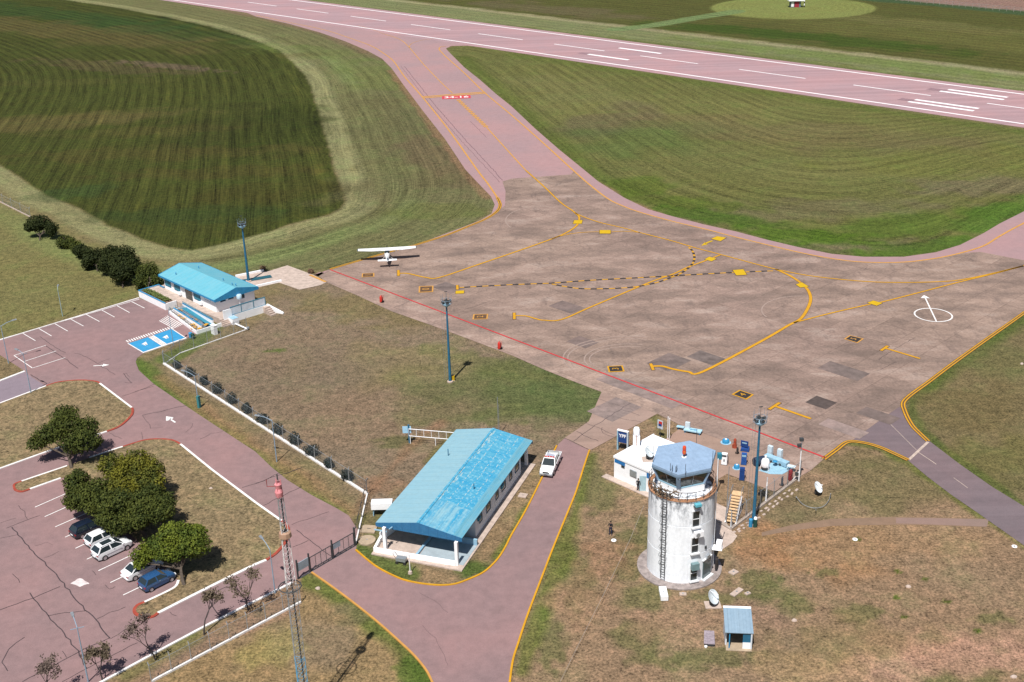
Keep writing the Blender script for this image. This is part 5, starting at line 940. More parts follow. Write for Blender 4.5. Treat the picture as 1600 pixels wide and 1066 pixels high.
# boarding stairs
t = thing('boarding_stairs', 'white wheeled boarding stairs with pale wooden treads inside the yard kerb', 'stairs', G(1141,820), rad(68)); n_ = 9
for k in range(n_): MB().box(.1+k*.32, .42+k*.32, -.55, .55, .3+k*.2, .36+k*.2).build('tread', WOOD, t)
MB().box(.1+n_*.32, 1.0+n_*.32, -.6, .6, .3+n_*.2, .38+n_*.2).build('landing', WOOD, t)
for y in (-.6, .6):
    MB().bar((0, y, .2), (3.0, y, 2.1), .1, .16).build('stringer', WHITEC, t); MB().tube([(0.1, y, .3), (.1, y, 1.2), (3.0, y, 3.0), (3.8, y, 3.0), (3.8, y, 2.1)], .03, 6).build('handrail', GREYM, t); MB().bar((3.0, y, 2.1), (3.0, y, .15), .08).build('leg', WHITEC, t); MB().bar((3.0, y, .2), (0, y, .2), .08).build('leg', WHITEC, t)
# yard poles
def pole(name, label, u, v, h, r=.05, mat=WHITEC, cat_='pole', grp=None, foot=True):
    t = thing(name, label, cat_, G(u, v), group=grp); MB().tube([(0, 0, 0), (0, 0, h)], [r*1.2, r*.8], 8).build('shaft', mat, t)
    if foot: MB().lathe([(0, .12), (r*2.4, .1), (r*2.6, 0)], n=10).build('foot', CONC, t)
    return t
pole('yard_pole', 'tall thin grey pole just right of the round tower', 1134.5,818,7.3,.05,GREYM); pole('yard_pole', 'short white pole at the corner where the boarding stairs start', 1142,826,2.0,.09,WHITEC); pole('yard_pole', 'white pole on the kerb right of the tall blue mast', 1196.5,785,3.3,.08,WHITEC)
t = pole('yard_floodlight', 'white pole with two dark floodlights at the right corner of the fuel yard', 1248,752,5.8,.06,WHITEC,'floodlight'); 
for x, z in ((-.1, 5.7), (-.3, 4.9)): MB().cbox((x, -.15, z), (.45, .4, .35)).build('lamp_head', DARKM, t)
MB().bar((0, 0, 1.4), (-.9, -.1, 0), .07).build('brace', WHITEC, t); MB().cbox((-.3, 0, 1.0), (.35, .3, .4)).build('switch_box', DARKM, t)
t = pole('camera_post', 'dark post with a teal camera box behind the tower cab roof', 1120,770,5.2,.06,DARKM,'post'); MB().cbox((0.1, 0, 4.9), (.5, .5, .7)).build('camera_box', TEAL, t)
t = thing('utility_cabinets', 'blue and dark green meter drums at the foot of the right-hand mast', 'cabinet', G(1176.5,822)); MB().lathe([(0, 0), (.22, 0), (.22, .95), (.15, 1.0), (0, 1.0)], (-.3, -.1, 0), 14).build('blue_drum', TRIM, t); MB().lathe([(0, 0), (.24, 0), (.24, .95), (0, .98)], (.2, -.15, 0), 14).build('green_drum', plain('dark_green', (.01,.06,.05,1)), t); MB().lathe([(0, 1.0), (.2, 1.0), (.15, 1.22), (0, 1.25)], (.2, -.15, 0), 14).build('lid', WHITEC, t)
# ---------------------------------------------------------------- shed, bench and slabs below the tower
t = thing('small_shed', 'small open-fronted white shed with a light blue corrugated roof below the tower', 'shed', G(1154,1014), rad(-6)); SR = roof_mat('shed_roof_sheet', C(168,198,222), C(176,204,226), None, 0)
MB().hexa([(-1.35, -.1, 1.85), (1.3, -.1, 1.85), (1.3, 2.9, 2.5), (-1.35, 2.9, 2.5)], [(-1.35, -.1, 1.91), (1.3, -.1, 1.91), (1.3, 2.9, 2.56), (-1.35, 2.9, 2.56)]).build('roof', SR, t); MB().hexa([(-1.35, 2.9, 2.5), (1.3, 2.9, 2.5), (1.3, 3.15, 2.54), (-1.35, 3.15, 2.54)], [(-1.35, 2.9, 2.58), (1.3, 2.9, 2.58), (1.3, 3.15, 2.62), (-1.35, 3.15, 2.62)]).build('ridge_flashing', WHITEC, t)
MB().box(-1.25, -1.1, .5, 2.8, 0, 1.95).build('wall', plain('pale_wall', (0,0,0,1)), t); MB().box(1.08, 1.22, -.05, 2.8, 0, 1.85).build('wall', plain('pale_wall', (0,0,0,1)), t); MB().box(-1.1, 1.08, 2.65, 2.8, 0, 2.4).build('wall', plain('pale_wall', (0,0,0,1)), t); MB().box(.35, 1.08, .0, .12, 0, .75).build('front_wall', WHITEC, t); MB().box(.35, 1.08, .02, .1, .75, 1.8).build('door', BLUEM, t)
MB().box(-.95, -.85, .0, .1, 0, 1.85).build('post', TRIM, t); MB().box(-1.2, 1.2, -.35, 2.7, 0, .05).build('floor', plain('tan_concrete', (0,0,0,1)), t)
t = thing('garden_bench', 'weathered wooden crate-like bench left of the small blue-roofed shed', 'bench', G(1108.5,1009), rad(-8)); MB().hexa([(-.55, -.2, .3), (.5, -.2, .3), (.45, 1.3, .7), (-.5, 1.3, .7)], [(-.55, -.2, .36), (.5, -.2, .36), (.45, 1.3, .78), (-.5, 1.3, .78)]).build('lid', plain('weathered_wood', (.25,.21,.24,1), .9, .3, 6), t); MB().box(-.5, .45, -.12, -.06, 0, .3).build('front_board', DARKM, t)
for x in (-.5, .42): MB().box(x, x+.06, -.1, 1.2, 0, .32).build('side_board', DARKM, t)
MB().lathe([(0, 0), (.14, .02), (.15, .16), (0, .2)], (-.35, -.3, 0), 12).build('water_bowl', WHITE, t)
for label, u, v, a, b, rz in (('flat pinkish slab lying in the grass right of the ground dish', 1151,926,1.6,.6,45), ('small broken slab right of the flat pinkish slab', 1168,928,.6,.4,30), ('square white slab at the foot of the tower plinth', 1067,929,.7,.45,-5), ('long pale box sticking out of the tower plinth at lower left', 1036.5,932,.75,1.8,0), ('white slab on a pale block beside the tower door', 1146,895,.9,.7,40)):
    t = thing('concrete_slab', label, 'slab', G(u, v), rad(rz), 'loose slabs round the tower'); MB().box(-a/2, a/2, -b/2, b/2, .0 if b < 1.3 else .1, .12 if b < 1.3 else .6).build('slab', CONCP if b < 1.3 else WHITE, t)
    MB().cbox((0, 0, .14 if b < 1.3 else .62), (.15, .15, .05)).build('lid_ring', GREYM, t)
for k_, (label, u, v) in enumerate((('small white ring cover near the person on the tower lawn', 959,844.5), ('white ring cover in the dry grass right of the shed path', 1336,843), ('white ring cover close to the edge of the grey road', 1585,854))):
    t = thing('survey_cover', label, 'cover', G(u, v), group='white ring covers in the grass'); MB().lathe([(.12, 0), (.12, .05), (.27, .05), (.29, 0)], n=18).build('ring', WHITEC, t); MB().lathe([(0, .04), (.11, .04)], n=14).build('lid', DARKM, t)
for label, u, v in (('white stone on the dry grass below the shed path', 1241,970), ('pale stone half hidden at the bottom right corner', 1584,1058), ('pale rock on the grass right of the apron corner', 1597,569), ('small white stone in the middle of the dry field', 1419,917), ('white stone on the island lawn nearest the entrance road', 330,764), ('white stone in the grass by the gate', 497,920)):
    t = MB(); 
    P = [(.3*math.cos(a)*random.uniform(.7, 1.2), .22*math.sin(a)*random.uniform(.7, 1.2)) for a in np.linspace(0, 6.28, 8, endpoint=False)]; t.loft([[(x, y, 0) for x, y in P], [(x*.9, y*.9, .12) for x, y in P], [(x*.5, y*.5, .2) for x, y in P]]); o = t.build('stone', CONCP, None, True); o.location = G(u, v); tag(o, label, 'stone', 'loose pale stones')
#@@PART5
# ---------------------------------------------------------------- floodlight masts
def flood_mast(label, u, v, H, r0=.26, ladder=True, yellow=False):
    t = thing('floodlight_mast', label, 'light mast', G(u, v), group='tall blue floodlight masts')
    MB().tube([(0, 0, 0), (0, 0, H*.5), (0, 0, H)], [r0, r0*.75, r0*.5], 10).build('pole', BLUEM, t, True)
    MB().lathe([(r0*2., 0), (r0*2, .18), (r0*1.2, .25)], n=12).build('footing', CONCP, t)
    MB().lathe([(.1, H-.5), (.55, H-.15), (.6, H+.0), (.55, H+.05), (0, H+.05)], n=8).build('head_platform', LBLUE, t)
    m = MB().tube([(.75*math.cos(a), .75*math.sin(a), H+.6) for a in np.linspace(0, 2*math.pi, 9)], .025, 5, False); m.tube([(.75*math.cos(a), .75*math.sin(a), H+.1) for a in np.linspace(0, 2*math.pi, 9)], .025, 5, False)
    for a in np.linspace(0, 2*math.pi, 8, endpoint=False): m.tube([(.75*math.cos(a), .75*math.sin(a), H-.1), (.75*math.cos(a), .75*math.sin(a), H+1.3)], .015, 4)
    m.build('crown_rail', plain('mast_rail', (.2,.28,.36,1)), t)
    for a in (.5, 1.7, 3.6, 5.0): MB().cbox((.5*math.cos(a), .5*math.sin(a), H+.32), (.45, .3, .34), a+1.57, .5).build('floodlight', DARKM, t)
    MB().tube([(0, 0, H), (0, 0, H+1.9)], .02, 5).build('lightning_rod', DARKM, t); MB().bar((-.2, 0, H+1.8), (.2, 0, H+1.85), .08).build('wind_sensor', DARKM, t)
    if ladder:
        for x in (-.75, -.45): MB().tube([(x, 0, .3), (x, 0, H)], .018, 5).build('ladder_rail', GREYM, t)
    return t
flood_mast('tall blue floodlight mast in the lawn between the two blue-roofed buildings', 703.5,597,12.0,.22)
flood_mast('tall blue floodlight mast behind the turquoise terminal roof', 388.5,440,10.3,.26,False)
flood_mast('tall blue floodlight mast beside the fuel yard, right of the round tower', 1177,820,12.9,.22)
t = thing('winch_box', 'small yellow box with a black vent at the foot of the lawn mast', 'box', G(708,595)); MB().box(-.22, .22, -.18, .18, .1, .8).build('cabinet', YELB, t); MB().lathe([(0, .8), (.14, .8), (.14, .95), (0, 1.0)], n=10).build('vent_cap', BLK, t); MB().box(-.28, .28, -.22, .22, 0, .1).build('base', CONC, t)
# ---------------------------------------------------------------- lattice mast
t = thing('lattice_mast', 'tall slender lattice mast with a red and white head in the left foreground', 'mast', G(478,1130)); HM = 24.6
def wdt(z): return .55 if z < 14 else .55-(z-14)/10*.30
legs = [MB(), MB(), MB()]
def corner(k, z): a = 2*math.pi*k/3+.3; return Vector((wdt(z)*math.cos(a), wdt(z)*math.sin(a), z))
bands = [(0, 7, plain('blue_lattice', (.10,.32,.5,1))), (7, 14.5, GREYM), (14.5, 20.5, plain('pale_lattice', (.6,.58,.58,1), .5, .2)), (20.5, 23.0, GREYM), (23.0, HM, plain('faded_red', (.6,.22,.24,1), .6, .3, 3))]
for z0, z1, mt in bands:
    m = MB()
    for k in range(3): m.bar(corner(k, z0), corner(k, z1), .05)
    z = z0
    while z < z1-.2:
        zz = min(z+.75, z1)
        for k in range(3): m.bar(corner(k, z), corner((k+1) % 3, zz), .02); m.bar(corner(k, zz), corner((k+1) % 3, zz), .02)
        z = zz
    m.build('lattice_section', mt, t)
MB().lathe([(.1, 23.0), (.3, 23.1), (.34, 23.5), (.22, 23.8), (.3, 24.2), (.15, 24.4)], n=12).build('red_cage', plain('faded_red', (.6,.22,.24,1), .6, .3, 3), t); MB().tube([(0, 0, HM), (0, 0, HM+.5)], .05, 6).build('top_aerial', DARKM, t)
MB().tube([(0, 0, 24.0), (-.9, 0, 24.0), (-.9, 0, 24.6)], .035, 6).build('side_aerial', plain('dark_red', (.25,.04,.04,1)), t); MB().lathe([(.35, 19.2), (.55, 19.3), (.5, 19.7), (.3, 19.8)], (.1, 0, 0), 10).build('cable_coil', plain('coil_tan', (.35,.22,.15,1)), t)
m = MB()
for k in range(3): m.bar(corner(k, 14.4)*1.0, Vector((.95*math.cos(2*math.pi*k/3+.3), .95*math.sin(2*math.pi*k/3+.3), 14.4)), .05)
m.tube([(.95*math.cos(a), .95*math.sin(a), 14.4) for a in np.linspace(0, 2*math.pi, 13)], .05, 5, False); m.build('star_bracket', DARKM, t); MB().bar((.28, .1, 0), (.1, .04, 22.8), .1).build('feeder_cable', DARKM, t)
# ---------------------------------------------------------------- street lamps
def lamp(label, u, v, H, ang, arm=1.6, mat=None, double=False, base=False, cross=False, r=.075):
    mat = mat or plain('lamp_grey_blue', (.24,.33,.42,1), .45, .1); t = thing('street_lamp', label, 'street lamp', G(u, v), rad(ang), 'street lamps round the car park')
    MB().tube([(0, 0, 0), (0, 0, H*.5), (0, 0, H)], [r, r*.8, r*.6], 8).build('pole', mat, t, True)
    for s_ in ((1, -1) if double else (1,)):
        MB().tube([(0, 0, H-.1), (s_*arm*.5, 0, H+.25), (s_*arm, 0, H+.4)], .04, 6).build('arm', mat, t)
        MB().hexa([(s_*arm-.1, -.13, H+.33), (s_*arm+.55*s_, -.16, H+.4), (s_*arm+.55*s_, .16, H+.4), (s_*arm-.1, .13, H+.33)], [(s_*arm-.1, -.1, H+.47), (s_*arm+.55*s_, -.12, H+.5), (s_*arm+.55*s_, .12, H+.5), (s_*arm-.1, .1, H+.47)]).build('lamp_head', GREYM, t)
    if cross: MB().bar((-.1, -.6, H-.1), (.1, .6, H-.1), .05).build('cross_bar', mat, t)
    if base: MB().box(-.25, .1, -.2, .2, 0, 1.8).build('control_box', plain('teal_box', (.04,.2,.22,1)), t)
    return t
lamp('grey lamp post beside the lattice mast and the red kerb', 430,927,5.4,125,1.7)
lamp('grey lamp post rising through the cracked asphalt at the bottom left', 138,1066,6.2,120,1.4,cross=True)
lamp('lamp post with a teal control box, nearest the terminal along the dark shrubs', 311,637,4.9,155,1.6,base=True)
lamp('lamp post halfway along the dark shrubs, bare at its foot', 432.5,721.7,5.9,165,1.7)
lamp('pale lamp post in the grass above the top row of parking bays', 98,494.5,4.8,100,.5,mat=plain('pale_green_grey', (.3,.4,.4,1)))
lamp('lamp post on the kerb of the lilac side road', 48.6,614.6,6.2,150,1.0,cross=True); lamp('lamp post at the left edge with an arm reaching right', 13.5,568,6.2,35,1.8); lamp('slim lamp post standing between the two blue bays', 271,539.6,5.4,90,.5,r=.06)
# ---------------------------------------------------------------- fences
def chain_mat():
    m, t, b = nodes('chain_link'); P = texco(t); x = t.nodes.new('ShaderNodeSeparateXYZ'); t.links.new(P, x.inputs[0])
    outs = []
    for sg in (1, -1):
        v = mth(t, 'FRACT', mth(t, 'MULTIPLY', mth(t, 'ADD', x.outputs[0], mth(t, 'MULTIPLY', x.outputs[2], sg)), 12.)); outs.append(mth(t, 'LESS_THAN', v, .07))
    f = mth(t, 'MAXIMUM', outs[0], outs[1]); tr = t.nodes.new('ShaderNodeBsdfTransparent'); mx = t.nodes.new('ShaderNodeMixShader')
    b.inputs['Base Color'].default_value = (.2, .24, .27, 1); b.inputs['Roughness'].default_value = .5
    t.links.new(f, mx.inputs[0]); t.links.new(tr.outputs[0], mx.inputs[1]); t.links.new(b.outputs[0], mx.inputs[2]); t.links.new(mx.outputs[0], t.nodes['Material Output'].inputs[0]); return m
CHAIN = chain_mat()
def fence(label, a, b, H=2., n=9, plinth=WPT, pw=.32, ph=.22, lean=.0, posts=True, pm=GREYM):
    a, b = G(*a), G(*b); L = (b-a).length; ang = math.atan2(b.y-a.y, b.x-a.x); t = thing('chain_link_fence', label, 'fence', a, ang)
    if plinth: MB().box(0, L, -pw/2, pw/2, 0, ph).build('plinth', plinth, t)
    MB().add([(0, 0, ph), (L, 0, ph), (L, 0, H), (0, 0, H)], [(0, 1, 2, 3)]).build('mesh_panel', CHAIN, t, fix=False)
    if posts:
        for k in range(n+1): x = L*k/n; MB().tube([(x, 0, 0), (x, 0, H-.0), (x, .18, H+.3)], .045, 6).build('post', pm, t)
    for z in (H, ): MB().tube([(0, 0, z), (L, 0, z)], .02, 5).build('top_wire', pm, t)
    return t
fence('wire fence on a long white plinth in front of the row of dark shrubs', (256,569), (574,773), 1.9, 14)
fence('wire fence from the terminal corner to the blue bays on a thin white plinth', (386,515), (282,552), 1.9, 5, pw=.14, ph=.1); fence('short wire fence meeting the long white plinth at its far end', (282,552), (257,569), 1.9, 2, pw=.14, ph=.1)
fence('wire fence on a white plinth at the bottom edge of the car park road', (237,1066), (470,942), 1.9, 8, pw=.2, ph=.2)
fence('short wire fence between the gate and the long white plinth', (574,773), (556,850), 1.9, 4, pw=.16, ph=.2, pm=DARKM); fence('wire fence fading out at the far left beyond the trees', (-60,286), (48,340), 2., 8, CONCP, .2, .2)
fence('faint wire fence around the grass beside the boarding stairs', (1142,827), (1250,746), 2.2, 5, None, 0, 0)
t = thing('corner_rail', 'white pipe elbow low in the grass at the terminal fence corner', 'pipe'); MB().tube([G(368,506,.3), G(386,514,.3)], .14, 8).build('pipe', WHITEC, t); MB().tube([G(386,514,.3), G(388,512,.3)], .2, 8).build('end_cap', GREYM, t)
# gate
g0, g1 = G(466,905), G(555,853); L = (g1-g0).length; t = thing('sliding_gate', 'dark steel double gate across the road beside the lattice mast', 'gate', g0, math.atan2(g1.y-g0.y, g1.x-g0.x))
for x in (0, L*.2, L*.6, L): MB().box(x-.07, x+.07, -.07, .07, 0, 2.35).build('gate_post', DARKM, t)
for x0, x1 in ((.2*L, .6*L), (.6*L, L)):
    m = MB(); a_ = x0+.15; b_ = x1-.15
    for z in (.25, 1.75): m.bar((a_, 0, z), (b_, 0, z), .07)
    m.bar((a_, 0, .25), (a_, 0, 1.75), .06); m.bar((b_, 0, .25), (b_, 0, 1.75), .06); fr_ = m.build('gate_leaf', DARKM, t)
    for k in range(1, 4): x = a_+(b_-a_)*k/4; MB().bar((x, 0, .25), (x, 0, 1.75), .04).build('upright', DARKM, fr_)
    MB().add([(a_, .02, .25), (b_, .02, .25), (b_, .02, 1.75), (a_, .02, 1.75)], [(0, 1, 2, 3)]).build('mesh_panel', CHAIN, fr_, fix=False)
MB().box(.1, .2*L-.1, -.04, .04, .9, 1.9).build('notice_board', plain('grey_board', (.28,.33,.38,1)), t); MB().box(.62*L, .62*L+1.0, -.05, -.01, 1.1, 1.7).build('notice_board', plain('grey_board', (0,0,0,1)), t); MB().box(0, L, -.1, .1, 0, .03).build('ground_track', DARKM, t)
# ---------------------------------------------------------------- vegetation
def leaf_mat(name, c1, c2, c3, sc=.5):
    m, t, b = nodes(name); P = texco(t); n = noise(t, P, sc, 3, .6); n2 = noise(t, P, 7, 2, .6)
    c = mix(t, mrange(t, n, .4, .6), c1, c2); c = mix(t, mrange(t, n2, .45, .75, 0, .8), c, c3); c = vmul(t, c, mrange(t, n2, .3, .7, .7, 1.25))
    t.links.new(c, b.inputs['Base Color']); b.inputs['Roughness'].default_value = .75; b.inputs['Specular IOR Level'].default_value = .15; return m
L1 = leaf_mat('olive_leaves', (.018, .032, .007, 1), (.050, .064, .011, 1), (.125, .13, .028, 1)); L2 = leaf_mat('yellowing_leaves', (.03, .045, .009, 1), (.13, .125, .012, 1), (.17, .16, .03, 1), .45); L3 = leaf_mat('bright_green_leaves', (.035, .062, .010, 1), (.10, .125, .012, 1), (.17, .19, .03, 1)); L4 = leaf_mat('dark_evergreen_leaves', (.010, .018, .005, 1), (.024, .034, .008, 1), (.055, .062, .016, 1)); L5 = leaf_mat('grey_shrub_leaves', (.02, .03, .028, 1), (.03, .042, .04, 1), (.06, .07, .07, 1))
def crown(blobs, n, size, mat, parent, name='crown', seed=1, fill=.62):
    rg = np.random.default_rng(seed); vol = np.array([b[3]*b[4]*b[5] for b in blobs])**.67; cnt = (vol/vol.sum()*n).astype(int); V = []; 
    for b, k in zip(blobs, cnt):
        d = rg.normal(size=(k, 3)); d /= np.linalg.norm(d, axis=1)[:, None]; r = fill+(1.05-fill)*rg.random(k)**.6
        # sub-clumps: pull leaves towards random clump centres
        cc = rg.normal(size=(22, 3)); cc /= np.linalg.norm(cc, axis=1)[:, None]; j = np.argmax(d @ cc.T, 1); w_ = (d*cc[j]).sum(1); r = r*(.66+.42*w_**5)*rg.uniform(.92, 1.12, k); pnt = d*r[:, None]
        P = np.array(b[:3])+pnt*np.array(b[3:6]); out = d*.6+rg.normal(size=(k, 3))*.55+np.array([0, 0, .35]); out /= np.linalg.norm(out, axis=1)[:, None]
        t1 = np.cross(out, rg.normal(size=(k, 3))); t1 /= np.linalg.norm(t1, axis=1)[:, None]; t2 = np.cross(out, t1); s = size*rg.uniform(.6, 1.3, k)[:, None]
        V.append(np.stack([P-t1*s, P-t2*s*.6, P+t1*s, P+t2*s*.6], 1))
    V = np.concatenate(V); N = len(V); me = bpy.data.meshes.new(name); me.vertices.add(N*4); me.vertices.foreach_set('co', V.ravel()); me.loops.add(N*4); me.loops.foreach_set('vertex_index', np.arange(N*4)); me.polygons.add(N); me.polygons.foreach_set('loop_start', np.arange(0, N*4, 4)); me.update(calc_edges=True); me.materials.append(mat)
    o = bpy.data.objects.new(name, me); COL.objects.link(o); o.parent = parent; return o
def branch(m, p, d, l, r, depth, rg, tips):
    P = [p]; q = p
    for k in range(3): d = (d+Vector((rg.uniform(-.18, .18), rg.uniform(-.18, .18), rg.uniform(-.05, .12)))).normalized(); q = q+d*l/3; P.append(q)
    m.tube(P, [r, r*.9, r*.8, r*.65], 6 if r > .04 else 4, False)
    if depth == 0: tips.append(q); return
    for k in range(rg.choice((2, 3, 3))):
        a = rg.uniform(0, 6.28); s = rg.uniform(.3, .68); nd = (d+Vector((math.cos(a)*s, math.sin(a)*s, rg.uniform(-.1, .25)))).normalized(); branch(m, q, nd, l*rg.uniform(.62, .82), r*.62, depth-1, rg, tips)
def tree(label, u, v, blobs, n, size, mat, H0=1.6, r=.22, grp=None, seed=1, cat_='tree', name='tree', depth=2, lead=None):
    t = thing(name, label, cat_, G(u, v), group=grp); rg = random.Random(seed); m = MB(); tips = []; c = Vector(lead or blobs[0][:3]); d = Vector((c.x*.25, c.y*.25, 1)).normalized()
    branch(m, Vector((0, 0, 0)), d, H0, r, depth, rg, tips)
    for b in blobs: m.tube([d*H0*.9, (d*H0+Vector(b[:3]))*.5, Vector(b[:3])], [r*.55, r*.4, r*.12], 6, False)
    m.build('trunk', BARK, t, True); crown(blobs, int(n*1.35), size, mat, t, seed=seed, fill=.3); return t
def at(u, v, base, z):                  # offset of the point seen at (u, v) at height z from base px
    p = G(u, v, z)-G(*base); return (p.x, p.y, z)
def blobs_px(base, L): return [(*at(u, v, base, z), rx, ry, rz) for u, v, z, rx, ry, rz in L]
b = (112,732); tree('large dark tree standing alone on the upper island by the entrance road', *b, blobs_px(b, [(100,665,4.0,2.6,2.4,1.7),(135,668,3.8,1.7,1.7,1.3),(75,680,3.4,1.9,1.8,1.2),(120,690,3.2,2.3,2.,1.3),(58,692,2.9,1.3,1.2,.8),(100,648,4.4,1.8,1.7,1.1),(148,690,2.9,1.,1.2,.9)]), 9500, .15, L1, 1.7, .24, 'trees between the parking bays', 3)
b = (218,775); tree('tree with yellow and dark green leaves at the top of the parking clump', *b, blobs_px(b, [(175,726,4.2,1.7,1.6,1.2),(215,722,4.4,2.1,1.9,1.4),(240,735,3.8,1.3,1.5,1.3),(185,742,3.5,1.6,1.6,1.1),(225,748,3.3,1.7,1.6,1.2),(190,765,3.0,2.2,1.6,1.2),(240,758,3.0,1.5,1.5,1.2)]), 9500, .15, L2, 1.7, .2, 'trees between the parking bays', 5)
b = (160,800); tree('dark green tree with a yellow top on the left side of the parking clump', *b, blobs_px(b, [(120,752,3.8,1.5,1.6,1.4),(135,780,3.,2.0,1.6,1.4),(118,772,3.2,1.2,1.2,1.1),(160,790,2.9,1.8,1.6,1.2),(150,765,3.3,1.7,1.6,1.2),(112,785,2.4,1.1,1.1,.9)]), 9000, .15, L1, 1.5, .2, 'trees between the parking bays', 8)
b = (228,838); tree('broad olive tree in the middle of the parking clump over the parked cars', *b, blobs_px(b, [(190,785,4.0,2.4,2.,1.4),(225,790,3.9,2.2,2.0,1.4),(250,800,3.4,1.6,1.6,1.2),(170,812,2.7,1.6,1.5,1.),(210,815,2.8,2.0,1.5,1.1),(240,772,3.9,1.5,1.6,1.1),(183,826,2.,1.1,.9,.8),(255,785,3.4,1.4,1.5,1.2)]), 12500, .15, L1, 1.7, .24, 'trees between the parking bays', 11)
b = (288,915); tree('bright green tree nearest the camera at the lower end of the parking bays', *b, blobs_px(b, [(272,838,3.9,2.0,1.9,1.4),(300,850,3.7,1.8,1.7,1.4),(245,855,3.2,1.8,1.5,1.1),(225,866,2.6,1.4,1.1,.8),(265,862,3.,1.7,1.5,1.0),(305,832,4.1,1.2,1.4,1.1),(218,880,2.,.8,.8,.5)]), 10500, .15, L3, 2.0, .22, 'trees between the parking bays', 14)
for k_, (lab, b, L_, n, mt) in enumerate((
    ('rounded dark tree farthest left, standing apart from the hedge row', (62,376), [(60,349,2.8,2.4,2.2,1.5),(80,358,2.,1.4,1.5,1.3),(46,355,2.2,1.2,1.3,.9)], 4500, L4),
    ('low bright green bush left end of the dark tree row', (104,388), [(104,378,1.2,1.9,1.6,1.2),(118,385,1.1,1.3,1.4,1.1)], 2600, L1),
    ('small dark bush between the low bush and the twin trees', (130,404), [(128,393,1.3,1.6,1.5,1.2)], 2000, L4),
    ('medium dark tree left of the tallest tree in the row', (152,424), [(148,402,2.1,2.0,2.,1.6),(138,410,1.5,1.2,1.5,1.3)], 3400, L4),
    ('dark tree behind the tallest tree in the row', (172,432), [(173,398,3.2,2.,1.9,1.6),(165,414,2.,1.5,1.5,1.5)], 3600, L4),
    ('tallest dark tree in the row beside the turquoise-roofed terminal', (192,450), [(192,402,4.,2.6,2.3,1.9),(190,425,2.4,2.6,2.2,1.7),(207,415,3.,1.6,1.6,1.6)], 7000, L4),
    ('rounded bush against the back of the terminal terrace', (232,455), [(232,427,2.2,2.1,2.,1.9),(222,440,1.4,1.5,1.5,1.3),(245,440,1.5,1.,1.,1.2)], 4000, L1))):
    tree(lab, *b, blobs_px(b, L_), n, .17, mt, 1.1, .16, 'dark trees left of the terminal', 20+k_)
SH = [(276.6,575,.75),(297,588,.85),(320,601,.9),(339.5,614,.95),(362.5,630,.9),(386,645,.95),(411,662,.95),(435,678,.9),(461,694,1.),(488,712,1.),(514,731,.85),(543,750,.85)]
nm = ['first', 'second', 'third', 'fourth', 'fifth', 'sixth', 'seventh', 'eighth', 'ninth', 'tenth', 'eleventh', 'twelfth']
for k_, (u, v, r) in enumerate(SH):
    t = thing('clipped_shrub', 'ball-shaped grey green shrub behind the fence, %s from the terminal end' % nm[k_], 'shrub', G(u, v), group='ball shrubs behind the white plinth'); MB().tube([(0, 0, 0), (0, 0, .5)], .05, 6).build('stem', BARK, t)
    crown([(0, 0, .85*r, .84*r*(1+.22*math.sin(k_*2.3)), .84*r, .8*r*(1+.15*math.cos(k_*1.7)))], 800, .1, L5, t, seed=40+k_, fill=.35)
def bare(label, u, v, H, seed, mat, n=300, d=3, r=.09, spread=1.):
    t = thing('bare_tree', label, 'tree', G(u, v), group='thin bare trees along the lower road'); rg = random.Random(seed); m = MB(); tips = []
    branch(m, Vector((0, 0, 0)), Vector((rg.uniform(-.12, .06), 0, 1)).normalized(), H*.36, r, d, rg, tips); m.build('trunk', plain('dark_bark', (.05,.04,.04,1), .9, .2), t, True)
    for i, q in enumerate(tips): tips[i] = q
    V = MB(); 
    for i in range(n):
        q = rg.choice(tips)+Vector((rg.gauss(0, .2), rg.gauss(0, .2), rg.gauss(0, .2))); dd = Vector((rg.gauss(0, 1), rg.gauss(0, 1), rg.gauss(0, 1))).normalized(); e = dd.orthogonal()*.045; V.add([q-dd*.13, q-e, q+dd*.13, q+e], [(0, 1, 2, 3)])
    V.build('crown', mat, t, fix=False)
TW = plain('grey_twigs', (.13,.095,.08,1), .9, .3); TWG = plain('olive_twigs', (.11,.085,.055,1), .9, .3)
bare('thin tree with sparse olive leaves nearest the lattice mast', 388,954,4.3,3,TWG,600,4); bare('thin half-bare tree second from the lattice mast', 319,992,4.3,5,TWG,650,4); bare('wide leafless tree in the middle of the lower road verge', 243,1032,4.2,9,TW,700,4); bare('small tree with two sparse heads near the bottom edge', 160,1064,3.0,12,TWG,800,4); bare('leafless treetop cut off by the bottom edge', 72,1110,4.4,15,TW,600,4)
for k_, (lab, u, v) in enumerate((('small reddish bush beside the pale path to the apron', 411,422),('small dark bush at the apron corner of the pale path', 486,427))):
    t = thing('low_bush', lab, 'bush', G(u, v)); crown([(0, 0, .4, .6, .6, .45)], 400, .09, plain('reddish_leaves', (.14,.08,.05,1), .9, .4), t, seed=70+k_); MB().tube([(0, 0, 0), (0, 0, .4)], .06, 5).build('stem', BARK, t)
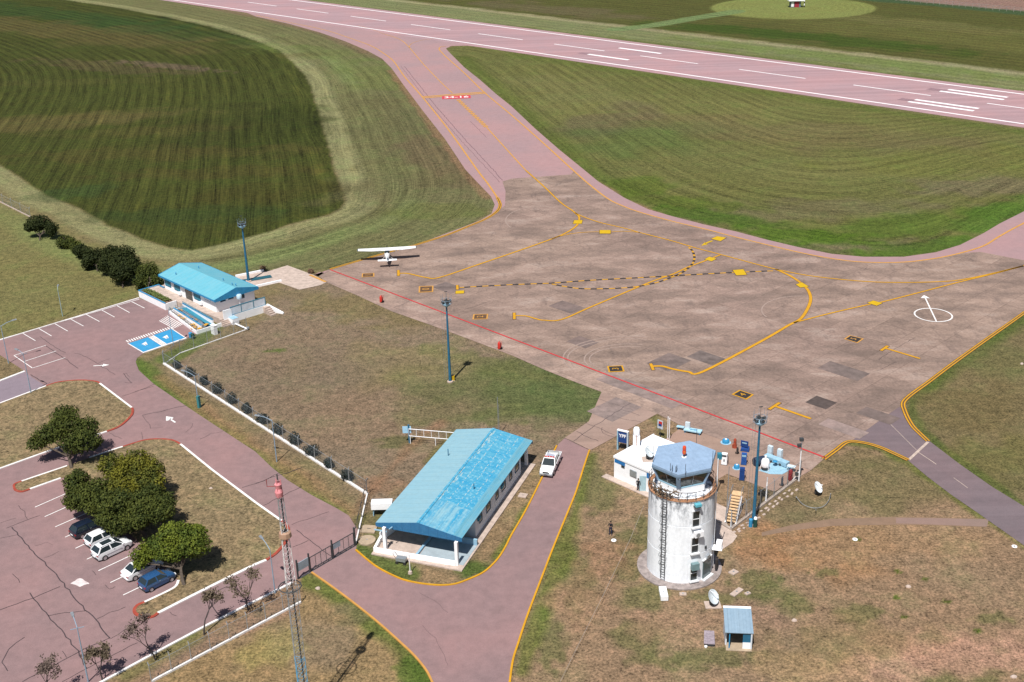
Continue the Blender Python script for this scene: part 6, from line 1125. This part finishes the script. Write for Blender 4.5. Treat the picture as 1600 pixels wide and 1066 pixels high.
#@@PART6
# ---------------------------------------------------------------- vehicles
def wheel(t, x, y, r=.32, w_=.2):
    s_ = 1 if y > 0 else -1; R_ = Matrix.Rotation(rad(90), 3, 'X')
    o = MB().lathe([(r*.62, -w_/2), (r*.95, -w_/2), (r, -w_*.35), (r, w_*.35), (r*.95, w_/2), (r*.62, w_/2)], (x, y, r), 20, rot=R_).build('wheel', RUBBER, t, True)
    MB().lathe([(0, -w_*.42), (r*.62, -w_*.5), (r*.62, w_*.5), (0, w_*.42)], (x, y, r), 16, rot=R_).build('rim', plain('alloy', (.5,.5,.52,1), .3, .05, metal=.6), o)
def car(label, px, heading, paint, L=4.2, W=1.75, H=1.5, style='hatch', grp='cars parked under the trees', wname='parked_car'):
    """x forward, origin at rear bumper centre on the ground"""
    t = thing(wname, label, 'car', G(*px), heading, grp); hw = W/2
    def ring(x, z0, z1, w0, w1, wm=None):
        wm = wm or w1; zm = z0+(z1-z0)*.5
        return [(x, -w0, z0), (x, -wm, zm), (x, -w1*.96, z1-.06), (x, -w1*.82, z1), (x, w1*.82, z1), (x, w1*.96, z1-.06), (x, wm, zm), (x, w0, z0)]
    hood, deck = {'hatch': (.92, .98), 'suv': (1.0, 1.08), 'sedan': (.88, .98)}[style]
    S = [(0, .38, deck-.22, .74, .80), (.06, .28, deck-.05, .84, .9), (.35, .24, deck, .92, .97), (L*.3, .22, deck-.02, .95, 1.), (L*.62, .22, deck-.03, .95, 1.), (L*.78, .24, hood, .93, .96), (L*.93, .28, hood-.12, .86, .88), (L-.04, .34, hood-.3, .72, .76), (L, .4, hood-.42, .62, .66)]
    MB().loft([ring(x, z0, z1, hw*w0, hw*w1) for x, z0, z1, w0, w1 in S]).build('body', paint, t, True)
    rb = {'hatch': (.05, .55, L*.55, L*.74), 'suv': (.05, .6, L*.56, L*.76), 'sedan': (.45, 1.25, L*.56, L*.76)}[style]
    def gr(x, z, w_): return (x, w_, z)
    zb = deck-.06; g = MB(); w0, w1 = hw*.93, hw*.70
    g.hexa([(rb[0]+.05, -w0, zb), (rb[3], -w0, zb), (rb[3], w0, zb), (rb[0]+.05, w0, zb)], [(rb[1], -w1, H-.03), (rb[2], -w1, H-.03), (rb[2], w1, H-.03), (rb[1], w1, H-.03)]); g.build('windows', GLASS, t)
    n = 6; rs_ = []
    for k in range(n+1):
        f = k/n; x = rb[1]-.08+(rb[2]+.05-rb[1]+.08)*f; z = H-.02+.05*math.sin(math.pi*f); rs_.append([(x, -w1*1.04, z-.05), (x, -w1*.9, z), (x, 0, z+.02), (x, w1*.9, z), (x, w1*1.04, z-.05), (x, 0, z-.06)])
    rf = MB().loft(rs_).build('roof', paint, t, True)
    pm = MB()
    for s_ in (-1, 1):
        for (xa, xb) in ((rb[0]+.08, rb[1]), (rb[3]-.02, rb[2]), (L*.40, L*.38)): pm.hexa([(xa-.07, s_*(w0+.01), zb), (xa+.07, s_*(w0+.01), zb), (xa+.07, s_*(w0-.06), zb), (xa-.07, s_*(w0-.06), zb)], [(xb-.06, s_*(w1+.02), H-.04), (xb+.06, s_*(w1+.02), H-.04), (xb+.06, s_*(w1-.05), H-.04), (xb-.06, s_*(w1-.05), H-.04)])
    pm.build('pillars', paint, t)
    for x in (L*.18, L*.81):
        for y in (-hw+.08, hw-.08): wheel(t, x, y, .33 if style != 'hatch' else .3)
    TL = plain('tail_red', (.35, .01, .01, 1), .3); HL = plain('headlight', (.75, .78, .8, 1), .1)
    for s_ in (-1, 1):
        MB().cbox((.04, s_*hw*.72, deck-.28), (.08, .32, .16)).build('tail_light', TL, t); MB().cbox((L-.12, s_*hw*.62, hood-.3), (.14, .34, .14)).build('headlight', HL, t); MB().cbox((L*.70, s_*(hw+.08), deck+.02), (.12, .18, .12)).build('mirror', paint, t)
        MB().bar((L*.25, s_*hw*1.0, .62), (L*.68, s_*hw*1.0, .62), .02).build('door_trim', DARKM, t); MB().cbox((L*.46, s_*hw*.99, deck-.12), (.18, .03, .03)).build('door_handle', GREYM, t)
    MB().cbox((.0, 0, .42), (.1, W*.8, .16)).build('rear_bumper', plain('bumper_plastic', (.05,.05,.055,1)) if style != 'sedan' else paint, t); MB().cbox((L-.02, 0, .4), (.1, W*.6, .18)).build('front_grille', BLK, t); MB().cbox((-.06, 0, .56), (.02, .5, .12)).build('number_plate', WHITEC, t)
    if style == 'suv': MB().box(rb[1]+.35, rb[2]-.25, -w1*.62, w1*.62, H+.045, H+.065).build('sunroof', GLASS, t); 
    if style == 'suv':
        for s_ in (-1, 1): MB().bar((rb[1], s_*w1*.95, H+.05), (rb[2], s_*w1*.95, H+.05), .05).build('roof_rail', GREYM, t)
    return t
def carpaint(name, c, rough=.25):
    m, t, b = nodes(name); b.inputs['Base Color'].default_value = c; b.inputs['Roughness'].default_value = rough; b.inputs['Coat Weight'].default_value = .6; b.inputs['Coat Roughness'].default_value = .08
    n = noise(t, texco(t), 6, 3); t.links.new(mrange(t, n, .3, .7, rough*.8, rough*1.5), b.inputs['Roughness']); return m
hd = math.atan2(110.35-107.34, -42.22+45.09)
WP = carpaint('car_white', (.82, .84, .86, 1)); car('dark navy car at the far end of the row of parked cars', (114,842), hd, carpaint('car_navy', (.008,.014,.03,1), .2), 4.1, 1.72, 1.5)
car('white hatchback mostly under the tree, left of the white car with a sunroof', (137,857), hd, WP, 4.1, 1.72, 1.48); car('white car with a dark sunroof and roof rails in the middle of the row', (148.5,876), hd, WP, 4.25, 1.82, 1.58, 'suv')
car('white saloon beside the blue hatchback, partly under the nearest tree', (195,908), hd, WP, 4.4, 1.76, 1.46, 'sedan'); car('blue hatchback nearest the red kerb end of the row', (222,925), hd, carpaint('car_blue', (.02,.075,.19,1), .25), 3.8, 1.68, 1.46)
# pickup, facing the camera
ph = math.atan2(117.31-133.11, 1.04-5.37)
def pickup(px, heading):
    L, W, H = 5.0, 1.78, 1.72; hw = W/2; c0 = G(*px); t = thing('pickup_truck', 'white pickup with a black load bed parked by the yellow kerb', 'pickup truck', c0-Vector((math.cos(heading), math.sin(heading), 0))*L, heading)
    def ring(x, z0, z1, w0, w1): return [(x, -w0, z0), (x, -w1, (z0+z1)/2), (x, -w1*.96, z1-.05), (x, -w1*.84, z1), (x, w1*.84, z1), (x, w1*.96, z1-.05), (x, w1, (z0+z1)/2), (x, w0, z0)]
    MB().loft([ring(x, z0, z1, hw*a, hw*b) for x, z0, z1, a, b in ((1.55, .42, 1.08, .95, 1), (3.1, .4, 1.08, .95, 1.), (3.5, .4, 1.06, .94, .98), (4.6, .42, .98, .9, .94), (4.92, .46, .86, .82, .88), (5., .5, .76, .74, .8))]).build('body', WP, t, True)
    b = MB(); b.box(0, 1.6, -hw, -hw+.08, .5, 1.08).box(0, 1.6, hw-.08, hw, .5, 1.08).box(0, .08, -hw+.08, hw-.08, .5, 1.08); b.build('load_bed', WP, t); MB().box(.08, 1.6, -hw+.08, hw-.08, .5, .62).box(.08, 1.6, -hw+.08, -hw+.1, .62, 1.1).box(.08, 1.6, hw-.1, hw-.08, .62, 1.1).build('bed_liner', BLK, t)
    MB().tube([(1.5, -hw+.1, 1.05), (1.35, -hw+.1, 1.75), (1.35, hw-.1, 1.75), (1.5, hw-.1, 1.05)], .035, 6).build('roll_bar', BLK, t)
    g = MB(); g.hexa([(1.65, -hw*.92, 1.03), (3.75, -hw*.92, 1.03), (3.75, hw*.92, 1.03), (1.65, hw*.92, 1.03)], [(1.8, -hw*.74, H-.04), (3.0, -hw*.74, H-.04), (3.0, hw*.74, H-.04), (1.8, hw*.74, H-.04)]); g.build('windows', GLASS, t)
    MB().hexa([(1.72, -hw*.77, H-.05), (3.08, -hw*.77, H-.05), (3.08, hw*.77, H-.05), (1.72, hw*.77, H-.05)], [(1.8, -hw*.7, H+.02), (3.0, -hw*.7, H+.02), (3.0, hw*.7, H+.02), (1.8, hw*.7, H+.02)]).build('roof', WP, t)
    for k in range(5): MB().hexa([(1.9+k*.14, -hw*.6, H+.024), (1.96+k*.14, -hw*.6, H+.024), (2.26+k*.14, hw*.6, H+.024), (2.2+k*.14, hw*.6, H+.024)], [(1.9+k*.14, -hw*.6, H+.03), (1.96+k*.14, -hw*.6, H+.03), (2.26+k*.14, hw*.6, H+.03), (2.2+k*.14, hw*.6, H+.03)]).build('roof_stripe', BLUED, t)
    for k in range(4): MB().cbox((2.92, -.48+k*.32, H+.09), (.16, .24, .12)).build('light_bar_segment', REDB, t)
    for s_ in (-1, 1):
        MB().bar((3.72, s_*hw*.9, 1.04), (3.02, s_*hw*.74, H-.03), .08).build('pillar', WP, t); MB().bar((2.4, s_*hw*.93, 1.04), (2.38, s_*hw*.755, H-.03), .07).build('pillar', WP, t); MB().bar((1.7, s_*hw*.93, 1.04), (1.8, s_*hw*.755, H-.03), .1).build('pillar', WP, t)
        MB().cbox((4.9, s_*hw*.68, .74), (.16, .36, .16)).build('headlight', plain('headlight', (0,0,0,1)), t); MB().cbox((3.45, s_*(hw+.1), 1.1), (.12, .2, .16)).build('mirror', BLK, t); MB().cbox((-.01, s_*hw*.85, .85), (.05, .14, .3)).build('tail_light', plain('tail_red', (0,0,0,1)), t)
        for x in (.95, 4.15): wheel(t, x, s_*(hw-.1), .34, .22)
    MB().cbox((4.99, 0, .72), (.06, .8, .18)).build('grille', BLK, t); MB().cbox((5.03, 0, .48), (.16, W*.92, .2)).build('front_bumper', GREYM, t); MB().cbox((5.12, 0, .5), (.02, .42, .12)).build('number_plate', plain('plate', (.1,.1,.12,1)), t); return t
pickup((853,747), ph)
# ---------------------------------------------------------------- light aircraft (nose away from the camera)
at_ = G(606.5,409); ac = thing('light_aircraft', 'white high-wing single-engined aeroplane parked at the left corner of the apron', 'aeroplane', (at_.x+.25, at_.y-3.6, 0), rad(95.3)); ac.scale = (1.04, 1.04, 1.04)
def ell(x, zc, w_, h_, n=14): return [(x, w_*math.cos(2*math.pi*k/n), zc+h_*math.sin(2*math.pi*k/n)) for k in range(n)]
ACW = carpaint('aircraft_white', (.85, .86, .88, 1), .3)
MB().loft([ell(-.3, 1.35, .06, .12), ell(1.0, 1.3, .2, .28), ell(2.4, 1.25, .38, .45), ell(3.5, 1.3, .52, .68), ell(4.6, 1.25, .54, .7), ell(5.3, 1.1, .5, .5), ell(6.2, 1.05, .42, .38), ell(6.6, 1.05, .22, .22)]).build('fuselage', ACW, ac, True)
wg = MB()
for s_ in (-1, 1): wg.loft([[(5.05, s_*y, 2.06), (4.7, s_*y, 2.16), (4.1, s_*y, 2.14), (5.05-c, s_*y, 2.02+dz), (4.7, s_*y, 1.98+dz*0)] for y, c, dz in ((0, 1.55, .0), (2.8, 1.55, .0))]) if 0 else None
def wing(m, y0, y1, le0, te0, le1, te1, z0, z1, th=.16):
    A = [(te0, y0, z0), ((te0+le0)/2, y0, z0+th*.7), (le0-.25, y0, z0+th), (le0, y0, z0+th*.4), (le0-.3, y0, z0-.03)]; B = [(te1, y1, z1), ((te1+le1)/2, y1, z1+th*.6), (le1-.2, y1, z1+th*.85), (le1, y1, z1+th*.35), (le1-.25, y1, z1-.03)]; m.loft([A, B])
for s_ in (-1, 1):
    m = MB(); wing(m, 0, s_*2.6, 5.15, 3.65, 5.15, 3.65, 2.0, 2.03); wing(m, s_*2.6, s_*5.1, 5.15, 3.65, 5.05, 4.0, 2.03, 2.1, .14); w_o = m.build('wing', ACW, ac)
    MB().loft([[(4.0, s_*5.1, 2.08), (4.6, s_*5.1, 2.2), (5.05, s_*5.1, 2.12)], [(3.95, s_*5.24, 2.06), (4.5, s_*5.24, 2.18), (5.0, s_*5.24, 2.12)]]).build('wing_tip', plain('dark_tip', (.03,.06,.08,1)), w_o)
    MB().bar((3.68, s_*1.0, 2.115), (3.78, s_*2.6, 2.13), .03).build('flap_gap', GREYM, w_o); MB().bar((4.6, s_*.5, .95), (4.6, s_*2.3, 2.0), .09, .04).build('wing_strut', ACW, ac)
    m = MB(); wing(m, 0, s_*1.65, 1.05, .0, .85, .1, 1.32, 1.34, .08); m.build('tailplane', ACW, ac)
    MB().bar((4.0, s_*.4, .85), (3.95, s_*1.05, .25), .08, .04).build('landing_leg', ACW, ac); wheel(ac, 3.95, s_*1.1, .22, .12)
m = MB(); m.loft([[(.0, -.04, 1.45), (.0, .04, 1.45), (1.1, .04, 1.5), (1.1, -.04, 1.5)], [(-.3, -.03, 2.45), (-.3, .03, 2.45), (.15, .03, 2.5), (.15, -.03, 2.5)]]); m.build('tail_fin', plain('fin_dark', (.06,.14,.2,1)), ac)
MB().loft([[(2.9, -.3, 1.6), (2.9, .3, 1.6), (3.0, .25, 1.9), (3.0, -.25, 1.9)], [(3.6, -.46, 1.65), (3.6, .46, 1.65), (3.6, .34, 2.05), (3.6, -.34, 2.05)]]).build('rear_window', GLASS, ac); MB().loft([[(5.5, -.42, 1.45), (5.5, .42, 1.45), (5.45, .38, 1.5), (5.45, -.38, 1.5)], [(5.0, -.5, 1.5), (5.0, .5, 1.5), (4.95, .42, 2.02), (4.95, -.42, 2.02)]]).build('windscreen', GLASS, ac)
MB().lathe([(.0, 0), (.14, .05), (.16, .2), (0, .42)], (6.58, 0, 1.05), 12, rot=Matrix.Rotation(rad(90), 3, 'Y')).build('spinner', ACW, ac); MB().cbox((6.75, 0, 1.05), (.04, .14, 1.8), 0, 0).build('propeller', BLK, ac); MB().bar((5.9, 0, .8), (6.0, 0, .25), .07).build('nose_leg', GREYM, ac); wheel(ac, 6.0, .01, .2, .12)
# ---------------------------------------------------------------- people
def person(label, u, v, rz, shirt, trousers, hair, h=1.74, lean=0., arms='down'):
    t = thing('person', label, 'person', G(u, v), rz); s = h/1.74
    J = {'pelvis': (0, 0, .95), 'belly': (0, 0, 1.1), 'chest': (0, .01, 1.33), 'neck': (0, .0, 1.49), 'head0': (0, -.01, 1.58), 'head1': (0, -.01, 1.70)}; E_ = [('pelvis', 'belly'), ('belly', 'chest'), ('chest', 'neck'), ('neck', 'head0'), ('head0', 'head1')]; Rr = {'pelvis': .145, 'belly': .13, 'chest': .155, 'neck': .055, 'head0': .085, 'head1': .085}
    for sd_, q in ((1, 'l'), (-1, 'r')):
        J.update({q+'hip': (sd_*.09, 0, .88), q+'knee': (sd_*.11, -.02, .49), q+'ank': (sd_*.12, .02, .09), q+'toe': (sd_*.14, -.14, .045), q+'sho': (sd_*.19, 0, 1.42)})
        if arms == 'camera' : J.update({q+'elb': (sd_*.27, -.10, 1.18), q+'wri': (sd_*.10, -.30, 1.25)})
        else: J.update({q+'elb': (sd_*.26, .02, 1.14), q+'wri': (sd_*.25, -.07, .90)})
        Rr.update({q+'hip': .095, q+'knee': .06, q+'ank': .042, q+'toe': .04, q+'sho': .065, q+'elb': .043, q+'wri': .028})
        E_ += [('pelvis', q+'hip'), (q+'hip', q+'knee'), (q+'knee', q+'ank'), (q+'ank', q+'toe'), ('chest', q+'sho'), (q+'sho', q+'elb'), (q+'elb', q+'wri')]
        w0 = Vector(J[q+'wri']); d = (w0-Vector(J[q+'elb'])).normalized(); sx = d.cross(Vector((0, 1, 0))).normalized(); J[q+'palm'] = tuple(w0+d*.07); Rr[q+'palm'] = .03; E_.append((q+'wri', q+'palm'))
        for i, (o_, l) in enumerate(((-.03, .075), (-.01, .085), (.01, .08), (.03, .06))): n_ = q+'f%d' % i; J[n_+'a'] = tuple(w0+d*.10+sx*o_); J[n_+'b'] = tuple(w0+d*(.10+l)+sx*o_+Vector((0, -.02, 0))); Rr[n_+'a'] = Rr[n_+'b'] = .0095; E_ += [(q+'palm', n_+'a'), (n_+'a', n_+'b')]
        J[q+'th'] = tuple(w0+d*.08+Vector((0, -.055, 0))); Rr[q+'th'] = .01; E_.append((q+'palm', q+'th'))
    K_ = list(J); me = bpy.data.meshes.new('body'); me.from_pydata([tuple(Vector(J[k])*s) for k in K_], [(K_.index(a), K_.index(b)) for a, b in E_], []); o = bpy.data.objects.new('body', me); COL.objects.link(o)
    md = o.modifiers.new('s', 'SKIN'); sv = me.skin_vertices[0].data
    for i, k in enumerate(K_): sv[i].radius = (Rr[k]*s*(1.12 if k in ('pelvis', 'belly', 'chest') else 1), Rr[k]*s*(.75 if k in ('pelvis', 'belly', 'chest') else 1)); sv[i].use_root = (k == 'pelvis')
    sb_ = o.modifiers.new('u', 'SUBSURF'); sb_.levels = sb_.render_levels = 1
    dg = bpy.context.evaluated_depsgraph_get(); m2 = bpy.data.meshes.new_from_object(o.evaluated_get(dg)); bpy.data.objects.remove(o); b = bpy.data.objects.new('body', m2); COL.objects.link(b); b.parent = t
    SKIN = plain('skin', (.42, .25, .18, 1), .6, .03); m2.materials.clear()
    for mm in (SKIN, shirt, trousers, BLK): m2.materials.append(mm)
    for p in m2.polygons:
        c = p.center/s; p.use_smooth = True; far = abs(c.x) > .2 and c.z < 1.0
        if c.z > 1.49: p.material_index = 0
        elif arms == 'camera' and c.y < -.26: p.material_index = 0
        elif arms != 'camera' and far and c.z < .93: p.material_index = 0
        elif c.z > .98 or far: p.material_index = 1
        elif c.z > .1: p.material_index = 2
        else: p.material_index = 3
    MB().lathe([(0, .09), (.06, .075), (.095, .02), (.1, -.03), (.085, -.06)], Vector((0, .015, 1.70))*s, 14).build('hair', hair, t, True)
    f = MB(); f.cbox(Vector((0, -.105, 1.655))*s, (.025, .035, .04)); f.build('nose', SKIN, t)
    for sd_ in (-1, 1): MB().cbox(Vector((sd_*.034, -.092, 1.675))*s, (.024, .012, .012)).build('eye', BLK, t); MB().cbox(Vector((sd_*.098, -.0, 1.65))*s, (.02, .04, .06)).build('ear', SKIN, t)
    MB().cbox(Vector((0, -.092, 1.61))*s, (.05, .012, .01)).build('mouth', plain('lips', (.3,.1,.08,1)), t)
    return t
DK = plain('black_cloth', (.012,.013,.018,1), .9, .1); NV = plain('navy_cloth', (.015,.025,.07,1), .9, .1); HR = plain('dark_hair', (.012,.009,.008,1), .7)
person('person in a black top and navy trousers standing alone on the tower lawn', 954,836,rad(-20),DK,NV,HR,1.74,0,'camera')
person('person in dark clothes standing at the door of the white fuel office', 997,768,rad(150),DK,DK,HR,1.74)
# ---------------------------------------------------------------- apron edge hydrants, far hut, small things
for lab, u, v in (('red wheeled extinguisher on the apron edge, nearer the aeroplane', 596,473), ('red wheeled extinguisher on the apron edge, nearer the long blue roof', 780.5,546)):
    t = thing('wheeled_extinguisher', lab, 'extinguisher', G(u, v), rad(-46), 'red wheeled extinguishers along the apron'); MB().lathe([(0, .15), (.28, .15), (.28, 1.0), (.16, 1.2), (.06, 1.3), (0, 1.3)], n=14).build('cylinder', REDB, t, True)
    for s_ in (-1, 1): MB().lathe([(.22, -.03), (.22, .03), (.08, .03), (.08, -.03)], (s_*.32, .12, .22), 12, rot=Matrix.Rotation(rad(90), 3, 'Y')).build('wheel', RUBBER, t)
    MB().tube([(-.2, .2, .4), (-.2, .35, 1.25), (.2, .35, 1.25), (.2, .2, .4)], .03, 6).build('handle', REDB, t); MB().tube([(.1, 0, 1.25), (.38, -.1, 1.0), (.4, -.1, .4), (.2, -.2, .2)], .04, 6).build('hose', BLK, t)
t = thing('field_hut', 'small white-roofed hut with a red front in the middle of the far mown circle', 'hut', G(1242,11)); MB().box(-2.2, 2.2, -1.5, 1.5, 0, 2.6).build('wall', plain('hut_dark', (.12,.16,.2,1)), t); MB().box(-3.2, 3.4, -2.2, 2.2, 2.7, 3.2).build('roof', WHITEC, t); MB().box(-.6, 1.4, -1.56, -1.5, 0, 2.4).build('front_panel', plain('hut_red', (.3,.03,.05,1)), t); MB().box(-2., -.9, -1.56, -1.5, .3, 2.2).build('window', WHITEC, t)
t = thing('marker_post', 'black and white banded marker post beside the far hut', 'post', G(1256.5,11.5)); 
for k in range(4): MB().tube([(0, 0, k*.8), (0, 0, k*.8+.8)], .22, 6).build('band', WHITEC if k % 2 else BLK, t)
t = thing('perimeter_fence', 'faint wire fence line along the pinkish field at the top right', 'fence'); a, b = G(1400,1.5), G(1640,24)
for k in range(24): p = a.lerp(b, k/23); MB().tube([p, p+Vector((0, 0, 2))], .08, 4).build('post', CONC, t)
for z in (.7, 1.3, 1.9): MB().tube([a+Vector((0, 0, z)), b+Vector((0, 0, z))], .03, 4).build('wire', GREYM, t)
t = thing('waste_bins', 'pair of blue and dark green bins on the grass beside the blue bays', 'bin', G(300,528.5), rad(-46)); MB().lathe([(0, 0), (.25, 0), (.3, .8), (.26, .85), (0, .85)], (-.35, 0, 0), 12).build('blue_bin', TRIM, t); MB().lathe([(0, 0), (.25, 0), (.3, .8), (.26, .85), (0, .85)], (.35, 0, 0), 12).build('green_bin', plain('dark_green', (0,0,0,1)), t)
t = thing('meter_cabinet', 'small white cabinet on the grass below the terminal ramp', 'cabinet', G(335.5,522), rad(-46)); MB().box(-.5, .5, -.3, .3, 0, 1.5).build('cabinet', WHITE, t); MB().box(-.55, .55, -.35, .35, 1.5, 1.58).build('lid', WHITEC, t)
t = thing('hose_reel_frame', 'low curved pipe frame in the grass in front of the field dish', 'frame'); P_ = [(1244,776),(1252,786),(1263,792),(1275,794),(1287,791),(1295,782),(1298,771)]; MB().tube(cat([G(u, v, .25) for u, v in P_], 4), .035, 6).build('pipe', GREYM, t); 
for u, v in ((1244,777),(1275,797),(1298,772)): MB().tube([G(u, v), G(u, v, .9)], .04, 6).build('leg', GREYM, t)
